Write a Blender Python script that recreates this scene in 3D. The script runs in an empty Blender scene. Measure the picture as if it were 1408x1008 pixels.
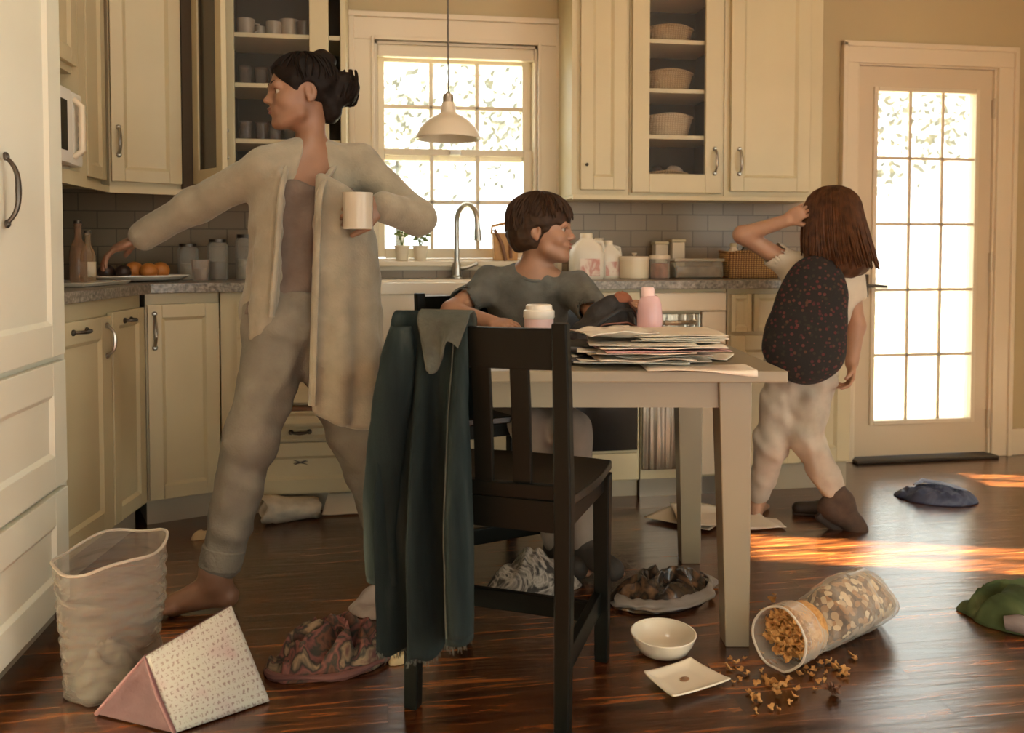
import bpy, bmesh, math, random
import numpy as np
from mathutils import Vector, Matrix, noise as mnoise
random.seed(7)
R = math.radians
SC = bpy.context.scene
COL = SC.collection

# ------------------------------------------------------------------ camera numbers (eye height, yaw, pitch, focal length in px)
CAM_H, YAW, PIT, FPX, CXP, CYP = 1.03, R(8.7), R(2.0), 1135.0, 704.0, 385.0
_s, _c, _sp, _cp = math.sin(YAW), math.cos(YAW), math.sin(PIT), math.cos(PIT)
FW = Vector((_s*_cp, _c*_cp, -_sp)); RT = Vector((_c, -_s, 0)); UPV = Vector((_s*_sp, _c*_sp, _cp))
def P(x, y, t):
    """world point seen at photo position (x, y), t metres deep"""
    return Vector((0, 0, CAM_H)) + (FW + RT*((x-CXP)/FPX) + UPV*((CYP-y)/FPX))*t
def PF(x, y, z=0.0):
    r = FW + RT*((x-CXP)/FPX) + UPV*((CYP-y)/FPX)
    return Vector((0, 0, CAM_H)) + r*((z-CAM_H)/r.z)
def PY(x, y, Y):
    r = FW + RT*((x-CXP)/FPX) + UPV*((CYP-y)/FPX)
    return Vector((0, 0, CAM_H)) + r*(Y/r.y)

# ------------------------------------------------------------------ materials
def _nt(name):
    m = bpy.data.materials.new(name); m.use_nodes = True
    nt = m.node_tree; return m, nt, nt.nodes['Principled BSDF']
def rgb(c): return (c[0], c[1], c[2], 1.0)
def mat(name, col, rough=0.5, metal=0.0, var=0.0, vscale=8.0, bump=0.0, bscale=40.0, stretch=(1, 1, 1), sheen=0.0, sss=0.0, coat=0.0, trans=0.0, spec=None):
    m, nt, b = _nt(name)
    b.inputs['Base Color'].default_value = rgb(col)
    b.inputs['Roughness'].default_value = rough
    b.inputs['Metallic'].default_value = metal
    if spec is not None: b.inputs['Specular IOR Level'].default_value = spec
    if sheen: b.inputs['Sheen Weight'].default_value = sheen
    if sss:
        b.inputs['Subsurface Weight'].default_value = sss
        b.inputs['Subsurface Radius'].default_value = (0.01, 0.004, 0.002)
        b.inputs['Subsurface Scale'].default_value = 0.5
    if coat: b.inputs['Coat Weight'].default_value = coat
    if trans: b.inputs['Transmission Weight'].default_value = trans
    L = nt.links.new
    tc = nt.nodes.new('ShaderNodeTexCoord'); mp = nt.nodes.new('ShaderNodeMapping')
    mp.inputs['Scale'].default_value = stretch; L(tc.outputs['Object'], mp.inputs['Vector'])
    if var:
        n = nt.nodes.new('ShaderNodeTexNoise'); n.inputs['Scale'].default_value = vscale; n.inputs['Detail'].default_value = 5
        L(mp.outputs['Vector'], n.inputs['Vector'])
        cr = nt.nodes.new('ShaderNodeValToRGB')
        cr.color_ramp.elements[0].position = 0.3; cr.color_ramp.elements[1].position = 0.7
        cr.color_ramp.elements[0].color = rgb([v*(1-var) for v in col]); cr.color_ramp.elements[1].color = rgb([min(1, v*(1+var)) for v in col])
        L(n.outputs['Fac'], cr.inputs['Fac']); L(cr.outputs['Color'], b.inputs['Base Color'])
    if bump:
        n2 = nt.nodes.new('ShaderNodeTexNoise'); n2.inputs['Scale'].default_value = bscale; n2.inputs['Detail'].default_value = 4
        L(mp.outputs['Vector'], n2.inputs['Vector'])
        bp = nt.nodes.new('ShaderNodeBump'); bp.inputs['Strength'].default_value = min(1, bump); bp.inputs['Distance'].default_value = 0.004*max(1, bump)
        L(n2.outputs['Fac'], bp.inputs['Height']); L(bp.outputs['Normal'], b.inputs['Normal'])
    return m
def patch_mat(name, cols, scale, rough=0.8, base=None, thr=None, bump=0.4, bscale=30, voro=False, distort=0.0):
    """cloth with several colours in irregular patches; with voro: dots on a base"""
    m, nt, b = _nt(name); L = nt.links.new
    tc = nt.nodes.new('ShaderNodeTexCoord')
    if voro:
        v = nt.nodes.new('ShaderNodeTexVoronoi'); v.inputs['Scale'].default_value = scale; v.inputs['Randomness'].default_value = 1.0
        L(tc.outputs['Object'], v.inputs['Vector'])
        lt = nt.nodes.new('ShaderNodeMath'); lt.operation = 'LESS_THAN'; lt.inputs[1].default_value = thr; L(v.outputs['Distance'], lt.inputs[0])
        sep = nt.nodes.new('ShaderNodeSeparateColor'); L(v.outputs['Color'], sep.inputs['Color'])
        cr = nt.nodes.new('ShaderNodeValToRGB'); cr.color_ramp.interpolation = 'CONSTANT'
        _ramp(cr, cols); L(sep.outputs['Red'], cr.inputs['Fac'])
        mx = nt.nodes.new('ShaderNodeMix'); mx.data_type = 'RGBA'; mx.inputs[6].default_value = rgb(base)
        L(lt.outputs[0], mx.inputs['Factor']); L(cr.outputs['Color'], mx.inputs[7]); L(mx.outputs[2], b.inputs['Base Color'])
    else:
        n = nt.nodes.new('ShaderNodeTexNoise'); n.inputs['Scale'].default_value = scale; n.inputs['Detail'].default_value = 3; n.inputs['Distortion'].default_value = distort
        L(tc.outputs['Object'], n.inputs['Vector'])
        cr = nt.nodes.new('ShaderNodeValToRGB'); _ramp(cr, cols, 0.30, 0.70); L(n.outputs['Fac'], cr.inputs['Fac']); L(cr.outputs['Color'], b.inputs['Base Color'])
    b.inputs['Roughness'].default_value = rough
    n2 = nt.nodes.new('ShaderNodeTexNoise'); n2.inputs['Scale'].default_value = bscale; L(tc.outputs['Object'], n2.inputs['Vector'])
    bp = nt.nodes.new('ShaderNodeBump'); bp.inputs['Strength'].default_value = bump; bp.inputs['Distance'].default_value = 0.004
    L(n2.outputs['Fac'], bp.inputs['Height']); L(bp.outputs['Normal'], b.inputs['Normal'])
    return m
def _ramp(cr, cols, a=0.0, z=1.0):
    e = cr.color_ramp.elements
    n = len(cols)
    for i, c in enumerate(cols):
        p = a + (z-a)*i/max(1, n-1) if z != 1.0 or a else i/n
        if i < 2: e[i].position = p; e[i].color = rgb(c)
        else:
            q = e.new(p); q.color = rgb(c)
def film(name, col, alpha, rough=0.15, bump=0.0, bscale=20, stretch=(1, 1, 1), edge=0.55):
    """thin clear or milky plastic / glass: part see-through, part surface"""
    m, nt, b = _nt(name); L = nt.links.new
    b.inputs['Base Color'].default_value = rgb(col); b.inputs['Roughness'].default_value = rough
    tr = nt.nodes.new('ShaderNodeBsdfTransparent'); mx = nt.nodes.new('ShaderNodeMixShader')
    fr = nt.nodes.new('ShaderNodeLayerWeight'); fr.inputs['Blend'].default_value = 0.35
    ad = nt.nodes.new('ShaderNodeMath'); ad.operation = 'MULTIPLY_ADD'; ad.inputs[1].default_value = edge; ad.inputs[2].default_value = alpha; ad.use_clamp = True
    L(fr.outputs['Facing'], ad.inputs[0]); L(ad.outputs[0], mx.inputs[0]); L(tr.outputs[0], mx.inputs[1]); L(b.outputs[0], mx.inputs[2])
    L(mx.outputs[0], nt.nodes['Material Output'].inputs['Surface'])
    if bump:
        tc = nt.nodes.new('ShaderNodeTexCoord'); mp = nt.nodes.new('ShaderNodeMapping'); mp.inputs['Scale'].default_value = stretch
        n2 = nt.nodes.new('ShaderNodeTexNoise'); n2.inputs['Scale'].default_value = bscale; n2.inputs['Distortion'].default_value = 0.6
        L(tc.outputs['Object'], mp.inputs['Vector']); L(mp.outputs['Vector'], n2.inputs['Vector'])
        bp = nt.nodes.new('ShaderNodeBump'); bp.inputs['Strength'].default_value = bump; bp.inputs['Distance'].default_value = 0.006
        L(n2.outputs['Fac'], bp.inputs['Height']); L(bp.outputs['Normal'], b.inputs['Normal']); L(bp.outputs['Normal'], fr.inputs['Normal'])
    return m
def weave_mat(name, c1, c2, scale=60, rough=0.7):
    m, nt, b = _nt(name); L = nt.links.new
    tc = nt.nodes.new('ShaderNodeTexCoord')
    w1 = nt.nodes.new('ShaderNodeTexWave'); w1.bands_direction = 'Z'; w1.inputs['Scale'].default_value = scale*0.4; w1.inputs['Distortion'].default_value = 1.5
    w2 = nt.nodes.new('ShaderNodeTexWave'); w2.bands_direction = 'X'; w2.inputs['Scale'].default_value = scale*0.3; w2.inputs['Distortion'].default_value = 1.5
    for w in (w1, w2): L(tc.outputs['Object'], w.inputs['Vector'])
    mu = nt.nodes.new('ShaderNodeMath'); mu.operation = 'MULTIPLY'; L(w1.outputs['Fac'], mu.inputs[0]); L(w2.outputs['Fac'], mu.inputs[1])
    cr = nt.nodes.new('ShaderNodeValToRGB'); cr.color_ramp.elements[0].color = rgb(c2); cr.color_ramp.elements[1].color = rgb(c1); cr.color_ramp.elements[1].position = 0.45
    L(mu.outputs[0], cr.inputs['Fac']); L(cr.outputs['Color'], b.inputs['Base Color']); b.inputs['Roughness'].default_value = rough
    bp = nt.nodes.new('ShaderNodeBump'); bp.inputs['Strength'].default_value = 0.8; bp.inputs['Distance'].default_value = 0.004
    L(mu.outputs[0], bp.inputs['Height']); L(bp.outputs['Normal'], b.inputs['Normal'])
    return m

# ------------------------------------------------------------------ mesh helpers
def box(bm, lo, hi, M=None, bev=0.0):
    x0, y0, z0 = lo; x1, y1, z1 = hi
    vs = [bm.verts.new(v) for v in ((x0,y0,z0),(x1,y0,z0),(x1,y1,z0),(x0,y1,z0),(x0,y0,z1),(x1,y0,z1),(x1,y1,z1),(x0,y1,z1))]
    fs = [bm.faces.new([vs[i] for i in f]) for f in ((3,2,1,0),(4,5,6,7),(0,1,5,4),(1,2,6,5),(2,3,7,6),(3,0,4,7))]
    if bev:
        es = list({e for f in fs for e in f.edges})
        r = bmesh.ops.bevel(bm, geom=es, offset=bev, segments=2, profile=0.6, affect='EDGES', clamp_overlap=True)
        vs = list({v for v in r['verts']} | {v for v in vs if v.is_valid})
    if M is not None:
        for v in vs: v.co = M @ v.co
    return vs
def hexa(bm, b4, t4):
    vs = [bm.verts.new(v) for v in list(b4)+list(t4)]
    for f in ((3,2,1,0),(4,5,6,7),(0,1,5,4),(1,2,6,5),(2,3,7,6),(3,0,4,7)): bm.faces.new([vs[i] for i in f])
    return vs
def frames(pts):
    pts = [Vector(p) for p in pts]; n = len(pts); out = []
    t0 = (pts[1]-pts[0]).normalized()
    up = Vector((0, 0, 1)) if abs(t0.z) < 0.9 else Vector((1, 0, 0))
    nrm = (up - t0*up.dot(t0)).normalized()
    for i in range(n):
        t = (pts[min(i+1, n-1)]-pts[max(i-1, 0)])
        t = t.normalized() if t.length > 1e-9 else t0
        nrm = nrm - t*nrm.dot(t)
        nrm = nrm.normalized() if nrm.length > 1e-6 else t.orthogonal().normalized()
        out.append((pts[i], t, nrm, t.cross(nrm)))
    return out
def tube(bm, pts, r, seg=10, cap=True, flat=1.0):
    fr = frames(pts); rings = []
    for i, (p, t, n, b) in enumerate(fr):
        rr = r[i] if isinstance(r, (list, tuple)) else r
        rings.append([bm.verts.new(p + n*(rr*math.cos(2*math.pi*k/seg)) + b*(rr*flat*math.sin(2*math.pi*k/seg))) for k in range(seg)])
    for a, c in zip(rings, rings[1:]):
        for k in range(seg): bm.faces.new((a[k], a[(k+1) % seg], c[(k+1) % seg], c[k]))
    if cap:
        bm.faces.new(rings[0][::-1]); bm.faces.new(rings[-1])
    return rings
def lathe(bm, prof, seg=32, center=(0, 0, 0), M=None, sx=1.0, sy=1.0):
    """prof: (radius, z) pairs; radius 0 closes to a point"""
    c = Vector(center); rings = []
    def tf(v):
        v = Vector(v); v = M @ v if M is not None else v
        return v + c
    for r, z in prof:
        if r < 1e-6: rings.append([bm.verts.new(tf((0, 0, z)))])
        else: rings.append([bm.verts.new(tf((r*sx*math.cos(2*math.pi*k/seg), r*sy*math.sin(2*math.pi*k/seg), z))) for k in range(seg)])
    for a, d in zip(rings, rings[1:]):
        if len(a) == 1 and len(d) == 1: continue
        for k in range(seg):
            k2 = (k+1) % seg
            if len(a) == 1: bm.faces.new((a[0], d[k2], d[k]))
            elif len(d) == 1: bm.faces.new((a[k], a[k2], d[0]))
            else: bm.faces.new((a[k], a[k2], d[k2], d[k]))
    return rings
def sphere(bm, c, r, M=None, seg=16, rings=10):
    if not isinstance(r, (tuple, list)): r = (r, r, r)
    prof = [(math.sin(math.pi*i/rings), -math.cos(math.pi*i/rings)) for i in range(rings+1)]
    prof[0] = (0, -1); prof[-1] = (0, 1)
    S = Matrix.Diagonal((r[0], r[1], r[2], 1))
    lathe(bm, prof, seg, c, (M.to_4x4() @ S) if M is not None else S)
def torus(bm, c, R0, r, seg=32, s2=8, sx=1, sy=1):
    rings = []
    for i in range(seg):
        a = 2*math.pi*i/seg
        rings.append([bm.verts.new((c[0]+(R0+r*math.cos(q))*math.cos(a)*sx, c[1]+(R0+r*math.cos(q))*math.sin(a)*sy, c[2]+r*math.sin(q))) for q in [2*math.pi*k/s2 for k in range(s2)]])
    for i in range(seg):
        a, b = rings[i], rings[(i+1) % seg]
        for k in range(s2): bm.faces.new((a[k], b[k], b[(k+1) % s2], a[(k+1) % s2]))
def grid(bm, nu, nv, fn, closed_u=False):
    g = [[bm.verts.new(fn(i/(nu if closed_u else nu-1), j/(nv-1))) for j in range(nv)] for i in range(nu)]
    for i in range(nu if closed_u else nu-1):
        for j in range(nv-1):
            a, b = g[i], g[(i+1) % nu]
            bm.faces.new((a[j], b[j], b[j+1], a[j+1]))
    return g

# ------------------------------------------------------------------ objects
def thing(name, label, cat, loc=(0, 0, 0), rz=0.0, group=None):
    o = bpy.data.objects.new(name, None); COL.objects.link(o)
    o.empty_display_size = 0.05
    o.location = loc; o.rotation_euler = (0, 0, rz)
    o['label'] = label; o['category'] = cat
    if group: o['group'] = group
    return o
def tag(o, label, cat, group=None):
    o['label'] = label; o['category'] = cat
    if group: o['group'] = group
    return o
def wm(o):
    m = Matrix.LocRotScale(o.location, o.rotation_euler, o.scale)
    return m if o.parent is None else wm(o.parent) @ o.matrix_parent_inverse @ m
def obj(name, bm, m, parent=None, world=False, smooth=False, bev=0.0, sub=0, solid=0.0, auto=True, label=None, kind=None):
    if isinstance(bm, bmesh.types.BMesh):
        bmesh.ops.recalc_face_normals(bm, faces=bm.faces)
        me = bpy.data.meshes.new(name); bm.to_mesh(me); bm.free()
    else: me = bm
    for mm in (m if isinstance(m, (list, tuple)) else [m]): me.materials.append(mm)
    o = bpy.data.objects.new(name, me); COL.objects.link(o)
    if smooth:
        for p in me.polygons: p.use_smooth = True
        if auto: me.set_sharp_from_angle(angle=R(40))
    if solid:
        q = o.modifiers.new('s', 'SOLIDIFY'); q.thickness = solid; q.offset = 0
    if bev:
        q = o.modifiers.new('b', 'BEVEL'); q.width = bev; q.segments = 2; q.limit_method = 'ANGLE'; q.angle_limit = R(40)
    if sub:
        q = o.modifiers.new('u', 'SUBSURF'); q.levels = sub; q.render_levels = sub
    if parent is not None:
        o.parent = parent
        if world: o.matrix_parent_inverse = wm(parent).inverted()
    if label: o['label'] = label
    if kind: o['kind'] = kind
    return o
def struct(name, bm, m, **k):
    o = obj(name, bm, m, **k)
    if o.parent is None: o['kind'] = 'structure'
    return o
def B(*boxes, bev=0.0):
    bm = bmesh.new()
    for lo, hi in boxes: box(bm, lo, hi, bev=bev)
    return bm
def kids(o): return list(o.children)
def copy_tree(o, parent=None):
    c = o.copy(); COL.objects.link(c)
    if parent is not None:
        mi = o.matrix_parent_inverse.copy(); c.parent = parent; c.matrix_parent_inverse = mi
    for ch in kids(o): copy_tree(ch, c)
    return c
def crv(pts, n=24):
    """smooth curve through the points"""
    p = [Vector(q) for q in pts]; p = [p[0]*2-p[1]]+p+[p[-1]*2-p[-2]]; out = []; m = len(p)-3
    for k in range(n+1):
        x = m*k/n; i = min(int(x), m-1); t = x-i; a, b, c, d = p[i:i+4]
        out.append(0.5*((2*b)+(c-a)*t+(2*a-5*b+4*c-d)*t*t+(3*b-a-3*c+d)*t**3))
    return out
def fbm(v, oct=3):
    s, a = 0.0, 1.0
    for _ in range(oct):
        s += a*mnoise.noise(v); v = v*2.03; a *= 0.5
    return s

# ------------------------------------------------------------------ distance-field bodies (one continuous skin)
class Field:
    def __init__(self, h): self.h = h; self.ops = []
    def cap(self, a, b, ra, rb=None, k=0.02, sub=False):
        self.ops.append(('c', np.array(a, float), np.array(b, float), ra, ra if rb is None else rb, k, sub)); return self
    def chain(self, pts, rs, k=0.02):
        for i in range(len(pts)-1): self.cap(pts[i], pts[i+1], rs[i], rs[i+1], k)
        return self
    def ell(self, c, r, M=None, k=0.02, sub=False):
        m = np.eye(3) if M is None else np.array([list(M.to_3x3()[i]) for i in range(3)])
        self.ops.append(('e', np.array(c, float), np.array(r, float), m, None, k, sub)); return self
    def cut(self, p, n):
        """remove the side the normal n points to"""
        n = Vector(n).normalized(); self.ops.append(('p', np.array(p, float), np.array(n, float), None, None, 0, True)); return self
    def wrinkle(self, amp, freq, seed=0, box=None):
        self.ops.append(('w', amp, freq, seed, box, 0, False)); return self
    def mesh(self, name):
        h = self.h; lo = np.full(3, 1e9); hi = np.full(3, -1e9)
        for o in self.ops:
            if o[0] == 'c' and not o[6]:
                r = max(o[3], o[4]); lo = np.minimum(lo, np.minimum(o[1], o[2])-r); hi = np.maximum(hi, np.maximum(o[1], o[2])+r)
            if o[0] == 'e' and not o[6]:
                r = o[2].max(); lo = np.minimum(lo, o[1]-r); hi = np.maximum(hi, o[1]+r)
        lo -= 4*h; hi += 4*h
        n = np.ceil((hi-lo)/h).astype(int)+1
        F = np.full(n, 0.2, np.float32)
        ax = [lo[i]+h*np.arange(n[i]) for i in range(3)]
        def sub_box(a, b):
            i0 = np.maximum(0, np.floor((a-lo)/h).astype(int)); i1 = np.minimum(n, np.ceil((b-lo)/h).astype(int)+1)
            return tuple(slice(i0[i], max(i0[i], i1[i])) for i in range(3))
        for o in self.ops:
            if o[0] == 'c':
                r = max(o[3], o[4])+max(0.05, 2.5*o[5]); sl = sub_box(np.minimum(o[1], o[2])-r, np.maximum(o[1], o[2])+r)
            elif o[0] == 'e':
                r = o[2].max()+max(0.05, 2.5*o[5]); sl = sub_box(o[1]-r, o[1]+r)
            else: sl = (slice(None),)*3
            X = ax[0][sl[0]][:, None, None].astype(np.float32); Y = ax[1][sl[1]][None, :, None].astype(np.float32); Z = ax[2][sl[2]][None, None, :].astype(np.float32)
            if X.size == 0 or Y.size == 0 or Z.size == 0: continue
            if o[0] == 'w':
                rng = np.random.RandomState(o[3]); A = 0
                for _ in range(5):
                    d = rng.normal(size=3); d /= np.linalg.norm(d); f = o[2]*rng.uniform(.6, 1.5); ph = rng.uniform(0, 6.28)
                    d2 = rng.normal(size=3)*o[2]*.5
                    A = A + np.sin(f*(d[0]*X+d[1]*Y+d[2]*Z)+ph+1.3*np.sin(d2[0]*X+d2[1]*Y+d2[2]*Z))
                F += (o[1]*A*0.4).astype(np.float32); continue
            if o[0] == 'p':
                F = np.maximum(F, ((X-o[1][0])*o[2][0]+(Y-o[1][1])*o[2][1]+(Z-o[1][2])*o[2][2]).astype(np.float32)); continue
            if o[0] == 'c':
                a, b = o[1], o[2]; d = b-a; L2 = max(float(d@d), 1e-10)
                t = np.clip(((X-a[0])*d[0]+(Y-a[1])*d[1]+(Z-a[2])*d[2])/L2, 0, 1)
                D = np.sqrt((X-a[0]-t*d[0])**2+(Y-a[1]-t*d[1])**2+(Z-a[2]-t*d[2])**2)-(o[3]+t*(o[4]-o[3]))
            else:
                c, r, m = o[1], o[2], o[3]
                x, y, z = X-c[0], Y-c[1], Z-c[2]
                q = [(x*m[0][i]+y*m[1][i]+z*m[2][i]) for i in range(3)]
                k0 = np.sqrt(sum((q[i]/r[i])**2 for i in range(3))); k1 = np.sqrt(sum((q[i]/r[i]**2)**2 for i in range(3)))
                D = k0*(k0-1)/np.maximum(k1, 1e-6)
            S = F[sl]; k = o[5]
            if o[6]: 
                hh = np.clip(0.5-0.5*(S+D)/max(k, 1e-5), 0, 1); F[sl] = S*(1-hh)-D*hh+k*hh*(1-hh)
            else:
                hh = np.clip(0.5+0.5*(S-D)/max(k, 1e-5), 0, 1); F[sl] = S*(1-hh)+D*hh-k*hh*(1-hh)
        return nets(F, lo, h, name)
def nets(F, lo, h, name):
    s = F < 0
    n = np.array(F.shape)-1
    cnt = np.zeros(n, np.int8)
    for dx in (0, 1):
        for dy in (0, 1):
            for dz in (0, 1): cnt += s[dx:dx+n[0], dy:dy+n[1], dz:dz+n[2]]
    act = np.argwhere((cnt > 0) & (cnt < 8))
    idx = np.full(n, -1, np.int32); idx[tuple(act.T)] = np.arange(len(act))
    acc = np.zeros((len(act), 3)); w = np.zeros(len(act))
    cs = [(i, j, k) for i in (0, 1) for j in (0, 1) for k in (0, 1)]
    vals = {c: F[act[:, 0]+c[0], act[:, 1]+c[1], act[:, 2]+c[2]] for c in cs}
    for c in cs:
        for a in range(3):
            if c[a] == 0:
                d = list(c); d[a] = 1; d = tuple(d)
                va, vb = vals[c], vals[d]; cr = (va < 0) != (vb < 0)
                den = va-vb
                t = np.where(cr, va/np.where(den == 0, 1, den), 0)
                p = np.zeros((len(act), 3)); p[:] = c; p[:, a] = t
                acc += p*cr[:, None]; w += cr
    V = lo + h*(act + acc/np.maximum(w, 1)[:, None])
    quads = []
    for a in range(3):
        b, c = (a+1) % 3, (a+2) % 3
        sa = [slice(None)]*3; sb = [slice(None)]*3
        sa[a] = slice(0, -1); sb[a] = slice(1, None)
        e = np.argwhere(s[tuple(sa)] != s[tuple(sb)])
        if len(e) == 0: continue
        ok = (e[:, b] > 0) & (e[:, c] > 0) & (e[:, b] < n[b]) & (e[:, c] < n[c]); e = e[ok]
        inside = s[e[:, 0], e[:, 1], e[:, 2]]
        q = []
        for db, dc in ((-1, -1), (0, -1), (0, 0), (-1, 0)):
            f = e.copy(); f[:, b] += db; f[:, c] += dc; q.append(idx[f[:, 0], f[:, 1], f[:, 2]])
        q = np.stack(q, 1); q[~inside] = q[~inside][:, ::-1]; quads.append(q)
    Q = np.concatenate(quads); Q = Q[(Q >= 0).all(1)]
    me = bpy.data.meshes.new(name)
    me.vertices.add(len(V)); me.vertices.foreach_set('co', V.astype(np.float32).ravel())
    me.loops.add(Q.size); me.loops.foreach_set('vertex_index', Q.astype(np.int32).ravel())
    me.polygons.add(len(Q)); me.polygons.foreach_set('loop_start', np.arange(0, Q.size, 4, dtype=np.int32)); me.polygons.foreach_set('loop_total', np.full(len(Q), 4, np.int32))
    me.update(calc_edges=True); me.validate()
    me.polygons.foreach_set('use_smooth', np.ones(len(me.polygons), bool))
    return me
# ------------------------------------------------------------------ shared materials
CREAM = (0.565, 0.485, 0.30)
M = {}
M['cab'] = mat('cream_paint', CREAM, 0.42, var=0.05, vscale=3)
M['cabin'] = mat('cabinet_interior', (0.062, 0.042, 0.023), 0.8)  # dark brown puts the shade inside the cabinets into the colour
M['cabpale'] = mat('pale_sage_paint', (0.70, 0.70, 0.58), 0.42, var=0.04, vscale=3)
M['wall'] = mat('wall_paint', (0.50, 0.405, 0.24), 0.85, var=0.03, vscale=2, bump=0.05, bscale=120)
M['white'] = mat('white_trim_paint', (0.72, 0.62, 0.46), 0.35)
M['metal'] = mat('brushed_nickel', (0.42, 0.39, 0.34), 0.3, 1.0)
M['chrome'] = mat('faucet_steel', (0.55, 0.54, 0.5), 0.28, 1.0)
M['dkmetal'] = mat('dark_bronze', (0.10, 0.085, 0.07), 0.4, 1.0)
M['toe'] = mat('toe_board', (0.42, 0.36, 0.26), 0.6)
M['black'] = mat('black_glass', (0.008, 0.007, 0.006), 0.18)
M['glass'] = film('window_glass', (0.95, 0.95, 0.93), 0.03, 0.02)

def stone():
    m, nt, b = _nt('grey_granite'); L = nt.links.new
    tc = nt.nodes.new('ShaderNodeTexCoord'); n = nt.nodes.new('ShaderNodeTexNoise'); n.inputs['Scale'].default_value = 90; n.inputs['Detail'].default_value = 6
    L(tc.outputs['Object'], n.inputs['Vector']); cr = nt.nodes.new('ShaderNodeValToRGB')
    _ramp(cr, [(0.10, 0.085, 0.065), (0.22, 0.19, 0.15), (0.36, 0.32, 0.26)], 0.32, 0.68)
    L(n.outputs['Fac'], cr.inputs['Fac']); L(cr.outputs['Color'], b.inputs['Base Color']); b.inputs['Roughness'].default_value = 0.3
    return m
M['stone'] = stone()
def floor_mat():
    m, nt, b = _nt('dark_oak_planks'); L = nt.links.new
    tc = nt.nodes.new('ShaderNodeTexCoord')
    br = nt.nodes.new('ShaderNodeTexBrick'); br.offset = 0.37; br.inputs['Scale'].default_value = 1.0
    br.inputs['Brick Width'].default_value = 1.25; br.inputs['Row Height'].default_value = 0.085; br.inputs['Mortar Size'].default_value = 0.0012; br.inputs['Mortar Smooth'].default_value = 0.3
    br.inputs['Color1'].default_value = (0.0, 0, 0, 1); br.inputs['Color2'].default_value = (1, 1, 1, 1); br.inputs['Mortar'].default_value = (0.5, 0.5, 0.5, 1); br.inputs['Bias'].default_value = 0.0
    L(tc.outputs['Object'], br.inputs['Vector'])
    mp = nt.nodes.new('ShaderNodeMapping'); mp.inputs['Scale'].default_value = (1.2, 16, 1); L(tc.outputs['Object'], mp.inputs['Vector'])
    av = nt.nodes.new('ShaderNodeVectorMath'); av.operation = 'MULTIPLY_ADD'; av.inputs[1].default_value = (9, 9, 9)
    L(br.outputs['Color'], av.inputs[0]); L(mp.outputs['Vector'], av.inputs[2])
    n = nt.nodes.new('ShaderNodeTexNoise'); n.inputs['Scale'].default_value = 2.2; n.inputs['Detail'].default_value = 7; n.inputs['Roughness'].default_value = 0.65; n.inputs['Distortion'].default_value = 0.7
    L(av.outputs[0], n.inputs['Vector'])
    cr = nt.nodes.new('ShaderNodeValToRGB'); _ramp(cr, [(0.010, 0.0030, 0.0009), (0.085, 0.024, 0.0045), (0.38, 0.132, 0.028)], 0.36, 0.70)
    L(n.outputs['Fac'], cr.inputs['Fac'])
    mx = nt.nodes.new('ShaderNodeMix'); mx.data_type = 'RGBA'; mx.blend_type = 'MULTIPLY'; mx.inputs['Factor'].default_value = 0.5
    c2 = nt.nodes.new('ShaderNodeValToRGB'); c2.color_ramp.elements[0].color = (0.55, 0.5, 0.48, 1); c2.color_ramp.elements[1].color = (1.15, 1.05, 1.0, 1)
    L(br.outputs['Color'], c2.inputs['Fac']); L(cr.outputs['Color'], mx.inputs[6]); L(c2.outputs['Color'], mx.inputs[7])
    m2 = nt.nodes.new('ShaderNodeMix'); m2.data_type = 'RGBA'; m2.inputs[7].default_value = (0.008, 0.004, 0.002, 1)
    L(br.outputs['Fac'], m2.inputs['Factor']); L(mx.outputs[2], m2.inputs[6]); L(m2.outputs[2], b.inputs['Base Color'])
    rr = nt.nodes.new('ShaderNodeMapRange'); rr.inputs['To Min'].default_value = 0.13; rr.inputs['To Max'].default_value = 0.30; L(n.outputs['Fac'], rr.inputs['Value']); L(rr.outputs['Result'], b.inputs['Roughness'])
    b.inputs['Specular IOR Level'].default_value = 0.6; b.inputs['Coat Weight'].default_value = 0.6; b.inputs['Coat IOR'].default_value = 1.8; b.inputs['Coat Roughness'].default_value = 0.24
    ad = nt.nodes.new('ShaderNodeMath'); ad.operation = 'SUBTRACT'; ad.inputs[1].default_value = 0.0; L(n.outputs['Fac'], ad.inputs[0]); 
    su = nt.nodes.new('ShaderNodeMath'); su.operation = 'MULTIPLY_ADD'; su.inputs[1].default_value = -1.2; L(br.outputs['Fac'], su.inputs[0]); L(ad.outputs[0], su.inputs[2])
    bp = nt.nodes.new('ShaderNodeBump'); bp.inputs['Strength'].default_value = 0.5; bp.inputs['Distance'].default_value = 0.0022
    L(su.outputs[0], bp.inputs['Height']); L(bp.outputs['Normal'], b.inputs['Normal']); L(bp.outputs['Normal'], b.inputs['Coat Normal'])
    return m
M['floor'] = floor_mat()
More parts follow.
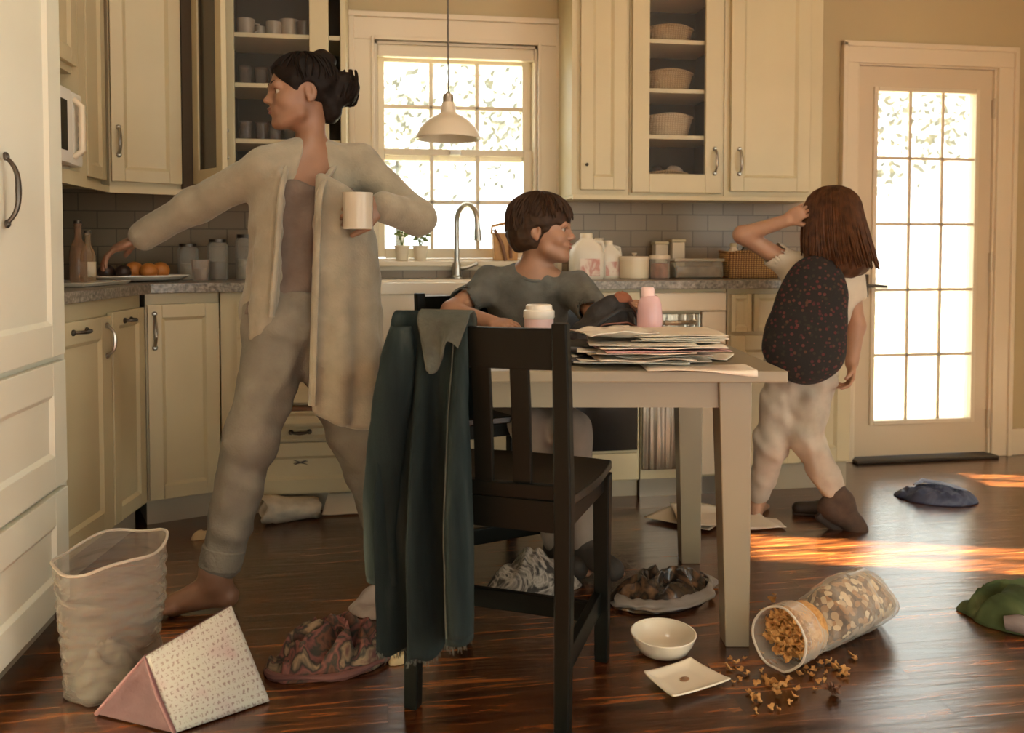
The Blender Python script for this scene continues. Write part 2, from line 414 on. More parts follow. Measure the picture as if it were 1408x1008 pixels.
def tile_mat(name, c1, c2, grout):
    m, nt, b = _nt(name); L = nt.links.new
    tc = nt.nodes.new('ShaderNodeTexCoord'); mp = nt.nodes.new('ShaderNodeMapping'); mp.inputs['Rotation'].default_value = (R(-90), 0, 0); L(tc.outputs['Object'], mp.inputs['Vector'])
    br = nt.nodes.new('ShaderNodeTexBrick'); br.inputs['Scale'].default_value = 1.0; br.inputs['Brick Width'].default_value = 0.15; br.inputs['Row Height'].default_value = 0.075
    br.inputs['Mortar Size'].default_value = 0.0025; br.inputs['Mortar Smooth'].default_value = 0.2
    br.inputs['Color1'].default_value = rgb(c1); br.inputs['Color2'].default_value = rgb(c2); br.inputs['Mortar'].default_value = rgb(grout)
    L(mp.outputs['Vector'], br.inputs['Vector']); L(br.outputs['Color'], b.inputs['Base Color']); b.inputs['Roughness'].default_value = 0.28; b.inputs['Specular IOR Level'].default_value = 0.35
    bp = nt.nodes.new('ShaderNodeBump'); bp.invert = True; bp.inputs['Strength'].default_value = 0.6; bp.inputs['Distance'].default_value = 0.003
    L(br.outputs['Fac'], bp.inputs['Height']); L(bp.outputs['Normal'], b.inputs['Normal'])
    return m
M['tile'] = tile_mat('grey_subway_tile', (0.25, 0.19, 0.125), (0.31, 0.235, 0.155), (0.15, 0.115, 0.08))

# ------------------------------------------------------------------ the room
XL, XR, YB, YF, ZC = -1.40, 3.50, 3.72, -2.6, 2.60
struct('floor', B(((XL-0.15, YF-0.15, -0.08), (XR+0.15, YB+0.16, 0.0))), M['floor'])
struct('ceiling', B(((XL-0.15, YF-0.15, ZC), (XR+0.15, YB+0.15, ZC+0.1))), mat('ceiling_paint', (0.75, 0.68, 0.55), 0.9))
WX0, WX1, WZ0, WZ1 = -0.045, 0.685, 0.985, 1.958          # kitchen window opening
DX0, DX1, DZ1 = 2.255, 2.995, 1.936                       # door opening
t = 0.15
struct('wall_back', B(((XL-t, YB, 0), (WX0, YB+t, ZC)), ((WX0, YB, 0), (WX1, YB+t, WZ0)), ((WX0, YB, WZ1), (WX1, YB+t, ZC)),
                      ((WX1, YB, 0), (DX0, YB+t, ZC)), ((DX0, YB, DZ1), (DX1, YB+t, ZC)), ((DX1, YB, 0), (XR+t, YB+t, ZC))), M['wall'])
struct('wall_left', B(((XL-t, YF, 0), (XL, YB, ZC))), M['wall'])
# right wall, out of frame: large opening added as side fill, two small sun windows
RW = [(-2.4, 0.45, 0.10, 2.45), (1.80, 2.12, 0.42, 1.18), (2.90, 3.18, 0.10, 0.50)]
bm = bmesh.new(); y = YF
for a, b, z0, z1 in RW:
    box(bm, (XR, y, 0), (XR+t, a, ZC)); box(bm, (XR, a, 0), (XR+t, b, z0)); box(bm, (XR, a, z1), (XR+t, b, ZC)); y = b
box(bm, (XR, y, 0), (XR+t, YB, ZC))
struct('wall_right', bm, M['wall'])
for i, (a, b, z0, z1) in enumerate(RW):
    struct('window_%d' % (i+2), B(((XR+0.03, a, z0), (XR+0.07, a+0.03, z1)), ((XR+0.03, b-0.03, z0), (XR+0.07, b, z1)), ((XR+0.03, a, z0), (XR+0.07, b, z0+0.03)), ((XR+0.03, a, z1-0.03), (XR+0.07, b, z1)),
            ((XR+0.04, (a+b)/2-0.01, z0), (XR+0.06, (a+b)/2+0.01, z1))), M['white'])
# rear wall behind the camera: a wide opening added to let in sky fill
RO = (XL+0.8, XR-1.0, 0.06, 1.75)
struct('wall_rear', B(((XL-t, YF-t, 0), (RO[0], YF, ZC)), ((RO[1], YF-t, 0), (XR+t, YF, ZC)), ((RO[0], YF-t, 0), (RO[1], YF, RO[2])), ((RO[0], YF-t, RO[3]), (RO[1], YF, ZC))), M['wall'])
bm = B(((RO[0], YF-0.10, RO[2]), (RO[1], YF-0.05, RO[2]+0.05)), ((RO[0], YF-0.10, RO[3]-0.05), (RO[1], YF-0.05, RO[3])))
for k in range(6):
    x = RO[0]+(RO[1]-RO[0]-0.05)*k/5; box(bm, (x, YF-0.10, RO[2]), (x+0.05, YF-0.05, RO[3]))
struct('window_5', bm, M['white'])

# tiled backsplash
bm = B(((0.80, YB-0.012, 0.91), (1.985, YB, 1.275)), ((XL, YB-0.012, 0.91), (-0.15, YB, 1.29)), ((-0.15, YB-0.012, 0.91), (0.80, YB, 0.945)))
struct('wall_back_tiles', bm, M['tile'])
bm = bmesh.new(); box(bm, (XL, 2.44, 0.91), (XL+0.012, YB-0.012, 1.29))
struct('wall_left_tiles', bm, M['tile'])

# ---- kitchen window
win = bpy.data.objects.new('window_1', None); COL.objects.link(win); win['kind'] = 'structure'; win.location = (0.32, YB, 0.98)
def wp(name, bm, m, **k): return obj(name, bm, m, win, world=True, **k)
cw = 0.098
bm = B(((WX0-cw, YB-0.022, 0.9105), (WX0, YB, WZ1)), ((WX1, YB-0.022, 0.9105), (WX1+cw, YB, WZ1)), ((WX0-cw, YB-0.022, WZ1), (WX1+cw, YB, WZ1+0.105)), bev=0.004)
for lo, hi in (((WX0-cw-0.012, YB-0.034, 0.9105), (WX0-cw+0.012, YB-0.0, WZ1+0.105)), ((WX1+cw-0.012, YB-0.034, 0.9105), (WX1+cw+0.012, YB, WZ1+0.105)), ((WX0-cw-0.016, YB-0.040, WZ1+0.095), (WX1+cw+0.016, YB, WZ1+0.118))): box(bm, lo, hi, bev=0.004)
for lo, hi in (((WX0-0.014, YB-0.03, 0.99), (WX0, YB, WZ1+0.014)), ((WX1, YB-0.03, 0.99), (WX1+0.014, YB, WZ1+0.014)), ((WX0, YB-0.03, WZ1), (WX1, YB, WZ1+0.014))): box(bm, lo, hi, bev=0.003)
wp('window_casing', bm, M['white'])
wp('window_jamb', B(((WX0, YB, WZ0), (WX0+0.012, YB+t, WZ1)), ((WX1-0.012, YB, WZ0), (WX1, YB+t, WZ1)), ((WX0, YB, WZ1-0.012), (WX1, YB+t, WZ1)), ((WX0, YB, WZ0-0.0), (WX1, YB+t, WZ0+0.012))), M['white'])
wp('window_sill', B(((WX0-0.06, YB-0.055, 0.962), (WX1+0.06, YB+0.05, 0.987)), bev=0.006), M['white'])
wp('apron_board', B(((WX0-0.02, YB-0.018, 0.945), (WX1+0.02, YB, 0.962))), M['white'])
wp('roller_blind', B(((WX0+0.012, YB+0.005, WZ1-0.065), (WX1-0.012, YB+0.045, WZ1-0.012)), bev=0.008), M['white'])
gx0, gx1, gz0, gz1, zm = -0.002, 0.632, 1.043, 1.888, 1.476
def sash(z0, z1, y0, name):
    bm = B(((WX0+0.012, y0, z0-0.04), (gx0, y0+0.03, z1+0.03)), ((gx1, y0, z0-0.04), (WX1-0.012, y0+0.03, z1+0.03)), ((gx0, y0, z0-0.045), (gx1, y0+0.03, z0)), ((gx0, y0, z1), (gx1, y0+0.03, z1+0.03)), bev=0.004)
    for k in (1, 2):
        x = gx0+(gx1-gx0)*k/3; box(bm, (x-0.0095, y0+0.004, z0), (x+0.0095, y0+0.026, z1), bev=0.004)
    box(bm, (gx0, y0+0.004, (z0+z1)/2-0.0095), (gx1, y0+0.026, (z0+z1)/2+0.0095), bev=0.004)
    s = wp(name, bm, M['white'])
    obj('pane', B(((gx0-0.005, y0+0.013, z0-0.005), (gx1+0.005, y0+0.017, z1+0.005))), M['glass'], s, world=True)
sash(gz0, zm-0.012, YB+0.055, 'window_sash'); sash(zm+0.012, gz1, YB+0.09, 'window_sash')
wp('sash_lock', B(((0.29, YB+0.035, zm-0.01), (0.34, YB+0.06, zm+0.012)), bev=0.004), M['metal'])

# ---- glazed back door
door = bpy.data.objects.new('door_1', None); COL.objects.link(door); door['kind'] = 'structure'; door.location = (2.62, YB, 0)
def dp(name, bm, m, **k): return obj(name, bm, m, door, world=True, **k)
cw = 0.085
bm = B(((DX0-cw, YB-0.024, 0), (DX0-0.004, YB, DZ1)), ((DX1+0.004, YB-0.024, 0), (DX1+cw+0.02, YB, DZ1)), ((DX0-cw, YB-0.024, DZ1), (DX1+cw+0.02, YB, DZ1+0.095)), bev=0.004)
for lo, hi in (((DX0-cw-0.004, YB-0.036, 0), (DX0-cw+0.02, YB, DZ1+0.095)), ((DX1+cw, YB-0.036, 0), (DX1+cw+0.024, YB, DZ1+0.095)), ((DX0-cw-0.004, YB-0.036, DZ1+0.075), (DX1+cw+0.024, YB, DZ1+0.10))): box(bm, lo, hi, bev=0.005)
dp('door_casing', bm, M['white'])
dp('door_jamb', B(((DX0-0.004, YB-0.01, 0), (DX0+0.008, YB+t, DZ1)), ((DX1-0.008, YB-0.01, 0), (DX1+0.004, YB+t, DZ1)), ((DX0, YB-0.01, DZ1-0.008), (DX1, YB+t, DZ1+0.004))), M['white'])
dp('threshold', B(((DX0-0.01, YB-0.07, 0), (DX1+0.01, YB+0.12, 0.016)), bev=0.005), mat('bronze_threshold', (0.05, 0.04, 0.03), 0.4, 0.6))
y0, y1 = YB+0.004, YB+0.044; dx0, dx1, dz0, dz1 = DX0+0.010, DX1-0.010, 0.020, DZ1-0.010
lx0, lx1, lz0, lz1 = 2.366, 2.890, 0.196, 1.806
bm = B(((dx0, y0, dz0), (lx0, y1, dz1)), ((lx1, y0, dz0), (dx1, y1, dz1)), ((lx0, y0, dz0), (lx1, y1, lz0)), ((lx0, y0, lz1), (lx1, y1, dz1)))
slab = dp('door_slab', bm, mat('door_paint', (0.64, 0.53, 0.38), 0.35))
bm = bmesh.new(); f = 0.022
for lo, hi in (((lx0-f, y0-0.012, lz0-f), (lx0, y0+0.004, lz1+f)), ((lx1, y0-0.012, lz0-f), (lx1+f, y0+0.004, lz1+f)), ((lx0, y0-0.012, lz0-f), (lx1, y0+0.004, lz0)), ((lx0, y0-0.012, lz1), (lx1, y0+0.004, lz1+f))): box(bm, lo, hi, bev=0.004)
gx0, gx1, gz0, gz1 = lx0, lx1, lz0, lz1
for k in (1, 2):
    x = gx0+(gx1-gx0)*k/3; box(bm, (x-0.008, y0-0.006, gz0), (x+0.008, y0+0.004, gz1), bev=0.003)
for k in range(1, 5):
    z = gz0+(gz1-gz0)*k/5; box(bm, (gx0, y0-0.006, z-0.008), (gx1, y0+0.004, z+0.008), bev=0.003)
dp('glazing_grid', bm, M['white'])
dp('pane', B(((lx0-0.01, y0+0.012, lz0-0.01), (lx1+0.01, y0+0.018, lz1+0.01))), M['glass'])
for z in (1.736, 0.977, 0.189):
    bm = B(((dx1-0.004, y0-0.012, z-0.045), (dx1+0.014, y0+0.002, z+0.045)), bev=0.003); tube(bm, [(dx1+0.003, y0-0.012, z-0.05), (dx1+0.003, y0-0.012, z+0.05)], 0.006)
    dp('hinge', bm, mat('painted_hinge', (0.55, 0.47, 0.34), 0.35, 0.6))
bm = bmesh.new(); cz, cx = 0.862, 2.300
box(bm, (cx-0.030, y0-0.010, cz-0.055), (cx+0.030, y0, cz+0.055), bev=0.008)
tube(bm, [(cx, y0, cz), (cx, y0-0.055, cz)], 0.011); tube(bm, [(cx, y0-0.050, cz), (cx+0.04, y0-0.056, cz), (cx+0.10, y0-0.050, cz-0.004)], [0.010, 0.009, 0.007])
dp('door_handle', bm, M['dkmetal'], smooth=True)

# baseboard and corner trims
struct('baseboard_right', B(((DX1+cw+0.03, YB-0.016, 0), (XR, YB, 0.135)), ((XR-0.016, YF, 0), (XR, YB-0.016, 0.135)), bev=0.004), M['white'])
# ------------------------------------------------------------------ cabinets
def pull(bm, c, axis, L=0.10, out=0.028, r=0.0048, nrm=(0, -1, 0)):
    """bow handle with flared feet around c; axis 'x' or 'z'; nrm points out of the front"""
    c = Vector(c); n = Vector(nrm); a = Vector((1, 0, 0)) if axis == 'x' else Vector((0, 0, 1))
    pts = []
    for k in range(13):
        u = -1+2*k/12; pts.append(c + a*(u*L/2) + n*(out*(1-abs(u)**3.2)))
    tube(bm, pts, [r*(1.0+0.5*(1-abs(-1+2*k/12))) for k in range(13)], 8)
    for sg in (-1, 1):
        p = c + a*(sg*L/2); tube(bm, [p, p+n*0.005, p+n*0.009], [r*2.1, r*2.0, r*1.0], 10)
def shaker(bm, x0, x1, z0, z1, y=0.0, th=0.020, fr=0.062, rec=0.009, open_=False):
    """frame-and-panel front: front face at y, body behind it"""
    fr = min(fr, (x1-x0)*0.32, (z1-z0)*0.36)
    for lo, hi in (((x0, y, z0), (x0+fr, y+th, z1)), ((x1-fr, y, z0), (x1, y+th, z1)), ((x0+fr, y, z0), (x1-fr, y+th, z0+fr)), ((x0+fr, y, z1-fr), (x1-fr, y+th, z1))): box(bm, lo, hi, bev=0.0025)
    if open_: return
    a, b, c, d = x0+fr, x1-fr, z0+fr, z1-fr; g = 0.011
    q = [(a, c), (b, c), (b, d), (a, d)]; q2 = [(a+g, c+g), (b-g, c+g), (b-g, d-g), (a+g, d-g)]
    o = [bm.verts.new((u, y+0.001, v)) for u, v in q]; i = [bm.verts.new((u, y+rec, v)) for u, v in q2]
    for k in range(4): bm.faces.new((o[k], o[(k+1) % 4], i[(k+1) % 4], i[k]))
    bm.faces.new(i)
    box(bm, (a, y+rec+0.0005, c), (b, y+th-0.002, d))
def front(root, kind, x0, x1, z0, z1, handle=None, m=None, y=0.0, label=None, fr=0.062, hm=None):
    """kind: door / drawer / panel; handle: (x, z, axis, length)"""
    bm = bmesh.new(); shaker(bm, x0, x1, z0, z1, y, fr=fr)
    d = obj(kind, bm, m or M['cab'], root, label=label)
    if handle:
        hx, hz, ax, L = handle; bm = bmesh.new(); pull(bm, (hx, y, hz), ax, L); obj('handle', bm, hm or M['metal'], d, smooth=True)
    return d
def carcass(root, w, d, z0, z1, m=None, toe=0.0, name='carcass', yf=0.021):
    bm = bmesh.new(); box(bm, (0, yf, z0), (w, d, z1), bev=0.002)
    o = obj(name, bm, m or M['cab'], root)
    if toe: obj('toe_kick', B(((0.0, toe, 0.0), (w, d, z0))), M['toe'], root)
    return o

# ---- tall pantry at the left edge of the picture (faces +X)
MP = M['cabpale']
pan = thing('pantry_cabinet', 'tall pale cream pantry cabinet filling the left edge of the picture', 'cabinet', (-0.862, 1.30, 0), R(90))
# local x runs to +Y, local y runs to -X
carcass(pan, 1.145, 0.52, 0.075, 2.40, MP, toe=0.06)
front(pan, 'door', 0.30, 1.095, 0.752, 2.30, (0.755, 1.17, 'z', 0.155), MP, fr=0.085, hm=M['dkmetal'])
front(pan, 'drawer', 0.30, 1.095, 0.405, 0.736, None, MP, fr=0.085)
front(pan, 'drawer', 0.30, 1.095, 0.080, 0.390, None, MP, fr=0.085)

# ---- left base cabinets, the face slightly turned
p0, p1 = Vector((-0.965, 2.452, 0)), Vector((-0.874, 3.200, 0)); dv = p1-p0; aL = math.atan2(dv.y, dv.x); LL = dv.length
lb = thing('base_cabinet', 'cream base cabinet with two narrow doors right of the tall pantry', 'cabinet', p0, aL)
carcass(lb, LL, 0.38, 0.095, 0.872, toe=0.05)
w1 = 0.475
front(lb, 'door', 0.012, w1, 0.102, 0.815, (0.26, 0.782, 'x', 0.085), fr=0.07, hm=M['dkmetal'])
front(lb, 'door', w1+0.012, LL-0.010, 0.102, 0.825, (0.60, 0.790, 'x', 0.05), fr=0.05, hm=M['dkmetal'])
bm = bmesh.new(); pull(bm, (w1-0.035, 0.0, 0.735), 'z', 0.10); obj('handle', bm, M['metal'], kids(lb)[2], smooth=True)
# diagonal corner cabinet
p2 = Vector((-0.630, 3.300, 0)); dv = p2-p1; aD = math.atan2(dv.y, dv.x); LD = dv.length
cb = thing('base_cabinet', 'cream corner base cabinet with one wide shaker door and curved steel handle', 'cabinet', p1, aD)
carcass(cb, LD, 0.30, 0.095, 0.872, toe=0.05)
front(cb, 'door', 0.006, LD-0.004, 0.102, 0.832, (0.030, 0.735, 'z', 0.125), fr=0.05)
# ---- back run left of the sink: drawer stack
YF_ = 3.280
dr = thing('drawer_cabinet', 'cream drawer cabinet left of the farmhouse sink, behind the striding woman', 'cabinet', (-0.630, YF_, 0))
wd = 0.555
carcass(dr, wd, 0.43, 0.075, 0.872, toe=0.05)
front(dr, 'drawer', 0.065, wd-0.02, 0.700, 0.832, (wd/2+0.02, 0.766, 'x', 0.09))
front(dr, 'drawer', 0.065, wd-0.02, 0.440, 0.690, (wd/2+0.02, 0.60, 'x', 0.09))
d3 = front(dr, 'drawer', 0.065, wd-0.02, 0.365, 0.415, None, y=-0.055, label='drawer pulled open, its brown inside showing', fr=0.008)
obj('drawer_box', B(((0.08, -0.036, 0.37), (wd-0.035, 0.018, 0.412)), ((0.085, -0.034, 0.412), (wd-0.04, 0.018, 0.428))), mat('walnut_box', (0.16, 0.07, 0.03), 0.6), d3)
front(dr, 'drawer', 0.065, wd-0.02, 0.292, 0.355, (wd/2+0.02, 0.326, 'x', 0.07), hm=M['dkmetal'], fr=0.008)
d5 = front(dr, 'drawer', 0.065, wd-0.02, 0.085, 0.284, None, fr=0.055)
bm = bmesh.new()
for a in (20, -20, 8): tube(bm, [Vector((wd/2+0.02, 0.006, 0.205))+Vector((math.cos(R(a)), 0, math.sin(R(a))))*s for s in (-0.028, 0, 0.028)], [0.001, 0.003, 0.001], 6)
obj('ornament', bm, M['dkmetal'], d5)
# ---- sink base + farmhouse sink
sb = thing('sink_cabinet', 'cream cabinet under the white farmhouse sink', 'cabinet', (-0.060, YF_, 0))
carcass(sb, 0.765, 0.43, 0.075, 0.640, toe=0.05)
front(sb, 'door', 0.012, 0.378, 0.082, 0.632, (0.345, 0.54, 'z', 0.10)); front(sb, 'door', 0.387, 0.753, 0.082, 0.632, (0.42, 0.54, 'z', 0.10))
M['ceram'] = mat('fireclay', (0.86, 0.80, 0.68), 0.12)
sk = thing('farmhouse_sink', 'white farmhouse sink with apron front below the window', 'sink', (0.32, 3.44, 0.645))
x0, x1, ya, yb, z0, z1, w = -0.375, 0.375, -0.195, 0.19, 0.0, 0.262, 0.028
bm = B(((x0, ya, z0), (x1, ya+w, z1)), ((x0, yb-w, z0), (x1, yb, z1)), ((x0, ya+w, z0), (x0+w, yb-w, z1)), ((x1-w, ya+w, z0), (x1, yb-w, z1)), ((x0+w, ya+w, z0), (x1-w, yb-w, z0+0.03)), bev=0.008)
obj('basin', bm, M['ceram'], sk, smooth=True)
bm = bmesh.new(); box(bm, (x0-0.004, ya-0.006, z1-0.045), (x1+0.004, ya, z1), bev=0.002); obj('rim', bm, M['ceram'], sk)
bm = bmesh.new(); lathe(bm, [(0, 0.031), (0.04, 0.031), (0.045, 0.034), (0, 0.034)], 20, (0, 0, 0)); obj('drain', bm, M['chrome'], sk)
# ---- black oven, dishwasher, right base
def boxy(name, label, cat, x, w):
    return thing(name, label, cat, (x, YF_, 0))
ov = boxy('oven', 'black glass fronted oven in a cream surround, seen under the table', 'oven', 0.712, 0.33)
carcass(ov, 0.330, 0.43, 0.075, 0.872, toe=0.05, name='surround')
obj('oven_door', B(((0.0, 0.0, 0.205), (0.318, 0.021, 0.650)), bev=0.004), M['black'], ov)
obj('drawer', B(((0.006, 0.002, 0.082), (0.318, 0.021, 0.192)), bev=0.003), M['cab'], ov)
obj('control_panel', B(((0.0, 0.0, 0.660), (0.318, 0.021, 0.800)), bev=0.003), M['black'], ov)
obj('trim_panel', B(((0.0, 0.0, 0.805), (0.325, 0.021, 0.862)), bev=0.003), M['cab'], ov)
bm = bmesh.new(); pull(bm, (0.16, 0.0, 0.61), 'x', 0.22, 0.035, 0.006); obj('handle', bm, M['metal'], kids(ov)[2], smooth=True)
def steel():
    m, nt, b = _nt('brushed_stainless'); L = nt.links.new
    b.inputs['Base Color'].default_value = (0.42, 0.38, 0.31, 1); b.inputs['Metallic'].default_value = 1.0; b.inputs['Roughness'].default_value = 0.30
    tc = nt.nodes.new('ShaderNodeTexCoord'); mp = nt.nodes.new('ShaderNodeMapping'); mp.inputs['Scale'].default_value = (22, 1, 0.4); L(tc.outputs['Object'], mp.inputs['Vector'])
    n = nt.nodes.new('ShaderNodeTexNoise'); n.inputs['Scale'].default_value = 1.0; n.inputs['Detail'].default_value = 2; L(mp.outputs['Vector'], n.inputs['Vector'])
    bp = nt.nodes.new('ShaderNodeBump'); bp.inputs['Strength'].default_value = 0.8; bp.inputs['Distance'].default_value = 0.03; L(n.outputs['Fac'], bp.inputs['Height']); L(bp.outputs['Normal'], b.inputs['Normal'])
    return m
M['steel'] = steel()
dw = boxy('dishwasher', 'stainless steel dishwasher behind the table, left of the girl', 'dishwasher', 1.048, 0.38)
obj('tub', B(((0.0, 0.024, 0.075), (0.372, 0.43, 0.872)), bev=0.002), M['cab'], dw)
obj('door_panel', B(((0.004, 0.0, 0.118), (0.252, 0.022, 0.770)), bev=0.006), M['steel'], dw, smooth=True)
obj('control_panel', B(((0.0, -0.004, 0.782), (0.362, 0.022, 0.858)), bev=0.004), M['white'], dw)
obj('side_panel', B(((0.258, 0.0, 0.09), (0.362, 0.022, 0.778)), bev=0.003), M['white'], dw)
obj('kick_plate', B(((0.0, 0.03, 0.0), (0.372, 0.05, 0.110))), mat('kick_steel', (0.35, 0.31, 0.25), 0.35, 0.8), dw)
bm = bmesh.new(); pull(bm, (0.128, 0.0, 0.735), 'x', 0.20, 0.035, 0.007); obj('handle', bm, M['steel'], kids(dw)[1], smooth=True)
rb = boxy('base_cabinet', 'cream base cabinet beside the glazed back door, behind the girl', 'cabinet', 1.424, 0.56)
carcass(rb, 0.566, 0.43, 0.115, 0.872, toe=0.045)
front(rb, 'drawer', 0.010, 0.100, 0.690, 0.850, None, fr=0.02); front(rb, 'drawer', 0.112, 0.340, 0.690, 0.850, None, fr=0.02); front(rb, 'drawer', 0.350, 0.556, 0.690, 0.850, None, fr=0.02)
front(rb, 'door', 0.010, 0.330, 0.122, 0.675, (0.295, 0.56, 'z', 0.10)); front(rb, 'door', 0.340, 0.556, 0.122, 0.675, (0.37, 0.56, 'z', 0.10))

# ---- stone worktops
def slab_poly(bm, pts, z0, z1):
    lo = [bm.verts.new((x, y, z0)) for x, y in pts]; hi = [bm.verts.new((x, y, z1)) for x, y in pts]
    n = len(pts); bm.faces.new(lo[::-1]); bm.faces.new(hi)
    for k in range(n): bm.faces.new((lo[k], lo[(k+1) % n], hi[(k+1) % n], hi[k]))
bm = bmesh.new(); o = 0.022
slab_poly(bm, [(-0.965+o, 2.449), (-0.874+o, 3.185), (-0.640, 3.258), (-0.060, 3.250), (-0.060, YB-0.0125), (XL+0.0125, YB-0.0125), (XL+0.0125, 2.449)], 0.874, 0.910)
tag(obj('countertop', bm, M['stone'], bev=0.003), 'grey stone worktop running round the left corner under the fruit platter', 'countertop')
bm = bmesh.new()
slab_poly(bm, [(0.702, 3.250), (1.992, 3.250), (1.992, YB-0.0125), (-0.058, YB-0.0125), (-0.058, 3.632), (0.702, 3.632)], 0.874, 0.910)
tag(obj('countertop', bm, M['stone'], bev=0.003), 'grey stone worktop right of the sink, carrying jugs and the wicker basket', 'countertop')

# ------------------------------------------------------------------ wall cabinets
YU = 3.400
def open_cab(name, label, x0, x1, z0, z1, shelves, gx0, gx1, gz0, handle):
    """glass-door wall cabinet: hollow carcass, shelves, framed door with pane"""
    r = thing(name, label, 'cabinet', (x0, YU, z0)); w, h, d = x1-x0, z1-z0, YB-0.004-YU
    bm = B(((0, 0.022, 0), (0.02, d, h)), ((w-0.02, 0.022, 0), (w, d, h)), ((0.02, 0.022, 0), (w-0.02, d, 0.02)), ((0.02, 0.022, h-0.02), (w-0.02, d, h)))
    obj('carcass', bm, M['cab'], r)
    e_ = 0.003
    obj('interior_lining', B(((0.02, 0.024, 0.02), (0.02+e_, d-0.012, h-0.02)), ((w-0.02-e_, 0.024, 0.02), (w-0.02, d-0.012, h-0.02))), M['cabin'], r)  # thin dark sheets added over the cream sides as interior shade
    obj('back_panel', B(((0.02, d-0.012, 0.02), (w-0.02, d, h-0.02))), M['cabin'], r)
    for z in shelves: obj('shelf', B(((0.02, 0.03, z-z0-0.018), (w-0.02, d-0.012, z-z0)), bev=0.002), M['cab'], r)
    bm = bmesh.new(); f = 0.075
    a0, a1, c0 = gx0-x0, gx1-x0, gz0-z0
    for lo, hi in (((max(0.004, a0-f), 0, 0.012), (a0, 0.020, h)), ((a1, 0, 0.012), (min(w-0.004, a1+f), 0.020, h)), ((a0, 0, 0.012), (a1, 0.020, c0)), ((a0, 0, h-0.08), (a1, 0.020, h))): box(bm, lo, hi, bev=0.003)
    dd = obj('glass_door', bm, M['cab'], r)
    obj('pane', B(((a0-0.006, 0.009, c0-0.006), (a1+0.006, 0.012, h-0.074))), film('cabinet_glass', (0.9, 0.9, 0.88), 0.012, 0.05, edge=0.12) if 'cabinet_glass' not in bpy.data.materials else bpy.data.materials['cabinet_glass'], dd)
    bm = bmesh.new(); pull(bm, (handle[0]-x0, 0.0, handle[1]-z0), 'z', handle[2]); obj('handle', bm, M['metal'], dd, smooth=True)
    return r
ZT = 2.42
# right group
nc = thing('wall_cabinet', 'narrow cream wall cabinet right of the window, left of the basket cabinet', 'cabinet', (0.778, YU, 1.268))
carcass(nc, 0.250, YB-0.004-YU, 0.0, ZT-1.268)
nd = front(nc, 'door', 0.035, 0.232, 0.022, 1.10, None, fr=0.055)
bm = bmesh.new(); tube(bm, [(0.058, 0.0, 0.125), (0.058, -0.012, 0.125)], 0.004); sphere(bm, (0.058, -0.016, 0.125), 0.007); obj('knob', bm, M['dkmetal'], nd, smooth=True)
open_cab('display_cabinet', 'cream wall cabinet with glass door showing four shelves of baskets', 1.030, 1.452, 1.268, ZT, (1.530, 1.728, 1.938, 2.15), 1.112, 1.362, 1.360, (1.404, 1.418, 0.105))
rc = thing('wall_cabinet', 'wide cream wall cabinet with shaker door, left of the back door', 'cabinet', (1.454, YU, 1.268))
carcass(rc, 0.456, YB-0.004-YU, 0.0, ZT-1.268)
front(rc, 'door', 0.024, 0.390, 0.022, 1.10, (0.062, 0.150, 'z', 0.105), fr=0.060)
bm = B(((0.778, YU-0.004, 1.248), (1.910, YU+0.018, 1.268)), ((0.778, YU+0.018, 1.255), (1.910, YB-0.014, 1.2672)), bev=0.002)
tag(obj('light_rail', bm, M['cab']), 'cream light rail board under the right hand wall cabinets', 'cabinet rail')
# left group
open_cab('display_cabinet', 'cream wall cabinet with glass door showing shelves of mugs, behind the woman', -0.648, -0.155, 1.268, ZT, (1.478, 1.700, 1.898, 2.15), -0.586, -0.296, 1.350, (-0.616, 1.452, 0.105))
# diagonal: main door
q0, q1 = Vector((-0.988, 3.205, 1.268)), Vector((-0.765, 3.330, 1.268)); dv = q1-q0; a = math.atan2(dv.y, dv.x)
dg = thing('wall_cabinet', 'cream corner wall cabinet with one tall door and bow handle', 'cabinet', q0, a)
bm = bmesh.new(); slab_poly(bm, [(0, 0.021), (dv.length, 0.021), (dv.length+0.05, 0.25), (-0.10, 0.25)], 0.0, ZT-1.268); obj('carcass', bm, M['cab'], dg)
front(dg, 'door', 0.004, dv.length-0.004, 0.018, 1.10, (0.028, 0.165, 'z', 0.10), fr=0.045)
# filler with the open door
fl = thing('wall_cabinet', 'cream wall cabinet whose dark glass door stands open, left of the mugs', 'cabinet', q1, math.atan2(YU-q1.y, -0.650-q1.x))
wl = math.hypot(YU-q1.y, -0.650-q1.x)
bm = bmesh.new(); slab_poly(bm, [(0, 0.0), (wl, 0.0), (wl-0.02, 0.22), (-0.02, 0.22)], 0.0, ZT-1.268); obj('carcass', bm, M['cabin'], fl)  # carcass coloured dark for the shadowed gap beside the open door
bm = bmesh.new(); ow = 0.255; shaker(bm, 0, ow, 0.02, 1.10, 0, fr=0.05, open_=True)
od = obj('open_door', bm, M['cab'], fl); od.location = (0.035, -0.006, 0); od.rotation_euler = (0, 0, R(-86)-0.0)
obj('pane', B(((0.046, 0.006, 0.066), (ow-0.046, 0.014, 1.054))), mat('dark_glazing', (0.05, 0.038, 0.024), 0.12), od)  # pane colour carries the shadow on the open door's face
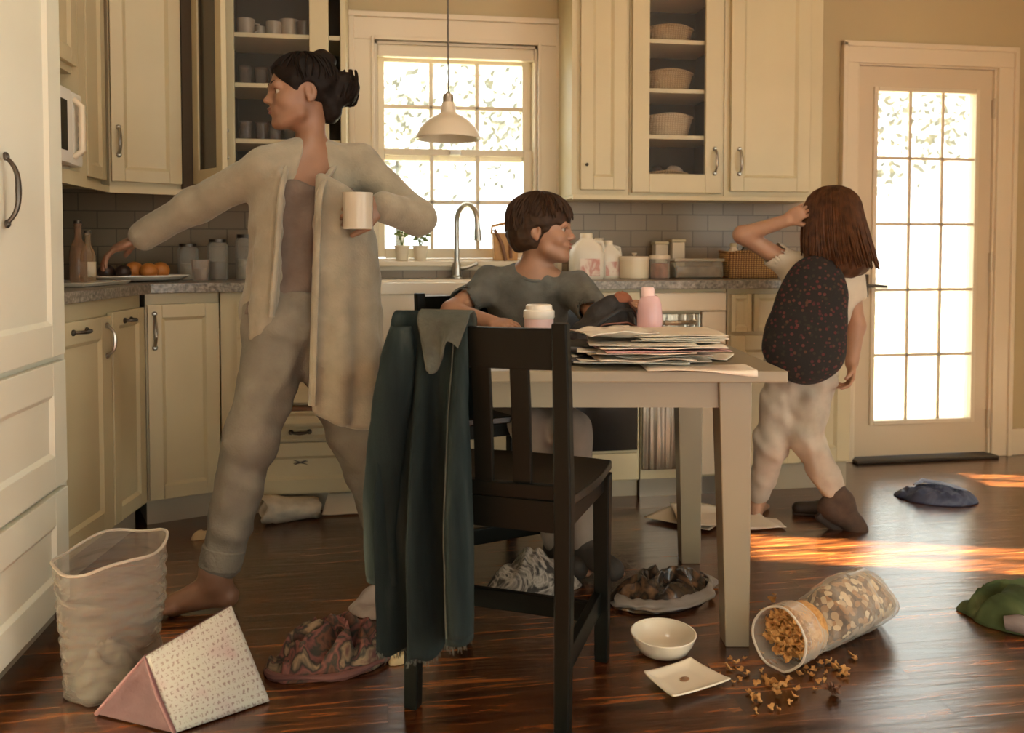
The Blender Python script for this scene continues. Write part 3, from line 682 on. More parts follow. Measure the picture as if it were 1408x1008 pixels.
# left wall: narrow door and microwave bay (faces +X)
lw = thing('wall_cabinet', 'narrow cream wall cabinet right of the microwave', 'cabinet', (-1.000, 3.000, 1.268), R(90))
carcass(lw, 0.205, 0.395, 0.0, ZT-1.268)
front(lw, 'door', 0.012, 0.200, 0.018, 1.10, None, fr=0.045)
mb = thing('microwave_bay', 'cream wall cabinet with an open bay holding the microwave', 'cabinet', (-1.000, 2.450, 1.268), R(90))
bm = B(((0, 0.0, 0.0), (0.02, 0.395, ZT-1.268)), ((0.48, 0.0, 0.0), (0.546, 0.395, ZT-1.268)), ((0.02, 0.0, 0.0), (0.48, 0.395, 0.022)), ((0.02, 0.02, 0.345), (0.48, 0.395, ZT-1.268)), ((0.02, 0.38, 0.02), (0.48, 0.395, 0.345)))
obj('carcass', bm, M['cab'], mb)
front(mb, 'door', 0.03, 0.475, 0.368, 1.10, None, fr=0.05)
mw = thing('microwave', 'white microwave with rounded front in the bay at upper left', 'microwave', (-1.000, 2.480, 1.2905), R(90))
bm = B(((0.0, 0.02, 0.0), (0.43, 0.34, 0.255)), bev=0.01); obj('case', bm, M['white'], mw, smooth=True)
bm = B(((0.005, -0.03, 0.012), (0.32, 0.02, 0.248)), bev=0.018); md = obj('door', bm, mat('microwave_white', (0.78, 0.76, 0.70), 0.25), mw, smooth=True)
obj('window', B(((0.05, -0.033, 0.05), (0.26, -0.029, 0.205)), bev=0.002), M['black'], md)
bm = bmesh.new(); tube(bm, [(0.345, -0.02, 0.04), (0.345, -0.045, 0.06), (0.345, -0.045, 0.20), (0.345, -0.02, 0.22)], 0.011); obj('handle', bm, M['white'], md, smooth=True)
bm = B(((0.325, -0.022, 0.012), (0.425, 0.02, 0.248)), bev=0.014); cp = obj('control_panel', bm, mat('microwave_panel', (0.72, 0.70, 0.63), 0.3), mw, smooth=True)
for k in range(4): obj('button', B(((0.375, -0.026, 0.05+k*0.035), (0.412, -0.021, 0.072+k*0.035)), bev=0.002), mat('button_grey', (0.4, 0.38, 0.33), 0.5), cp)
# light rail left
bm = bmesh.new(); slab_poly(bm, [(-1.004, 2.452), (-0.996, 2.452), (-0.992, 3.20), (-0.762, 3.325), (-0.648, 3.392), (-0.157, 3.392), (-0.157, 3.41), (-0.655, 3.41), (-0.77, 3.343), (-1.004, 3.21)], 1.244, 1.267)
tag(obj('light_rail', bm, M['cab']), 'cream light rail board under the left hand wall cabinets', 'cabinet rail')
# ------------------------------------------------------------------ dining table
TR = R(-9.0)
M['tab'] = mat('table_paint', (0.245, 0.208, 0.14), 0.38, var=0.06, vscale=5)
tb = thing('dining_table', 'cream painted dining table with square tapered legs, piled with papers', 'table', (0.591, 2.364, 0), TR)
TT = 0.727
obj('tabletop', B(((-0.565, -0.35, TT-0.030), (0.4725, 0.35, TT)), bev=0.004), M['tab'], tb)
obj('apron', B(((-0.45, -0.300, 0.625), (0.36, -0.280, TT-0.030)), ((-0.45, 0.290, 0.625), (0.36, 0.310, TT-0.030)), ((-0.465, -0.25, 0.625), (-0.445, 0.27, TT-0.030)), ((0.352, -0.25, 0.625), (0.372, 0.27, TT-0.030))), M['tab'], tb)
for sx in (-1, 1):
    for ya, sg in ((-0.312, 1), (0.322, -1)):
        a, b_ = 0.085, 0.062; xo = 0.3925 if sx > 0 else -0.485
        def q(w, z): 
            xs = sorted((xo, xo-sx*w)); ys = sorted((ya, ya+sg*w)); return [(xs[0], ys[0], z), (xs[1], ys[0], z), (xs[1], ys[1], z), (xs[0], ys[1], z)]
        bm = bmesh.new(); hexa(bm, q(b_, 0.0), q(a, TT-0.030)); obj('leg', bm, M['tab'], tb, bev=0.003)

# ------------------------------------------------------------------ chairs
M['chair'] = mat('charcoal_chair_paint', (0.0045, 0.005, 0.0038), 0.42, var=0.15, vscale=6, spec=0.10)
def make_chair(loc, rz, label, hb=0.882):
    r = thing('dining_chair', label, 'chair', loc, rz); m = M['chair']
    zs = 0.505
    for sx in (-1, 1):
        w = 0.018; x = 0.175*sx
        bm = bmesh.new()
        def sq(cx, cy, z, w): return [(cx-w, cy-w, z), (cx+w, cy-w, z), (cx+w, cy+w, z), (cx-w, cy+w, z)]
        lv = [(x, -0.172, 0.0, 0.0165), (x, -0.165, 0.25, 0.018), (x, -0.165, 0.50, 0.019), (x, -0.180, 0.72, 0.018), (x, -0.198, hb, 0.0165)]
        rings = [[bm.verts.new(p) for p in sq(cx, cy, z, w)] for cx, cy, z, w in lv]
        for a, c in zip(rings, rings[1:]):
            for k in range(4): bm.faces.new((a[k], a[(k+1) % 4], c[(k+1) % 4], c[k]))
        bm.faces.new(rings[0][::-1]); bm.faces.new(rings[-1])
        obj('back_post', bm, m, r, bev=0.004)
        bm = bmesh.new(); hexa(bm, sq(0.186*sx, 0.172, 0, 0.0165), sq(0.186*sx, 0.170, 0.475, 0.021)); obj('leg', bm, m, r, bev=0.003)
        bm = bmesh.new(); box(bm, (0.176*sx-0.010, -0.150, 0.125), (0.176*sx+0.010, 0.155, 0.178), bev=0.003); obj('stretcher', bm, m, r)
        bm = bmesh.new(); hexa(bm, [(0.166*sx, -0.15, 0.435), (0.182*sx, -0.15, 0.435), (0.194*sx, 0.16, 0.435), (0.178*sx, 0.16, 0.435)], [(0.166*sx, -0.15, 0.482), (0.182*sx, -0.15, 0.482), (0.194*sx, 0.16, 0.482), (0.178*sx, 0.16, 0.482)]); obj('seat_rail', bm, m, r)
    obj('stretcher', B(((-0.172, 0.160, 0.095), (0.172, 0.180, 0.145)), bev=0.003), m, r)
    obj('seat_rail', B(((-0.158, -0.176, 0.432), (0.158, -0.156, 0.500)), bev=0.002), m, r)
    obj('seat_rail', B(((-0.165, 0.160, 0.435), (0.165, 0.180, 0.482)), bev=0.002), m, r)
    # dished seat with bowed front and sides
    bm = bmesh.new()
    def seat(u, v):
        s = -1+2*u; y = -0.150+0.362*v
        wv = 0.185+0.020*v+0.012*math.sin(math.pi*v)
        y += (-0.020*s*s)*v
        dish = 0.010*(1-s*s)*math.sin(math.pi*min(1, max(0, v)))
        return Vector((s*wv, y, zs-dish))
    g = grid(bm, 17, 17, seat); bot = grid(bm, 17, 17, lambda u, v: Vector((seat(u, v).x, seat(u, v).y, 0.482)))
    n = 17
    for i in range(n-1):
        for A, j in ((g, 0), (g, n-1)):
            bm.faces.new((g[i][j], g[i+1][j], bot[i+1][j], bot[i][j])); bm.faces.new((g[j][i], g[j][i+1], bot[j][i+1], bot[j][i])) if A is g and True else None
            break
    for i in range(n-1):
        bm.faces.new((g[i][n-1], g[i+1][n-1], bot[i+1][n-1], bot[i][n-1])); bm.faces.new((g[n-1][i], g[n-1][i+1], bot[n-1][i+1], bot[n-1][i]))
    obj('seat', bm, mat('charcoal_seat', (0.009, 0.009, 0.0065), 0.25) if 'seat' not in M else M['seat'], r, smooth=True, bev=0.004)
    # curved top rail, lower back rail, slats
    def rail(name, z0, z1, ya, bow, th=0.020, w=0.160):
        bm = bmesh.new(); rr = []
        for k in range(13):
            s = -1+2*k/12; yy = lambda z: ya-0.11*(z-z0)+bow*(1-s*s)*-1
            rr.append([bm.verts.new((s*w, yy(z)+o, z)) for z, o in ((z0, -th/2), (z1, -th/2), (z1, th/2), (z0, th/2))])
        for a, c in zip(rr, rr[1:]):
            for k in range(4): bm.faces.new((a[k], a[(k+1) % 4], c[(k+1) % 4], c[k]))
        bm.faces.new(rr[0]); bm.faces.new(rr[-1][::-1]); return obj(name, bm, m, r, bev=0.003)
    rail('top_rail', hb-0.100, hb-0.012, -0.187, 0.010)
    rail('back_rail', 0.502, 0.535, -0.166, 0.006)
    for sx in (-1, 0, 1):
        bm = bmesh.new(); x = 0.084*sx; w = 0.021; b_ = 0.008*(1-abs(sx))+0.002
        lv = [(0.530, -0.166-b_), (0.60, -0.170-b_), (0.70, -0.178-b_), (hb-0.095, -0.190-b_)]
        rr = [[bm.verts.new((x+dx, y+dy, z)) for dx, dy in ((-w, -0.007), (w, -0.007), (w, 0.007), (-w, 0.007))] for z, y in lv]
        for a, c in zip(rr, rr[1:]):
            for k in range(4): bm.faces.new((a[k], a[(k+1) % 4], c[(k+1) % 4], c[k]))
        bm.faces.new(rr[0][::-1]); bm.faces.new(rr[-1]); obj('slat', bm, m, r, bev=0.002)
    return r
M['seat'] = mat('charcoal_seat', (0.009, 0.009, 0.0065), 0.25)
CH = (0.290, 1.920, 0.0); CR = R(-27)
chair = make_chair(CH, CR, 'charcoal slat-back chair in front of the table, denim coat over its back')
ch2 = copy_tree(chair); ch2.location = (0.345, 2.790, 0); ch2.rotation_euler = (0, 0, R(198))
ch2['label'] = 'charcoal chair behind the table with the boy sitting on it'

# ------------------------------------------------------------------ denim coat over the chair back
def denim_mat():
    m, nt, b = _nt('worn_denim'); L = nt.links.new
    tc = nt.nodes.new('ShaderNodeTexCoord'); mp = nt.nodes.new('ShaderNodeMapping'); mp.inputs['Scale'].default_value = (14, 14, 2.2); L(tc.outputs['Object'], mp.inputs['Vector'])
    n = nt.nodes.new('ShaderNodeTexNoise'); n.inputs['Scale'].default_value = 1.0; n.inputs['Detail'].default_value = 5; L(mp.outputs['Vector'], n.inputs['Vector'])
    cr = nt.nodes.new('ShaderNodeValToRGB'); _ramp(cr, [(0.004, 0.0078, 0.009), (0.013, 0.0215, 0.022), (0.045, 0.060, 0.056)], 0.30, 0.75)
    L(n.outputs['Fac'], cr.inputs['Fac']); L(cr.outputs['Color'], b.inputs['Base Color']); b.inputs['Roughness'].default_value = 0.9; b.inputs['Specular IOR Level'].default_value = 0.1
    w = nt.nodes.new('ShaderNodeTexNoise'); w.inputs['Scale'].default_value = 260; L(tc.outputs['Object'], w.inputs['Vector'])
    bp = nt.nodes.new('ShaderNodeBump'); bp.inputs['Strength'].default_value = 0.5; bp.inputs['Distance'].default_value = 0.0015; L(w.outputs['Fac'], bp.inputs['Height']); L(bp.outputs['Normal'], b.inputs['Normal'])
    return m
M['denim'] = denim_mat(); M['denimlt'] = mat('faded_denim', (0.05, 0.058, 0.046), 0.9, var=0.25, vscale=30, bump=0.5, bscale=200)
coat = thing('denim_coat', 'long dark denim coat draped over the back of the front chair', 'coat', CH, CR)
def coat_path(s):
    """s in 0..1: inside of the rail, over the top, down the outside"""
    if s < 0.16: k = s/0.16; return (-0.150-0.018*k, 0.66+0.215*k)
    if s < 0.24: a = (s-0.16)/0.08*math.pi; return (-0.190+0.024*math.cos(a), 0.880+0.018*math.sin(a))
    k = (s-0.24)/0.76; return (-0.216-0.030*k, 0.880-k)
def coat_pt(u, s):
    y, z = coat_path(s)
    k = max(0.0, (s-0.24)/0.76)
    xl = -0.198-0.010*math.sin(math.pi*min(1, k*1.1)); xr = -0.022+0.012*k+0.022*max(0, k-0.25)
    hem = 0.178+0.006*math.sin(31*u)+0.006*math.sin(13*u+1)+0.050/(1+math.exp(-(u-0.66)*40))
    if s >= 0.24: z = 0.880-(0.880-hem)*k
    f = math.cos(2*math.pi*(u-0.47+0.03*math.sin(3*k))/0.43)+0.30*math.sin(2*math.pi*(4.3*u)+1.1+2.5*k)
    f = math.copysign(abs(f)**0.75, f)
    A = 0.004+0.031*min(1, k*1.6)
    x = xl+(xr-xl)*u+0.006*math.sin(2*math.pi*3.1*u+2*k)*k
    y -= A*(f+0.75)*(1 if s > 0.2 else 0.2)
    n = 0.004*fbm(Vector((u*7, s*9, 1.7)))
    return Vector((x, y+n-0.012*k, z))
bm = bmesh.new(); grid(bm, 60, 80, lambda u, v: coat_pt(u, v)); body = obj('coat_body', bm, M['denim'], coat, smooth=True, auto=False, solid=0.005)
# placket with stitching and buttons along the right edge
bm = bmesh.new(); grid(bm, 5, 60, lambda u, v: coat_pt(0.86+0.13*u, 0.27+0.71*v)+Vector((0.004, -0.005, 0))); pl = obj('placket', bm, M['denim'], coat, smooth=True, auto=False, solid=0.004)
bm = bmesh.new(); tube(bm, [coat_pt(0.85, 0.28+0.70*k/50)+Vector((0, -0.007, 0)) for k in range(51)], 0.0012, 5); obj('stitching', bm, M['denimlt'], pl)
# frayed hem
random.seed(3); bm = bmesh.new()
for k in range(150):
    u = random.uniform(0.02, 0.99); p = coat_pt(u, 0.995); q = p+Vector((random.uniform(-0.006, 0.006), random.uniform(-0.004, 0.004), -random.uniform(0.006, 0.022))); tube(bm, [p, (p+q)/2+Vector((random.uniform(-.002, .002), 0, 0)), q], [0.0012, 0.001, 0.0006], 4)
obj('frayed_hem', bm, M['denimlt'], coat, kind='stuff')
# sleeve hanging on the left
bm = bmesh.new(); seg = 20; pts = [(-0.170, -0.235, 0.868), (-0.178, -0.246, 0.80), (-0.190, -0.253, 0.68), (-0.206, -0.257, 0.55), (-0.211, -0.257, 0.43), (-0.206, -0.255, 0.33), (-0.204, -0.254, 0.315)]
rd = [0.022, 0.036, 0.040, 0.038, 0.035, 0.034, 0.035]
def sl(u, v):
    x = v*(len(pts)-1); i = min(int(x), len(pts)-2); f = x-i
    p = Vector(pts[i]).lerp(Vector(pts[i+1]), f); r = rd[i]*(1-f)+rd[i+1]*f
    a = 2*math.pi*u; r *= 1+0.10*math.sin(3*a+4*v)+0.10*fbm(Vector((math.cos(a)*1.5, math.sin(a)*1.5, v*9)))
    return p+Vector((r*math.cos(a), 0.72*r*math.sin(a), 0))
g = grid(bm, 24, 50, sl, closed_u=True); obj('sleeve', bm, M['denim'], coat, smooth=True, auto=False, solid=0.005)
# pale collar flap over the rail
bm = bmesh.new()
def flap(u, v):
    if v < 0.25: y, z = coat_path(0.14+0.10*v/0.25)
    else: y, z = coat_path(0.24)[0]-0.012*(v-0.25), 0.88-0.001
    k = max(0, (v-0.25)/0.75)
    low = 0.105-0.060*u+0.020*math.sin(7*u)
    x0, x1 = -0.128+0.028*k, -0.012-0.024*k
    return Vector((x0+(x1-x0)*u, y-0.024-0.010*math.sin(2*math.pi*(1.6*u)+k)*k-0.004*(1-v), (z+0.006)-low*k))
grid(bm, 24, 26, flap); obj('collar', bm, M['denimlt'], coat, smooth=True, auto=False, solid=0.005, label='pale faded denim collar flap')

# ------------------------------------------------------------------ pendant lamp
pd = thing('pendant_lamp', 'white enamel pendant lamp hanging before the kitchen window', 'lamp', (0.245, 3.25, 1.468))
bm = bmesh.new()
prof = [(0.127, 0.0), (0.128, 0.004), (0.121, 0.016), (0.108, 0.042), (0.086, 0.068), (0.058, 0.086), (0.036, 0.097), (0.030, 0.104), (0.027, 0.125), (0.023, 0.142), (0.0, 0.142)]
lathe(bm, prof+[(0.020, 0.139), (0.024, 0.118), (0.027, 0.100), (0.055, 0.082), (0.083, 0.064), (0.105, 0.039), (0.119, 0.013), (0.127, 0.0)][0:0], 40)
obj('shade', bm, mat('cream_enamel', (0.72, 0.64, 0.50), 0.28), pd, smooth=True, solid=0.003)
bm = bmesh.new(); lathe(bm, [(0, 0.184), (0.008, 0.184), (0.010, 0.178), (0.020, 0.174), (0.022, 0.160), (0.022, 0.142), (0, 0.142)], 20); obj('socket_cap', bm, M['metal'], pd, smooth=True)
bm = bmesh.new(); tube(bm, [(0, 0, 0.18), (0, 0, ZC-1.468)], 0.0032, 8); obj('cord', bm, mat('grey_cord', (0.12, 0.10, 0.08), 0.6), pd)
bm = bmesh.new(); lathe(bm, [(0, 0.018), (0.014, 0.020), (0.027, 0.032), (0.030, 0.047), (0.024, 0.066), (0.014, 0.085), (0.013, 0.11), (0, 0.11)], 20); obj('bulb', bm, mat('frosted_bulb', (0.85, 0.8, 0.68), 0.3), pd, smooth=True)
bm = bmesh.new(); lathe(bm, [(0, ZC-1.468), (0.05, ZC-1.468), (0.05, ZC-1.483), (0.01, ZC-1.495), (0, ZC-1.495)], 24); obj('canopy', bm, M['metal'], pd)

# ------------------------------------------------------------------ faucet
fx = PY(628, 388, 3.665).x
fa = thing('kitchen_faucet', 'brushed steel gooseneck faucet behind the farmhouse sink', 'faucet', (fx, 3.665, 0.910))
bm = bmesh.new(); lathe(bm, [(0, 0), (0.027, 0), (0.027, 0.006), (0.021, 0.012), (0.019, 0.06), (0.017, 0.068), (0, 0.068)], 20); obj('base', bm, M['chrome'], fa, smooth=True)
bm = bmesh.new(); pts = [(0, 0, 0.06), (0, 0, 0.245)]; 
for k in range(1, 15):
    a = math.pi*k/15; pts.append((0.040*(1-math.cos(a)), -0.055*(1-math.cos(a)), 0.245+0.078*math.sin(a)))
pts += [(0.080, -0.110, 0.235), (0.081, -0.111, 0.205)]
tube(bm, pts, 0.0125, 12); obj('spout', bm, M['chrome'], fa, smooth=True)
bm = bmesh.new(); tube(bm, [(0.081, -0.111, 0.215), (0.082, -0.112, 0.165)], [0.015, 0.017], 12); obj('spray_head', bm, M['chrome'], fa, smooth=True)
bm = bmesh.new(); tube(bm, [(0.012, 0, 0.045), (0.045, 0, 0.048), (0.085, -0.005, 0.062)], [0.011, 0.010, 0.006], 10); sphere(bm, (0.087, -0.005, 0.063), 0.008); obj('lever', bm, M['chrome'], fa, smooth=True)
# ------------------------------------------------------------------ things on the floor
def crumple(bm, c, a, b, rot, h, seed, freq=1.0, edge=0.010, power=2.2, nr=34, nt=84, ridge=0.65, rim=0.12):
    """a heap of cloth: closed lump with fold ridges, resting on z = c.z"""
    cx, cy, cz = c; cr, sr = math.cos(rot), math.sin(rot); off = Vector((seed*7.31, seed*3.17, seed*1.9))
    rows = []
    for i in range(1, nr+1):
        r = i/nr; row = []
        for k in range(nt):
            th = 2*math.pi*k/nt; d = Vector((math.cos(th), math.sin(th), 0))
            rr = r*(1+rim*mnoise.noise(d*1.7+off)+0.05*mnoise.noise(d*5+off))
            x, y = a*rr*d.x, b*rr*d.y
            w = Vector((x*11*freq, y*11*freq, 0))+off
            w2 = w+Vector((mnoise.noise(w*0.7+Vector((5, 1, 2))), mnoise.noise(w*0.7+Vector((1, 9, 4))), 0))*1.1
            rg = 1.12-math.sqrt(mnoise.noise(w2)**2+0.006)*2.2; rg2 = 1.1-math.sqrt(mnoise.noise(w2*2.1+off)**2+0.012)*2
            hh = h*(1-r**power)*(1-ridge+ridge*(0.84*rg+0.16*rg2))+edge*(1-r**9)+0.002
            hh = max(hh, 0.003)
            row.append(bm.verts.new((cx+x*cr-y*sr, cy+x*sr+y*cr, cz+hh)))
        rows.append(row)
    top = bm.verts.new((cx, cy, cz+h*(1-ridge*0.4)+edge))
    for k in range(nt): bm.faces.new((top, rows[0][k], rows[0][(k+1) % nt]))
    for p, q in zip(rows, rows[1:]):
        for k in range(nt): bm.faces.new((p[k], q[k], q[(k+1) % nt], p[(k+1) % nt]))
    bot = [bm.verts.new((v.co.x*0.985+cx*0.015, v.co.y*0.985+cy*0.015, cz+0.001)) for v in rows[-1]]
    for k in range(nt): bm.faces.new((rows[-1][k], bot[k], bot[(k+1) % nt], rows[-1][(k+1) % nt]))
    bm.faces.new(bot[::-1])
def heap(name, label, cat, c, a, b, rot, h, seed, m, extra=None, **k):
    r = thing(name, label, cat, (c[0], c[1], 0), R(rot))
    bm = bmesh.new(); crumple(bm, (0, 0, 0), a, b, 0, h, seed, **k); obj(k.get('pn', 'cloth'), bm, m, r, smooth=True, auto=False)
    return r
M['floral'] = patch_mat('floral_cloth', [(0.008, 0.009, 0.006), (0.11, 0.040, 0.018), (0.022, 0.022, 0.013), (0.15, 0.05, 0.038), (0.010, 0.011, 0.007), (0.20, 0.135, 0.075), (0.09, 0.034, 0.025)], 16, 0.85, distort=0.6)
f1 = heap('blouse', 'crumpled floral blouse in orange and dark green on the floor by the front chair', 'clothing', (-0.135, 2.085), 0.168, 0.098, 14, 0.105, 3, M['floral'], freq=1.7, ridge=0.95, nr=44, nt=120, power=3.0, edge=0.014)
bm = bmesh.new(); tube(bm, [(0.168*math.cos(a)*0.97, 0.098*math.sin(a)*1.0, 0.012+0.004*math.sin(5*a)) for a in [R(185+k*11) for k in range(17)]], [0.008+0.003*math.sin(k) for k in range(17)], 8); obj('hem', bm, mat('pink_hem', (0.10, 0.038, 0.03), 0.85), f1, smooth=True)
heap('cloth', 'shiny pale grey cloth lying behind the floral blouse', 'cloth', (-0.005, 2.385), 0.105, 0.085, 5, 0.060, 11, mat('grey_satin', (0.36, 0.31, 0.28), 0.32, var=0.2, vscale=14), freq=0.8)
heap('cloth_scrap', 'small cream cloth scrap between the floral blouse and the chair leg', 'cloth', (0.030, 2.060), 0.034, 0.020, 40, 0.022, 5, mat('cream_scrap', (0.45, 0.36, 0.20), 0.8), freq=2.0, nr=10, nt=30)
M['bw'] = patch_mat('black_white_print', [(0.015, 0.014, 0.012), (0.03, 0.028, 0.024), (0.40, 0.37, 0.32), (0.05, 0.045, 0.04), (0.46, 0.43, 0.37)], 9, 0.6, distort=2.5)
bw = heap('scarf', 'black and white printed scarf heaped on the floor under the front chair', 'scarf', (0.442, 2.462), 0.140, 0.088, -6, 0.120, 21, M['bw'], freq=0.75, power=1.7, ridge=0.5)
heap('crumpled_paper', 'small white crumpled paper below the printed scarf, by the chair leg', 'paper', (0.560, 2.235), 0.045, 0.03, 10, 0.028, 9, mat('grey_paper', (0.42, 0.39, 0.33), 0.8), freq=2.0, nr=12, nt=36)
M['plast'] = patch_mat('black_plastic_bag', [(0.012, 0.010, 0.009), (0.05, 0.033, 0.02), (0.02, 0.017, 0.016), (0.16, 0.09, 0.045), (0.03, 0.03, 0.035)], 6, 0.22, distort=1.5, bump=0.7, bscale=18)
pb = heap('plastic_bag', 'glossy black and brown plastic bag flattened on the floor under the table', 'bag', (0.815, 2.345), 0.178, 0.118, 22, 0.075, 31, M['plast'], freq=1.15, power=2.6, ridge=0.85)
bm = bmesh.new()
def rimsheet(u, v):
    a = R(175+u*190); nz = mnoise.noise(Vector((a*2.2, v*1.5, 3))); rr = 0.86+0.24*v*(0.75+0.9*nz); return Vector((0.185*math.cos(a)*rr, 0.122*math.sin(a)*rr, 0.010+0.022*(1-v)+0.008*mnoise.noise(Vector((a*5, v*3, 9)))*(1-0.5*v)+0.003))
grid(bm, 60, 7, rimsheet); obj('white_lining', bm, mat('white_lining', (0.24, 0.22, 0.20), 0.35, bump=0.5, bscale=40), pb, smooth=True, auto=False, solid=0.003, label='white crinkled lining spilling from the bag edge')
M['green'] = patch_mat('green_fleece', [(0.020, 0.034, 0.010), (0.045, 0.070, 0.022), (0.085, 0.115, 0.045), (0.20, 0.22, 0.12)], 7, 0.95, distort=0.6)
gr = heap('fleece', 'green fleece with pale trim bundled at the right edge of the floor', 'clothing', (1.775, 2.015), 0.185, 0.105, -22, 0.085, 44, M['green'], freq=1.15, power=2.8, edge=0.030, ridge=0.9)
bm = bmesh.new(); tube(bm, [(-0.10+0.03*k, -0.108+0.0022*(k-3)**2, 0.026+0.006*math.sin(k*1.7)) for k in range(8)], [0.018, 0.024, 0.026, 0.022, 0.025, 0.026, 0.024, 0.016], 12); obj('trim', bm, mat('mauve_trim', (0.20, 0.17, 0.165), 0.9, bump=0.5, bscale=60), gr, smooth=True, label='pale mauve trim')
bl = heap('jacket', 'small navy blue jacket folded on the floor in front of the glazed door', 'clothing', (2.262, 3.085), 0.155, 0.095, -20, 0.042, 52, patch_mat('navy_nylon', [(0.015, 0.022, 0.055), (0.03, 0.045, 0.10), (0.07, 0.09, 0.16), (0.02, 0.028, 0.07)], 9, 0.5, distort=1.0), freq=1.9, edge=0.024, ridge=0.95)
bm = bmesh.new(); tube(bm, [(-0.10, -0.02, 0.062), (-0.06, 0.01, 0.074), (0.0, 0.0, 0.070), (0.05, -0.02, 0.062), (0.10, -0.02, 0.050)], [0.004, 0.009, 0.008, 0.009, 0.004], 8); obj('sleeve_fold', bm, mat('pale_blue_fold', (0.25, 0.30, 0.42), 0.6), bl, smooth=True)

# paper sheets spread beyond the table leg
def sheet(name, label, corners, m, z=0.004, curl=0.02, seed=1, cat='paper', solid=0.0015, group=None, nu=18, nv=14):
    q = [Vector(c) for c in corners]; c0 = sum(q, Vector((0, 0, 0)))/4
    r = thing(name, label, cat, (c0.x, c0.y, c0.z), 0, group)
    bm = bmesh.new()
    def fn(u, v):
        p = q[0].lerp(q[1], u).lerp(q[3].lerp(q[2], u), v)
        e = max(abs(u-0.5), abs(v-0.5))*2
        return p-c0+Vector((0, 0, z+curl*(e**4)*(0.5+0.5*mnoise.noise(Vector((u*2+seed, v*2, seed*3.1))))+0.25*curl*(1+mnoise.noise(Vector((u*3, v*3, seed*1.7))))))
    grid(bm, nu, nv, fn); obj('page', bm, m, r, smooth=True, auto=False, solid=solid)
    return r
M['paper'] = mat('white_paper', (0.72, 0.66, 0.55), 0.75, var=0.05, vscale=6)
M['paper2'] = mat('ivory_paper', (0.60, 0.53, 0.41), 0.75, var=0.06, vscale=5)
v3 = lambda x, y, z=0.0: Vector((x, y, z))
sheet('paper_sheet', 'large white paper sheet on the floor beyond the right front table leg', [v3(1.06, 2.86), v3(1.42, 2.80), v3(1.40, 3.03), v3(1.12, 3.14)], M['paper'], 0.010, 0.020, 2)
sheet('paper_sheet', 'ivory paper sheet lying under the large white sheet, its edge curled at left', [v3(0.97, 3.01), v3(1.16, 2.83), v3(1.30, 2.98), v3(1.14, 3.15)], M['paper2'], 0.003, 0.012, 5)
sheet('paper_sheet', 'thin pale sheet poking out toward the dark shoe by the girl', [v3(1.30, 2.83), v3(1.46, 2.83), v3(1.47, 2.93), v3(1.34, 2.98)], M['paper'], 0.002, 0.010, 8)
# paper bag rolled open, and a sheet leaning on the toe board
pbag = thing('paper_bag', 'crumpled white paper bag lying open under the drawer cabinet', 'bag', (-0.385, 3.215, 0.0), R(12))
bm = bmesh.new()
def pbf(u, v):
    a = 2*math.pi*u; r = (0.060-0.018*v)*(1+0.16*fbm(Vector((math.cos(a)*1.6+3, math.sin(a)*1.6, v*5))))
    z = 0.052-0.012*v+r*math.sin(a)*0.85; return Vector((-0.08+0.20*v+0.012*math.sin(3*a), r*math.cos(a)*1.1, max(0.004, z)))
g = grid(bm, 40, 20, pbf, closed_u=True); bm.faces.new([c[-1] for c in g]); obj('bag', bm, mat('waxed_paper', (0.55, 0.48, 0.36), 0.7, var=0.2, vscale=18, bump=0.8, bscale=30), pbag, smooth=True, auto=False, solid=0.003)
sheet('paper_sheet', 'white paper folded against the toe board right of the paper bag', [v3(-0.25, 3.24), v3(-0.10, 3.24), v3(-0.10, 3.318, 0.062), v3(-0.23, 3.318, 0.062)], M['paper2'], 0.003, 0.006, 12)
bm = bmesh.new(); crumple(bm, (0, 0, 0), 0.034, 0.016, R(25), 0.022, 61, freq=3, nr=8, nt=24)
cr_ = obj('bread_crust', bm, mat('crust', (0.50, 0.36, 0.19), 0.8), smooth=True); cr_.location = (-0.66, 3.06, 0); tag(cr_, 'small torn bread crust on the floor by the corner cabinet', 'food')

# ------------------------------------------------------------------ translucent bin with wrinkled liner
bn = thing('waste_bin', 'translucent plastic waste bin with wrinkled liner in front of the pantry', 'bin', (-0.645, 2.045, 0))
M['milky'] = film('milky_plastic', (0.32, 0.29, 0.24), 0.13, 0.35, bump=0.9, bscale=4.0, stretch=(2.0, 2.0, 16))
bm = bmesh.new()
def binf(u, v):
    a = 2*math.pi*u; r = 0.103+0.020*v**1.5
    wr = 0.0035*math.sin(v*62+2.2*math.sin(a+1)+5*fbm(Vector((math.cos(a), math.sin(a), v*2.0))))*(1 if v < 0.88 else 0.2)+0.006*fbm(Vector((math.cos(a)*2, math.sin(a)*2, v*4)))
    r += wr; h = 0.322+0.018*math.cos(a-0.6)+0.007*math.sin(4*a)
    return Vector((r*math.cos(a), 0.9*r*math.sin(a), 0.004+h*v))
g = grid(bm, 72, 60, binf, closed_u=True); bm.faces.new([c[0] for c in g][::-1]); obj('liner', bm, M['milky'], bn, smooth=True, auto=False, solid=0.0025)
bm = bmesh.new(); n = 72; tube(bm, [binf((k % n)/n, 1.0) for k in range(n+1)], 0.0035, 6, cap=False); obj('rim', bm, film('rim_plastic', (0.6, 0.54, 0.44), 0.45, 0.3), bn, smooth=True)
bm = bmesh.new(); crumple(bm, (0.0, 0.0, 0.008), 0.090, 0.080, 0, 0.10, 77, freq=1.4, nr=16, nt=48); obj('contents', bm, mat('crumpled_rubbish', (0.11, 0.09, 0.06), 0.8, var=0.3, vscale=20), bn, smooth=True, auto=False)

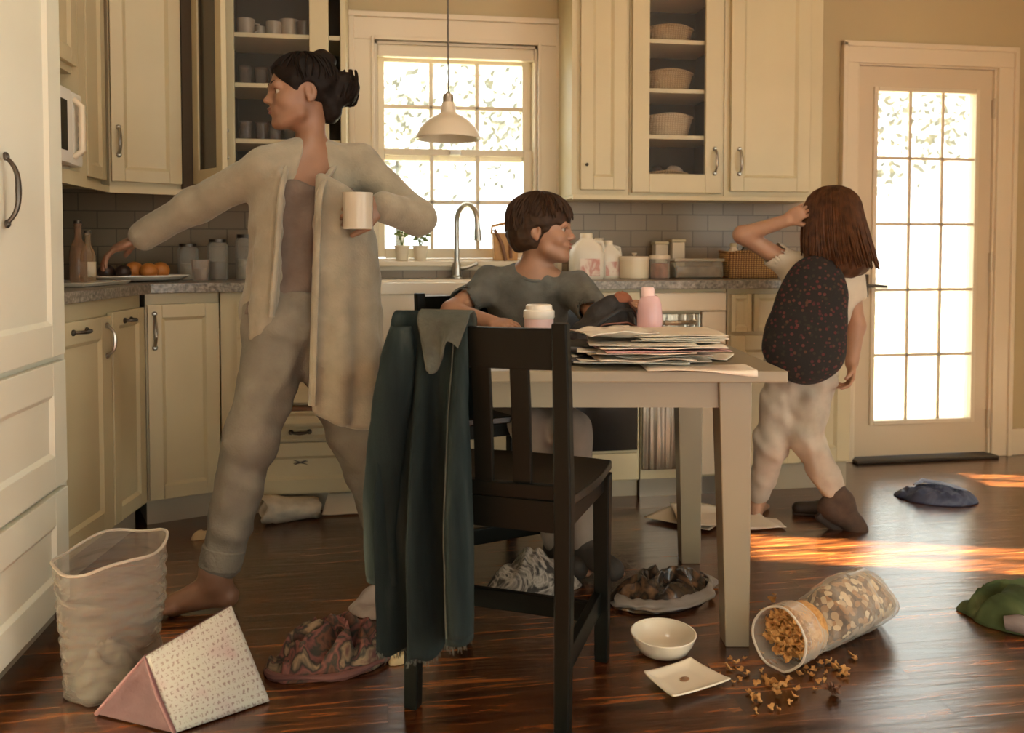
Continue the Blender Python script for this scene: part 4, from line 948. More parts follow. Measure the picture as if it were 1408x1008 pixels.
# ------------------------------------------------------------------ pink-ended wedge with a scribbled white face
def scrib_mat():
    m, nt, b = _nt('scribbled_grid'); L = nt.links.new
    tc = nt.nodes.new('ShaderNodeTexCoord')
    br = nt.nodes.new('ShaderNodeTexBrick'); br.offset = 0.3; br.inputs['Scale'].default_value = 1; br.inputs['Brick Width'].default_value = 0.0115; br.inputs['Row Height'].default_value = 0.0125; br.inputs['Mortar Size'].default_value = 0.0026
    n0 = nt.nodes.new('ShaderNodeTexNoise'); n0.inputs['Scale'].default_value = 60; L(tc.outputs['UV'], n0.inputs['Vector'])
    va = nt.nodes.new('ShaderNodeVectorMath'); va.operation = 'MULTIPLY_ADD'; va.inputs[1].default_value = (0.006, 0.006, 0); L(n0.outputs['Color'], va.inputs[0]); L(tc.outputs['UV'], va.inputs[2])
    n = nt.nodes.new('ShaderNodeTexNoise'); n.inputs['Scale'].default_value = 210; n.inputs['Detail'].default_value = 3; L(tc.outputs['UV'], n.inputs['Vector'])
    g = nt.nodes.new('ShaderNodeMath'); g.operation = 'GREATER_THAN'; g.inputs[1].default_value = 0.51; L(n.outputs['Fac'], g.inputs[0])
    br.inputs['Color1'].default_value = (0, 0, 0, 1); br.inputs['Color2'].default_value = (1, 1, 1, 1); br.inputs['Mortar'].default_value = (0, 0, 0, 1); L(va.outputs[0], br.inputs['Vector'])
    fac = nt.nodes.new('ShaderNodeMath'); fac.operation = 'SUBTRACT'; fac.use_clamp = True; L(g.outputs[0], fac.inputs[0]); L(br.outputs['Fac'], fac.inputs[1])
    n3 = nt.nodes.new('ShaderNodeTexNoise'); n3.inputs['Scale'].default_value = 14; L(tc.outputs['UV'], n3.inputs['Vector'])
    bas = nt.nodes.new('ShaderNodeValToRGB'); _ramp(bas, [(0.36, 0.36, 0.305), (0.36, 0.35, 0.31), (0.34, 0.265, 0.25)], 0.35, 0.72); L(n3.outputs['Fac'], bas.inputs['Fac'])
    mx = nt.nodes.new('ShaderNodeMix'); mx.data_type = 'RGBA'; L(bas.outputs['Color'], mx.inputs[6]); mx.inputs[7].default_value = (0.16, 0.10, 0.09, 1)
    ml = nt.nodes.new('ShaderNodeMath'); ml.operation = 'MULTIPLY'; ml.inputs[1].default_value = 0.75; L(fac.outputs[0], ml.inputs[0]); L(ml.outputs[0], mx.inputs['Factor']); L(mx.outputs[2], b.inputs['Base Color']); b.inputs['Roughness'].default_value = 0.7
    return m
wd_ = thing('wedge_cushion', 'wedge shaped cushion with pink ends and a white face of scribbled marks', 'cushion', (-0.45, 1.92, 0))
A0, A1 = Vector((-0.449, 1.812, 0.004)), Vector((-0.640, 1.915, 0.004)); B0 = Vector((-0.268, 1.912, 0.004)); B1 = Vector((-0.452, 2.03, 0.004))
tA = ((A0+A1)/2-Vector((0, 0, CAM_H))).dot(FW)+0.01; tB = ((B0+B1)/2-Vector((0, 0, CAM_H))).dot(FW)-0.02
A2, B2 = P(200, 903, tA), P(318, 833, tB)
def prism_face(bm, p, q, r, s, bow, m=24, uvl=None, sc=(1, 1)):
    def fn(u, v):
        x = p.lerp(q, u).lerp(s.lerp(r, u), v); n = (q-p).cross(s-p).normalized(); return x+n*bow*math.sin(math.pi*u)*math.sin(math.pi*v)
    g = grid(bm, m, m, fn)
    return g
bm = bmesh.new(); uv = bm.loops.layers.uv.new('UV')
g = prism_face(bm, A0, B0, B2, A2, 0.012)
LW, LH = (B0-A0).length, (A2-A0).length
pos = {}
for i, col in enumerate(g):
    for j, vtx in enumerate(col): pos[vtx] = (LW*i/23, LH*j/23)
for fc in bm.faces:
    for lp in fc.loops: lp[uv].uv = pos[lp.vert]
obj('scribbled_face', bm, scrib_mat(), wd_, world=True, smooth=True, auto=False, solid=0.006, label='white face covered in rows of small dark and pink marks')
M['pink'] = mat('dusty_pink_cloth', (0.075, 0.033, 0.032), 0.85, var=0.15, vscale=12, bump=0.4, bscale=90)
bm = bmesh.new(); prism_face(bm, B1, A1, A2, B2, 0.008); obj('back_face', bm, M['pink'], wd_, world=True, smooth=True, auto=False, solid=0.006)
bm = bmesh.new(); prism_face(bm, A1, B1, B0, A0, 0.0, 6); obj('underside', bm, M['pink'], wd_, world=True)
def tri_end(a, b, c, inward):
    bm = bmesh.new(); cen = (a+b+c)/3; n = inward.normalized()
    def ring(s, d): return [bm.verts.new(cen+(p-cen)*s+n*d) for p in (a, a.lerp(b, .33), a.lerp(b, .66), b, b.lerp(c, .33), b.lerp(c, .66), c, c.lerp(a, .33), c.lerp(a, .66))]
    r0, r1, r2, r3 = ring(1.0, 0.0), ring(0.86, -0.004), ring(0.74, 0.010), ring(0.3, 0.014)
    for p, q in ((r0, r1), (r1, r2), (r2, r3)):
        for k in range(9): bm.faces.new((p[k], p[(k+1) % 9], q[(k+1) % 9], q[k]))
    bm.faces.new(r3); return bm
obj('end_panel', tri_end(A0, A1, A2, B0-A0), M['pink'], wd_, world=True, smooth=True, auto=False)
obj('end_panel', tri_end(B0, B2, B1, A0-B0), M['pink'], wd_, world=True, smooth=True, auto=False)
bm = bmesh.new(); tube(bm, [A0, A0.lerp(A2, .5)+Vector((-.004, -.004, 0)), A2, A2.lerp(A1, .5), A1], 0.005, 8); obj('piping', bm, mat('pink_piping', (0.14, 0.062, 0.06), 0.8), wd_, world=True, smooth=True)

# ------------------------------------------------------------------ bowl, plate, spilled cereal
M['china'] = mat('cream_china', (0.70, 0.64, 0.51), 0.2)
bw_ = thing('bowl', 'round cream bowl on the floor beside the table leg', 'bowl', (0.700, 2.005, 0))
bm = bmesh.new(); lathe(bm, [(0, 0.006), (0.040, 0.006), (0.060, 0.016), (0.075, 0.036), (0.081, 0.050), (0.0835, 0.051), (0.082, 0.047), (0.076, 0.030), (0.062, 0.008), (0.046, 0.001), (0, 0.001)], 48); obj('body', bm, M['china'], bw_, smooth=True, auto=False)
bm = bmesh.new(); torus(bm, (0, 0, 0.0505), 0.082, 0.0022, 48, 8); obj('rim', bm, M['china'], bw_, smooth=True)
pt = thing('plate', 'square cream plate with a stain, on the floor in front of the bowl', 'plate', (0.698, 1.847, 0))
q = [Vector((0.609, 1.881, 0)), Vector((0.640, 1.765, 0)), Vector((0.801, 1.818, 0)), Vector((0.745, 1.930, 0))]; c0 = Vector((0.698, 1.847, 0))
bm = bmesh.new()
def plf(u, v):
    p = q[0].lerp(q[1], u).lerp(q[3].lerp(q[2], u), v)-c0; e = max(abs(2*u-1), abs(2*v-1)); p.z = 0.006+0.010*max(0, (e-0.55)/0.45)**1.5+0.004*(abs(2*u-1)*abs(2*v-1))**3; return p
grid(bm, 25, 25, plf); obj('dish', bm, M['china'], pt, smooth=True, auto=False, solid=0.004)
bm = bmesh.new(); crumple(bm, (0.002, 0.004, 0.0075), 0.013, 0.009, 0.4, 0.002, 4, nr=6, nt=20, edge=0.0006); obj('stain', bm, mat('sauce_stain', (0.30, 0.17, 0.09), 0.5), pt, smooth=True)

cb_dir = Vector((0.89, 0.456, 0)); mth = Vector((0.965, 1.890, 0.0)); ang = math.atan2(cb_dir.y, cb_dir.x)
bag = thing('cereal_bag', 'clear plastic bag of cereal lying open on the floor right of the table leg', 'bag', mth, ang)
M['clear'] = film('clear_film', (0.80, 0.74, 0.62), 0.13, 0.10, bump=0.9, bscale=9, stretch=(3.0, 1, 1))
def bagr(x):    # half width along the bag
    pr = [(-0.012, 0.076), (0.0, 0.078), (0.05, 0.076), (0.095, 0.064), (0.118, 0.050), (0.14, 0.058), (0.18, 0.078), (0.25, 0.085), (0.36, 0.083), (0.405, 0.072), (0.418, 0.060)]
    for (a, ra), (b, rb) in zip(pr, pr[1:]):
        if x <= b: f = (x-a)/(b-a); f = f*f*(3-2*f); return ra+(rb-ra)*f
    return pr[-1][1]
def bagf(u, v, inset=0.0, rough=1.0):
    x = -0.012+0.43*v; a = 2*math.pi*u; r = bagr(x)-inset
    sq = 1+0.07*math.cos(4*a)*(1 if x > 0.12 else 0.2)
    r *= sq*(1+rough*(0.035*fbm(Vector((math.cos(a)*2, math.sin(a)*2, x*16)))+0.018*math.sin(18*a+40*x)*math.exp(-((x-0.118)/0.05)**2)))
    z = bagr(x)*0.96+r*math.sin(a)*0.96; xx = x-0.25*max(0, 0.03-x)*0
    return Vector((xx+0.02*math.sin(a)*(1-v)*0.6, r*math.cos(a), max(0.003+inset*0.5, z)))
bm = bmesh.new(); g = grid(bm, 56, 70, bagf, closed_u=True); bm.faces.new([c[-1] for c in g]); obj('film', bm, M['clear'], bag, smooth=True, auto=False)
bm = bmesh.new(); n = 56; tube(bm, [bagf((k % n)/n, 0.0) for k in range(n+1)], 0.003, 6, cap=False); obj('mouth_rim', bm, film('film_rim', (0.85, 0.8, 0.68), 0.5, 0.2), bag, smooth=True)
M['cer'] = patch_mat('golden_cereal', [(0.30, 0.13, 0.03), (0.48, 0.23, 0.06), (0.58, 0.33, 0.11), (0.38, 0.16, 0.035)], 60, 0.75)
M['gran'] = patch_mat('mixed_granola', [(0.42, 0.30, 0.17), (0.16, 0.08, 0.035), (0.58, 0.45, 0.28), (0.05, 0.025, 0.012), (0.30, 0.15, 0.055)], 62, 0.8, base=(0.07, 0.035, 0.015), thr=0.64, voro=True, bump=0.9, bscale=60)
def fillf(u, v):
    x = 0.140+0.265*v; a = 2*math.pi*u; p = bagf(u, (x+0.012)/0.43, 0.008); d = 1+0.07*fbm(Vector((p.x*40, p.y*40, p.z*40))); c = Vector((p.x, 0, bagr(x)*0.96)); return c+(p-c)*min(1.0, d-0.03)
bm = bmesh.new(); g = grid(bm, 64, 60, fillf, closed_u=True); bm.faces.new([c[-1] for c in g]); bm.faces.new([c[0] for c in g][::-1]); obj('granola', bm, M['gran'], bag, smooth=True, auto=False)
random.seed(12)
def flake(bm, c, s, rnd=random):
    """a curled, lumpy flake"""
    e = Matrix.Rotation(rnd.uniform(0, 6.28), 3, 'Z') @ Matrix.Rotation(rnd.uniform(-1.2, 1.2), 3, 'X') @ Matrix.Rotation(rnd.uniform(-1, 1), 3, 'Y')
    k1, k2 = rnd.uniform(0.5, 1.3), rnd.uniform(-0.6, 0.9); ph = rnd.uniform(0, 6); top = []; bot = []
    for i in range(5):
        for j in range(5):
            u, v = -1+i/2, -1+j/2; r = max(1e-6, max(abs(u), abs(v))/max(1e-6, math.hypot(u, v))) if (u or v) else 1
            x, y = u*r, v*r*0.75; wb = 1+0.28*math.sin(3*math.atan2(v, u)+ph)+0.15*math.sin(5*math.atan2(v, u)+2*ph); x *= wb; y *= wb; z = k1*0.65*(x*x)+k2*0.6*y*y+0.30*math.sin(3.5*x+ph)*math.cos(4*y+ph)
            top.append(bm.verts.new(Vector(c)+e @ Vector((x, y, z+0.12))*s)); bot.append(bm.verts.new(Vector(c)+e @ Vector((x*.95, y*.95, z-0.12))*s))
    for i in range(4):
        for j in range(4):
            a, b_, c_, d = i*5+j, (i+1)*5+j, (i+1)*5+j+1, i*5+j+1
            bm.faces.new((top[a], top[b_], top[c_], top[d])); bm.faces.new((bot[d], bot[c_], bot[b_], bot[a]))
    ed = [k for k in range(5)]+[9, 14, 19, 24]+[23, 22, 21, 20]+[15, 10, 5]
    for k in range(len(ed)):
        a, b_ = ed[k], ed[(k+1) % len(ed)]; bm.faces.new((top[b_], top[a], bot[a], bot[b_]))
bm = bmesh.new()
for k in range(150):
    a, r = random.uniform(0, 6.28), 0.058*math.sqrt(random.random()); x = 0.012+0.028*random.random()-0.25*max(0, -r*math.sin(a))*0
    flake(bm, (x+0.012*math.sin(a), r*math.cos(a), 0.076+r*math.sin(a)*0.95), random.uniform(0.009, 0.014))
lathe(bm, [(0, 0.0), (0.060, 0.0), (0.062, 0.07), (0.045, 0.085), (0, 0.085)], 24, (0.035, 0, 0.075), Matrix.Rotation(R(90), 4, 'Y'))
obj('cereal_fill', bm, M['cer'], bag, smooth=True, auto=False, kind='stuff')
# spilled flakes
fl_mesh = []
for k in range(5):
    bm = bmesh.new(); flake(bm, (0, 0, 0), 1.0); bmesh.ops.recalc_face_normals(bm, faces=bm.faces); me = bpy.data.meshes.new('cereal_flake'); bm.to_mesh(me); bm.free(); me.materials.append(M['cer'])
    for p in me.polygons: p.use_smooth = True
    fl_mesh.append(me)
spots = [(1056, 942, 1.2), (1072, 950, 1.5), (1068, 958, 1.3), (1040, 943, 1.0), (1035, 962, 1.1), (1042, 966, 1.2), (1084, 936, .8), (1096, 952, 1.0), (1092, 960, .9), (1030, 955, .8), (1012, 915, 1.0), (1000, 922, 1.2), (1018, 925, 1.0), (1024, 908, .8), (1005, 908, .8), (1018, 936, .7), (1048, 925, .8), (1115, 932, 1.0), (1125, 940, .8), (1132, 938, .8), (1150, 918, 1.0), (1160, 925, 1.2), (1164, 932, 1.0), (1172, 905, 1.1), (1176, 909, .8), (1140, 915, 1.2), (1148, 922, 1.1), (1128, 915, .9), (1155, 931, .9), (1109, 920, .7), (1062, 828, 1.2), (1050, 842, .9), (1064, 820, .7), (1060, 976, .9), (1038, 980, .8), (1070, 978, .7), (1085, 968, .7), (1120, 950, .6), (1048, 900, .7), (1028, 930, .9), (1136, 928, .8), (1100, 930, .9), (1118, 925, 1.0), (1052, 934, .9), (1064, 940, 1.0), (1078, 944, .9), (990, 930, .7), (1008, 940, .6)]
for i, (x, y, s) in enumerate(spots):
    o = bpy.data.objects.new('cereal_flake', fl_mesh[i % 5]); COL.objects.link(o); p = PF(x, y); sz = 0.0095*s
    o.location = (p.x, p.y, sz*0.75); o.scale = (sz, sz, sz); o.rotation_euler = (0, 0, i*1.7)
    tag(o, 'loose golden cereal flake spilled on the floor around the open bag', 'cereal', 'spilled cereal flakes')
bm = bmesh.new(); random.seed(5)
for k in range(9): flake(bm, (random.uniform(-.013, .013), random.uniform(-.010, .010), random.uniform(.007, .022)), random.uniform(.007, .011))
o = obj('granola_cluster', bm, mat('dark_cluster', (0.11, 0.045, 0.018), 0.7), smooth=True); o.location = PF(1143, 958); tag(o, 'dark brown cereal cluster standing on the floor right of the loose flakes', 'cereal')
# ------------------------------------------------------------------ on the table
tw = Matrix.Translation((0.591, 2.364, 0)) @ Matrix.Rotation(TR, 4, 'Z')
def TL(x, y, z=TT): return tw @ Vector((x, y, z))
def tsheet(name, label, cx, cy, w, d, rot, z, m, curl=0.006, seed=1, th=0.0015, droop=None, cat='paper', group=None, pn='page', gsm=16):
    """a sheet, folder or magazine lying in the stack, built in its own frame"""
    p = TL(cx, cy, z); r = thing(name, label, cat, p, TR+R(rot), group)
    bm = bmesh.new()
    def fn(u, v):
        x, y = (u-.5)*w, (v-.5)*d; e = max(abs(u-.5), abs(v-.5))*2
        zz = curl*(0.4+0.6*mnoise.noise(Vector((u*2.2+seed, v*2.2, seed*2.7))))*e**2+curl*0.5*(1+mnoise.noise(Vector((u*3+seed, v*3, seed))))
        return Vector((x, y, max(0, zz)))
    grid(bm, gsm, gsm, fn); obj(pn, bm, m, r, smooth=True, auto=False, solid=th)
    return r
M['print'] = patch_mat('printed_page', [(0.60, 0.55, 0.46), (0.62, 0.57, 0.47), (0.56, 0.50, 0.42), (0.20, 0.16, 0.13)], 9, 0.7, distort=1.2, bump=0.1)
M['mag'] = patch_mat('magazine_cover', [(0.10, 0.08, 0.06), (0.35, 0.28, 0.20), (0.60, 0.55, 0.45), (0.18, 0.13, 0.10)], 6, 0.35, distort=0.8, bump=0.1)
M['pinkp'] = mat('pink_paper', (0.50, 0.28, 0.27), 0.7)
M['folder'] = mat('manila_folder', (0.42, 0.34, 0.22), 0.7)
M['blackf'] = mat('black_folder', (0.018, 0.016, 0.015), 0.45)
mats = [M['paper'], M['print'], M['paper2'], M['mag'], M['paper'], M['folder'], M['print'], M['paper'], M['pinkp'], M['paper2'], M['paper'], M['print']]
GR = 'papers in the messy stack on the table'
random.seed(21); z = TT+0.002
for k in range(12):
    tsheet('paper_sheet', 'one of the loose white and ivory papers in the messy stack on the table', 0.135+random.uniform(-.05, .05), -0.175+random.uniform(-.045, .03), 0.27+random.uniform(-.02, .06), 0.21+random.uniform(-.01, .05), random.uniform(-14, 14), z, mats[k], 0.009, k+1, 0.0018 if k % 3 else 0.004, group=GR)
    z += 0.0046
zs = z
tsheet('folder', 'black folder lying at the left end of the paper stack', -0.02, -0.13, 0.17, 0.24, 6, TT+0.010, M['blackf'], 0.004, 3, 0.012, cat='folder', pn='cover')
tsheet('folder', 'thick black folder on top of the other black folder, under the crumpled newspaper', -0.015, -0.10, 0.14, 0.20, -8, TT+0.030, M['blackf'], 0.006, 9, 0.016, cat='folder', pn='cover')
tsheet('newspaper', 'crumpled white newspaper spread on the left of the paper stack, its corner lifted', 0.045, -0.165, 0.20, 0.19, 18, zs+0.002, M['print'], 0.028, 15, 0.003, pn='page', gsm=28)
GS = 'white sheets at the right of the stack'
for k in range(6):
    tsheet('paper_sheet', 'one of the neat white sheets piled at the right of the table stack', 0.22+0.006*(k % 3), -0.10-0.004*k, 0.235, 0.26, -4+3*(k % 4), zs+0.001+0.0035*k, [M['paper'], M['paper2']][k % 2], 0.004, k+30, 0.0022, group=GS)
tsheet('envelope', 'white envelope near the right table corner under the stacked sheets', 0.325, -0.10, 0.13, 0.11, -24, TT+0.003, M['paper'], 0.006, 42, 0.003, cat='envelope', pn='body')
# a sheet sliding over the front edge
r = thing('paper_sheet', 'white sheet sliding over the front edge of the table near the right leg', 'paper', TL(0.255, -0.335, TT), TR)
bm = bmesh.new()
def drp(u, v):
    x = -0.14+0.28*u; y = 0.10-0.13*v; over = max(0, -0.016-y-0.03*(1-u)); return Vector((x, y+over*0.75, 0.0025-over*(0.9+0.6*u)*0.8+0.002*math.sin(6*u)))
grid(bm, 20, 18, drp); obj('page', bm, M['paper'], r, smooth=True, auto=False, solid=0.0015)
# cup with lid
cp = thing('lidded_cup', 'pink tinted cup with white lid beside the boy on the table', 'cup', P(741, 480, 2.40).to_2d().to_3d()+Vector((0, 0, TT)))
bm = bmesh.new(); lathe(bm, [(0, 0), (0.036, 0), (0.038, 0.006), (0.043, 0.105), (0.043, 0.112), (0, 0.112)], 32); obj('cup', bm, mat('pink_plastic', (0.62, 0.44, 0.42), 0.35), cp, smooth=True)
bm = bmesh.new(); lathe(bm, [(0, 0.149), (0.034, 0.149), (0.038, 0.146), (0.039, 0.134), (0.045, 0.131), (0.046, 0.112), (0.043, 0.108), (0, 0.108)], 32); obj('lid', bm, mat('white_lid', (0.74, 0.69, 0.60), 0.3), cp, smooth=True)
# pink bottle standing in the papers
bp_ = P(893, 472, 2.44); bo = thing('drink_bottle', 'translucent pink drink bottle standing among the papers by the black backpack', 'bottle', (bp_.x, bp_.y, TT+0.012), R(-20))
M['pinkb'] = film('pink_bottle_plastic', (0.80, 0.52, 0.53), 0.62, 0.25)
bm = bmesh.new(); lathe(bm, [(0, 0), (0.030, 0), (0.035, 0.006), (0.0365, 0.05), (0.0375, 0.10), (0.0355, 0.118), (0.034, 0.135), (0.029, 0.150), (0.023, 0.158), (0.021, 0.160), (0, 0.160)], 32); obj('body', bm, M['pinkb'], bo, smooth=True)
bm = bmesh.new(); lathe(bm, [(0, 0.004), (0.031, 0.004), (0.0335, 0.05), (0.0345, 0.098), (0.0325, 0.116), (0, 0.116)], 28); obj('drink', bm, mat('pink_drink', (0.66, 0.36, 0.37), 0.4), bo, smooth=True)
bm = bmesh.new(); lathe(bm, [(0, 0.185), (0.016, 0.185), (0.020, 0.180), (0.021, 0.157), (0, 0.157)], 24, (-0.006, 0, 0)); obj('cap', bm, mat('pale_pink_cap', (0.78, 0.58, 0.55), 0.4), bo, smooth=True)
# black backpack slumped on the table
bk = thing('backpack', 'slumped black backpack with brown trim lying on the table by the boy', 'bag', TL(0.055, 0.085, TT), TR+R(8))
F = Field(0.005); V_ = Vector
F.ell(V_((0, 0.0, 0.055)), (0.105, 0.080, 0.058), k=.02).ell(V_((0.02, 0.01, 0.105)), (0.075, 0.055, 0.050), k=.03).ell(V_((0.035, 0.0, 0.145)), (0.035, 0.032, 0.030), k=.03).ell(V_((-0.06, -0.02, 0.035)), (0.06, 0.06, 0.035), k=.02).wrinkle(0.004, 55, 3).cut((0, 0, 0.002), (0, 0, -1))
M['blk'] = mat('black_nylon', (0.014, 0.012, 0.012), 0.6, var=0.3, vscale=12, bump=0.5, bscale=70)
obj('body', F.mesh('body'), M['blk'], bk)
bm = bmesh.new(); crumple(bm, (0, 0, 0), 0.034, 0.024, 0, 0.032, 8, freq=3, nr=10, nt=30); o = obj('lining', bm, mat('rust_lining', (0.26, 0.09, 0.045), 0.7), bk, smooth=True, label='rust brown lining at the open top'); o.location = (0.052, -0.012, 0.148)
bm = bmesh.new(); tube(bm, [(-0.07, -0.075, 0.05), (-0.03, -0.085, 0.095), (0.03, -0.070, 0.130), (0.075, -0.045, 0.125), (0.100, -0.030, 0.085), (0.108, -0.025, 0.04)], 0.006, 8, flat=0.5); obj('strap', bm, M['blk'], bk, smooth=True)
bm = bmesh.new(); tube(bm, [(-0.085, -0.066, 0.062), (-0.02, -0.088, 0.088), (0.05, -0.078, 0.092), (0.095, -0.045, 0.072)], 0.0028, 6); obj('zip', bm, mat('brown_trim', (0.17, 0.06, 0.035), 0.5), bk, smooth=True)
bm = bmesh.new(); tube(bm, [(0.062, -0.045, 0.152), (0.085, -0.035, 0.125), (0.100, -0.02, 0.085)], 0.004, 6); obj('piping', bm, bpy.data.materials['brown_trim'], bk, smooth=True)

# ------------------------------------------------------------------ window sill
ZS = 0.9875
M['leaf'] = mat('leaf_green', (0.16, 0.22, 0.06), 0.6, var=0.2); M['petal'] = mat('white_petal', (0.75, 0.70, 0.55), 0.6)
def pot_plant(x, label, seed, h):
    r = thing('potted_plant', label, 'plant', (x, YB-0.012, ZS))
    bm = bmesh.new(); lathe(bm, [(0, 0), (0.024, 0), (0.025, 0.004), (0.033, 0.058), (0.036, 0.060), (0.036, 0.068), (0.032, 0.068), (0.030, 0.058), (0, 0.056)], 24); obj('pot', bm, M['white'], r, smooth=True)
    rr = random.Random(seed); bs = bmesh.new(); bl_ = bmesh.new(); bf = bmesh.new()
    for k in range(9):
        a = rr.uniform(0, 6.28); l = h*rr.uniform(.6, 1); e = Vector((0.045*math.cos(a)*rr.uniform(.4, 1), 0.022*math.sin(a), 0.056+l))
        tube(bs, [(0, 0, 0.05), (e.x*.35, e.y*.35, 0.056+l*.55), e], 0.0016, 5)
        sphere(bf if k % 2 else bl_, e, (0.012, 0.010, 0.008), None, 8, 6)
        m_ = e*0.7; m_.z = 0.056+l*.6; sphere(bl_, m_, (0.013, 0.005, 0.007), Matrix.Rotation(a, 3, 'Z'), 8, 6)
    obj('stem', bs, M['leaf'], r, smooth=True); obj('leaves', bl_, M['leaf'], r, smooth=True, kind='stuff'); obj('blossoms', bf, M['petal'], r, smooth=True, kind='stuff')
pot_plant(PY(553, 350, 3.71).x, 'small white pot with flowers at the left end of the window sill', 3, 0.115)
pot_plant(PY(578, 350, 3.71).x, 'white pot with leaning flowers beside the woman elbow on the window sill', 8, 0.085)
bkx = PY(694, 350, 3.70).x
wc = thing('wooden_caddy', 'honey wooden caddy with brown leather handles on the window sill behind the boy', 'caddy', (bkx, 3.700, ZS), R(0))
M['honey'] = mat('honey_wood', (0.50, 0.26, 0.09), 0.5, var=0.2, vscale=20)
bm = bmesh.new(); hexa(bm, [(-0.050, -0.028, 0), (0.055, -0.028, 0), (0.055, 0.028, 0), (-0.050, 0.028, 0)], [(-0.060, -0.034, 0.125), (0.062, -0.034, 0.125), (0.062, 0.034, 0.125), (-0.060, 0.034, 0.125)]); obj('box', bm, M['honey'], wc, bev=0.004)
bm = bmesh.new(); tube(bm, [(-0.052, -0.036, 0.14), (-0.02, -0.037, 0.08), (0.0, -0.036, 0.0)], 0.008, 8, flat=0.5); tube(bm, [(0.052, -0.037, 0.10), (0.02, -0.038, 0.10), (0.022, -0.036, 0.01)], 0.008, 8, flat=0.5); obj('strap', bm, mat('brown_leather', (0.18, 0.07, 0.025), 0.5), wc, smooth=True)
bm = bmesh.new(); tube(bm, [(-0.060, 0, 0.12), (-0.058, 0, 0.155), (0.0, 0, 0.168), (0.060, 0, 0.155), (0.062, 0, 0.12)], 0.007, 8); obj('handle', bm, M['honey'], wc, smooth=True)

# ------------------------------------------------------------------ right hand worktop
ZK = 0.9105
def on_ctr(x, Y): return PY(x, 380, Y).x
M['jug'] = film('white_jug_plastic', (0.80, 0.73, 0.60), 0.80, 0.3)
def jug(px, Y, h, w, label, rz=0, lab=True):
    r = thing('plastic_jug', label, 'jug', (on_ctr(px, Y), Y, ZK), R(rz))
    bm = bmesh.new()
    lv = [(0.0, w*.92, w*.80), (0.01, w, w*.88), (h*.55, w, w*.88), (h*.72, w*.86, w*.76), (h*.86, w*.42, w*.42), (h*.90, w*.34, w*.34)]
    rr = []
    for z, a, b in lv: rr.append([bm.verts.new((math.copysign(abs(math.cos(t_))**.55, math.cos(t_))*a, math.copysign(abs(math.sin(t_))**.55, math.sin(t_))*b, z)) for t_ in [2*math.pi*k/28 for k in range(28)]])
    for a, b in zip(rr, rr[1:]):
        for k in range(28): bm.faces.new((a[k], a[(k+1) % 28], b[(k+1) % 28], b[k]))
    bm.faces.new(rr[0][::-1]); bm.faces.new(rr[-1]); obj('body', bm, M['jug'], r, smooth=True)
    bm = bmesh.new(); lathe(bm, [(0, h), (w*.36, h), (w*.38, h*.97), (w*.38, h*.895), (0, h*.895)], 20); obj('cap', bm, M['white'], r, smooth=True)
    bm = bmesh.new(); tube(bm, [(w*.45, -w*.1, h*.84), (w*.95, -w*.1, h*.80), (w*1.05, -w*.1, h*.62), (w*.9, -w*.1, h*.48)], 0.009, 8); obj('handle', bm, M['jug'], r, smooth=True)
    if lab:
        o = obj('paper_label', B(((-w*.62, -w*.895, h*.08), (w*.62, -w*.885, h*.45))), patch_mat('jug_print', [(0.72, 0.62, 0.52), (0.70, 0.60, 0.50), (0.50, 0.22, 0.18), (0.68, 0.60, 0.50)], 14, 0.6, distort=1.0, bump=0.0) if 'jug_print' not in bpy.data.materials else bpy.data.materials['jug_print'], r)
    return r
jug(806, 3.42, 0.195, 0.070, 'large white plastic jug with printed label beside the boy face')
jug(836, 3.50, 0.165, 0.052, 'smaller white jug directly right of the large white jug', 10)
jug(824, 3.625, 0.178, 0.055, 'white jug standing behind the two front jugs', -20, False)
r = thing('storage_tub', 'round cream storage tub with lid right of the jugs', 'container', (on_ctr(872, 3.45), 3.45, ZK))
bm = bmesh.new(); lathe(bm, [(0, 0), (0.058, 0), (0.062, 0.004), (0.064, 0.084), (0, 0.084)], 32); obj('tub', bm, mat('cream_tub', (0.70, 0.60, 0.42), 0.4), r, smooth=True)
bm = bmesh.new(); lathe(bm, [(0, 0.098), (0.010, 0.106), (0.012, 0.112), (0, 0.113)], 16); lathe(bm, [(0, 0.099), (0.060, 0.097), (0.067, 0.092), (0.067, 0.082), (0, 0.082)], 32); obj('lid', bm, M['white'], r, smooth=True)
r = thing('food_jar', 'glass jar of reddish brown food with pale lid, right of the cream tub', 'jar', (on_ctr(907, 3.43), 3.43, ZK))
bm = bmesh.new(); lathe(bm, [(0, 0.002), (0.040, 0.002), (0.043, 0.008), (0.043, 0.080), (0.038, 0.09), (0, 0.09)], 28); obj('jar', bm, film('jar_glass', (0.8, 0.75, 0.66), 0.12, 0.05), r, smooth=True)
bm = bmesh.new(); lathe(bm, [(0, 0.004), (0.039, 0.004), (0.040, 0.066), (0, 0.070)], 24); obj('filling', bm, mat('red_brown_food', (0.24, 0.10, 0.06), 0.6, var=0.4, vscale=30), r, smooth=True)
bm = bmesh.new(); lathe(bm, [(0, 0.104), (0.044, 0.102), (0.045, 0.086), (0, 0.086)], 28); obj('lid', bm, M['white'], r, smooth=True)
r = thing('glass_container', 'wide clear glass food container left of the wicker basket', 'container', (on_ctr(955, 3.48), 3.48, ZK))
bm = B(((-0.110, -0.06, 0.002), (0.110, 0.06, 0.075)), bev=0.012); obj('dish', bm, film('container_glass', (0.55, 0.50, 0.40), 0.30, 0.1), r, smooth=True)
bm = B(((-0.098, -0.05, 0.006), (0.098, 0.05, 0.052)), bev=0.010); obj('leftovers', bm, mat('leftovers', (0.20, 0.14, 0.08), 0.7, var=0.4, vscale=25), r, smooth=True)
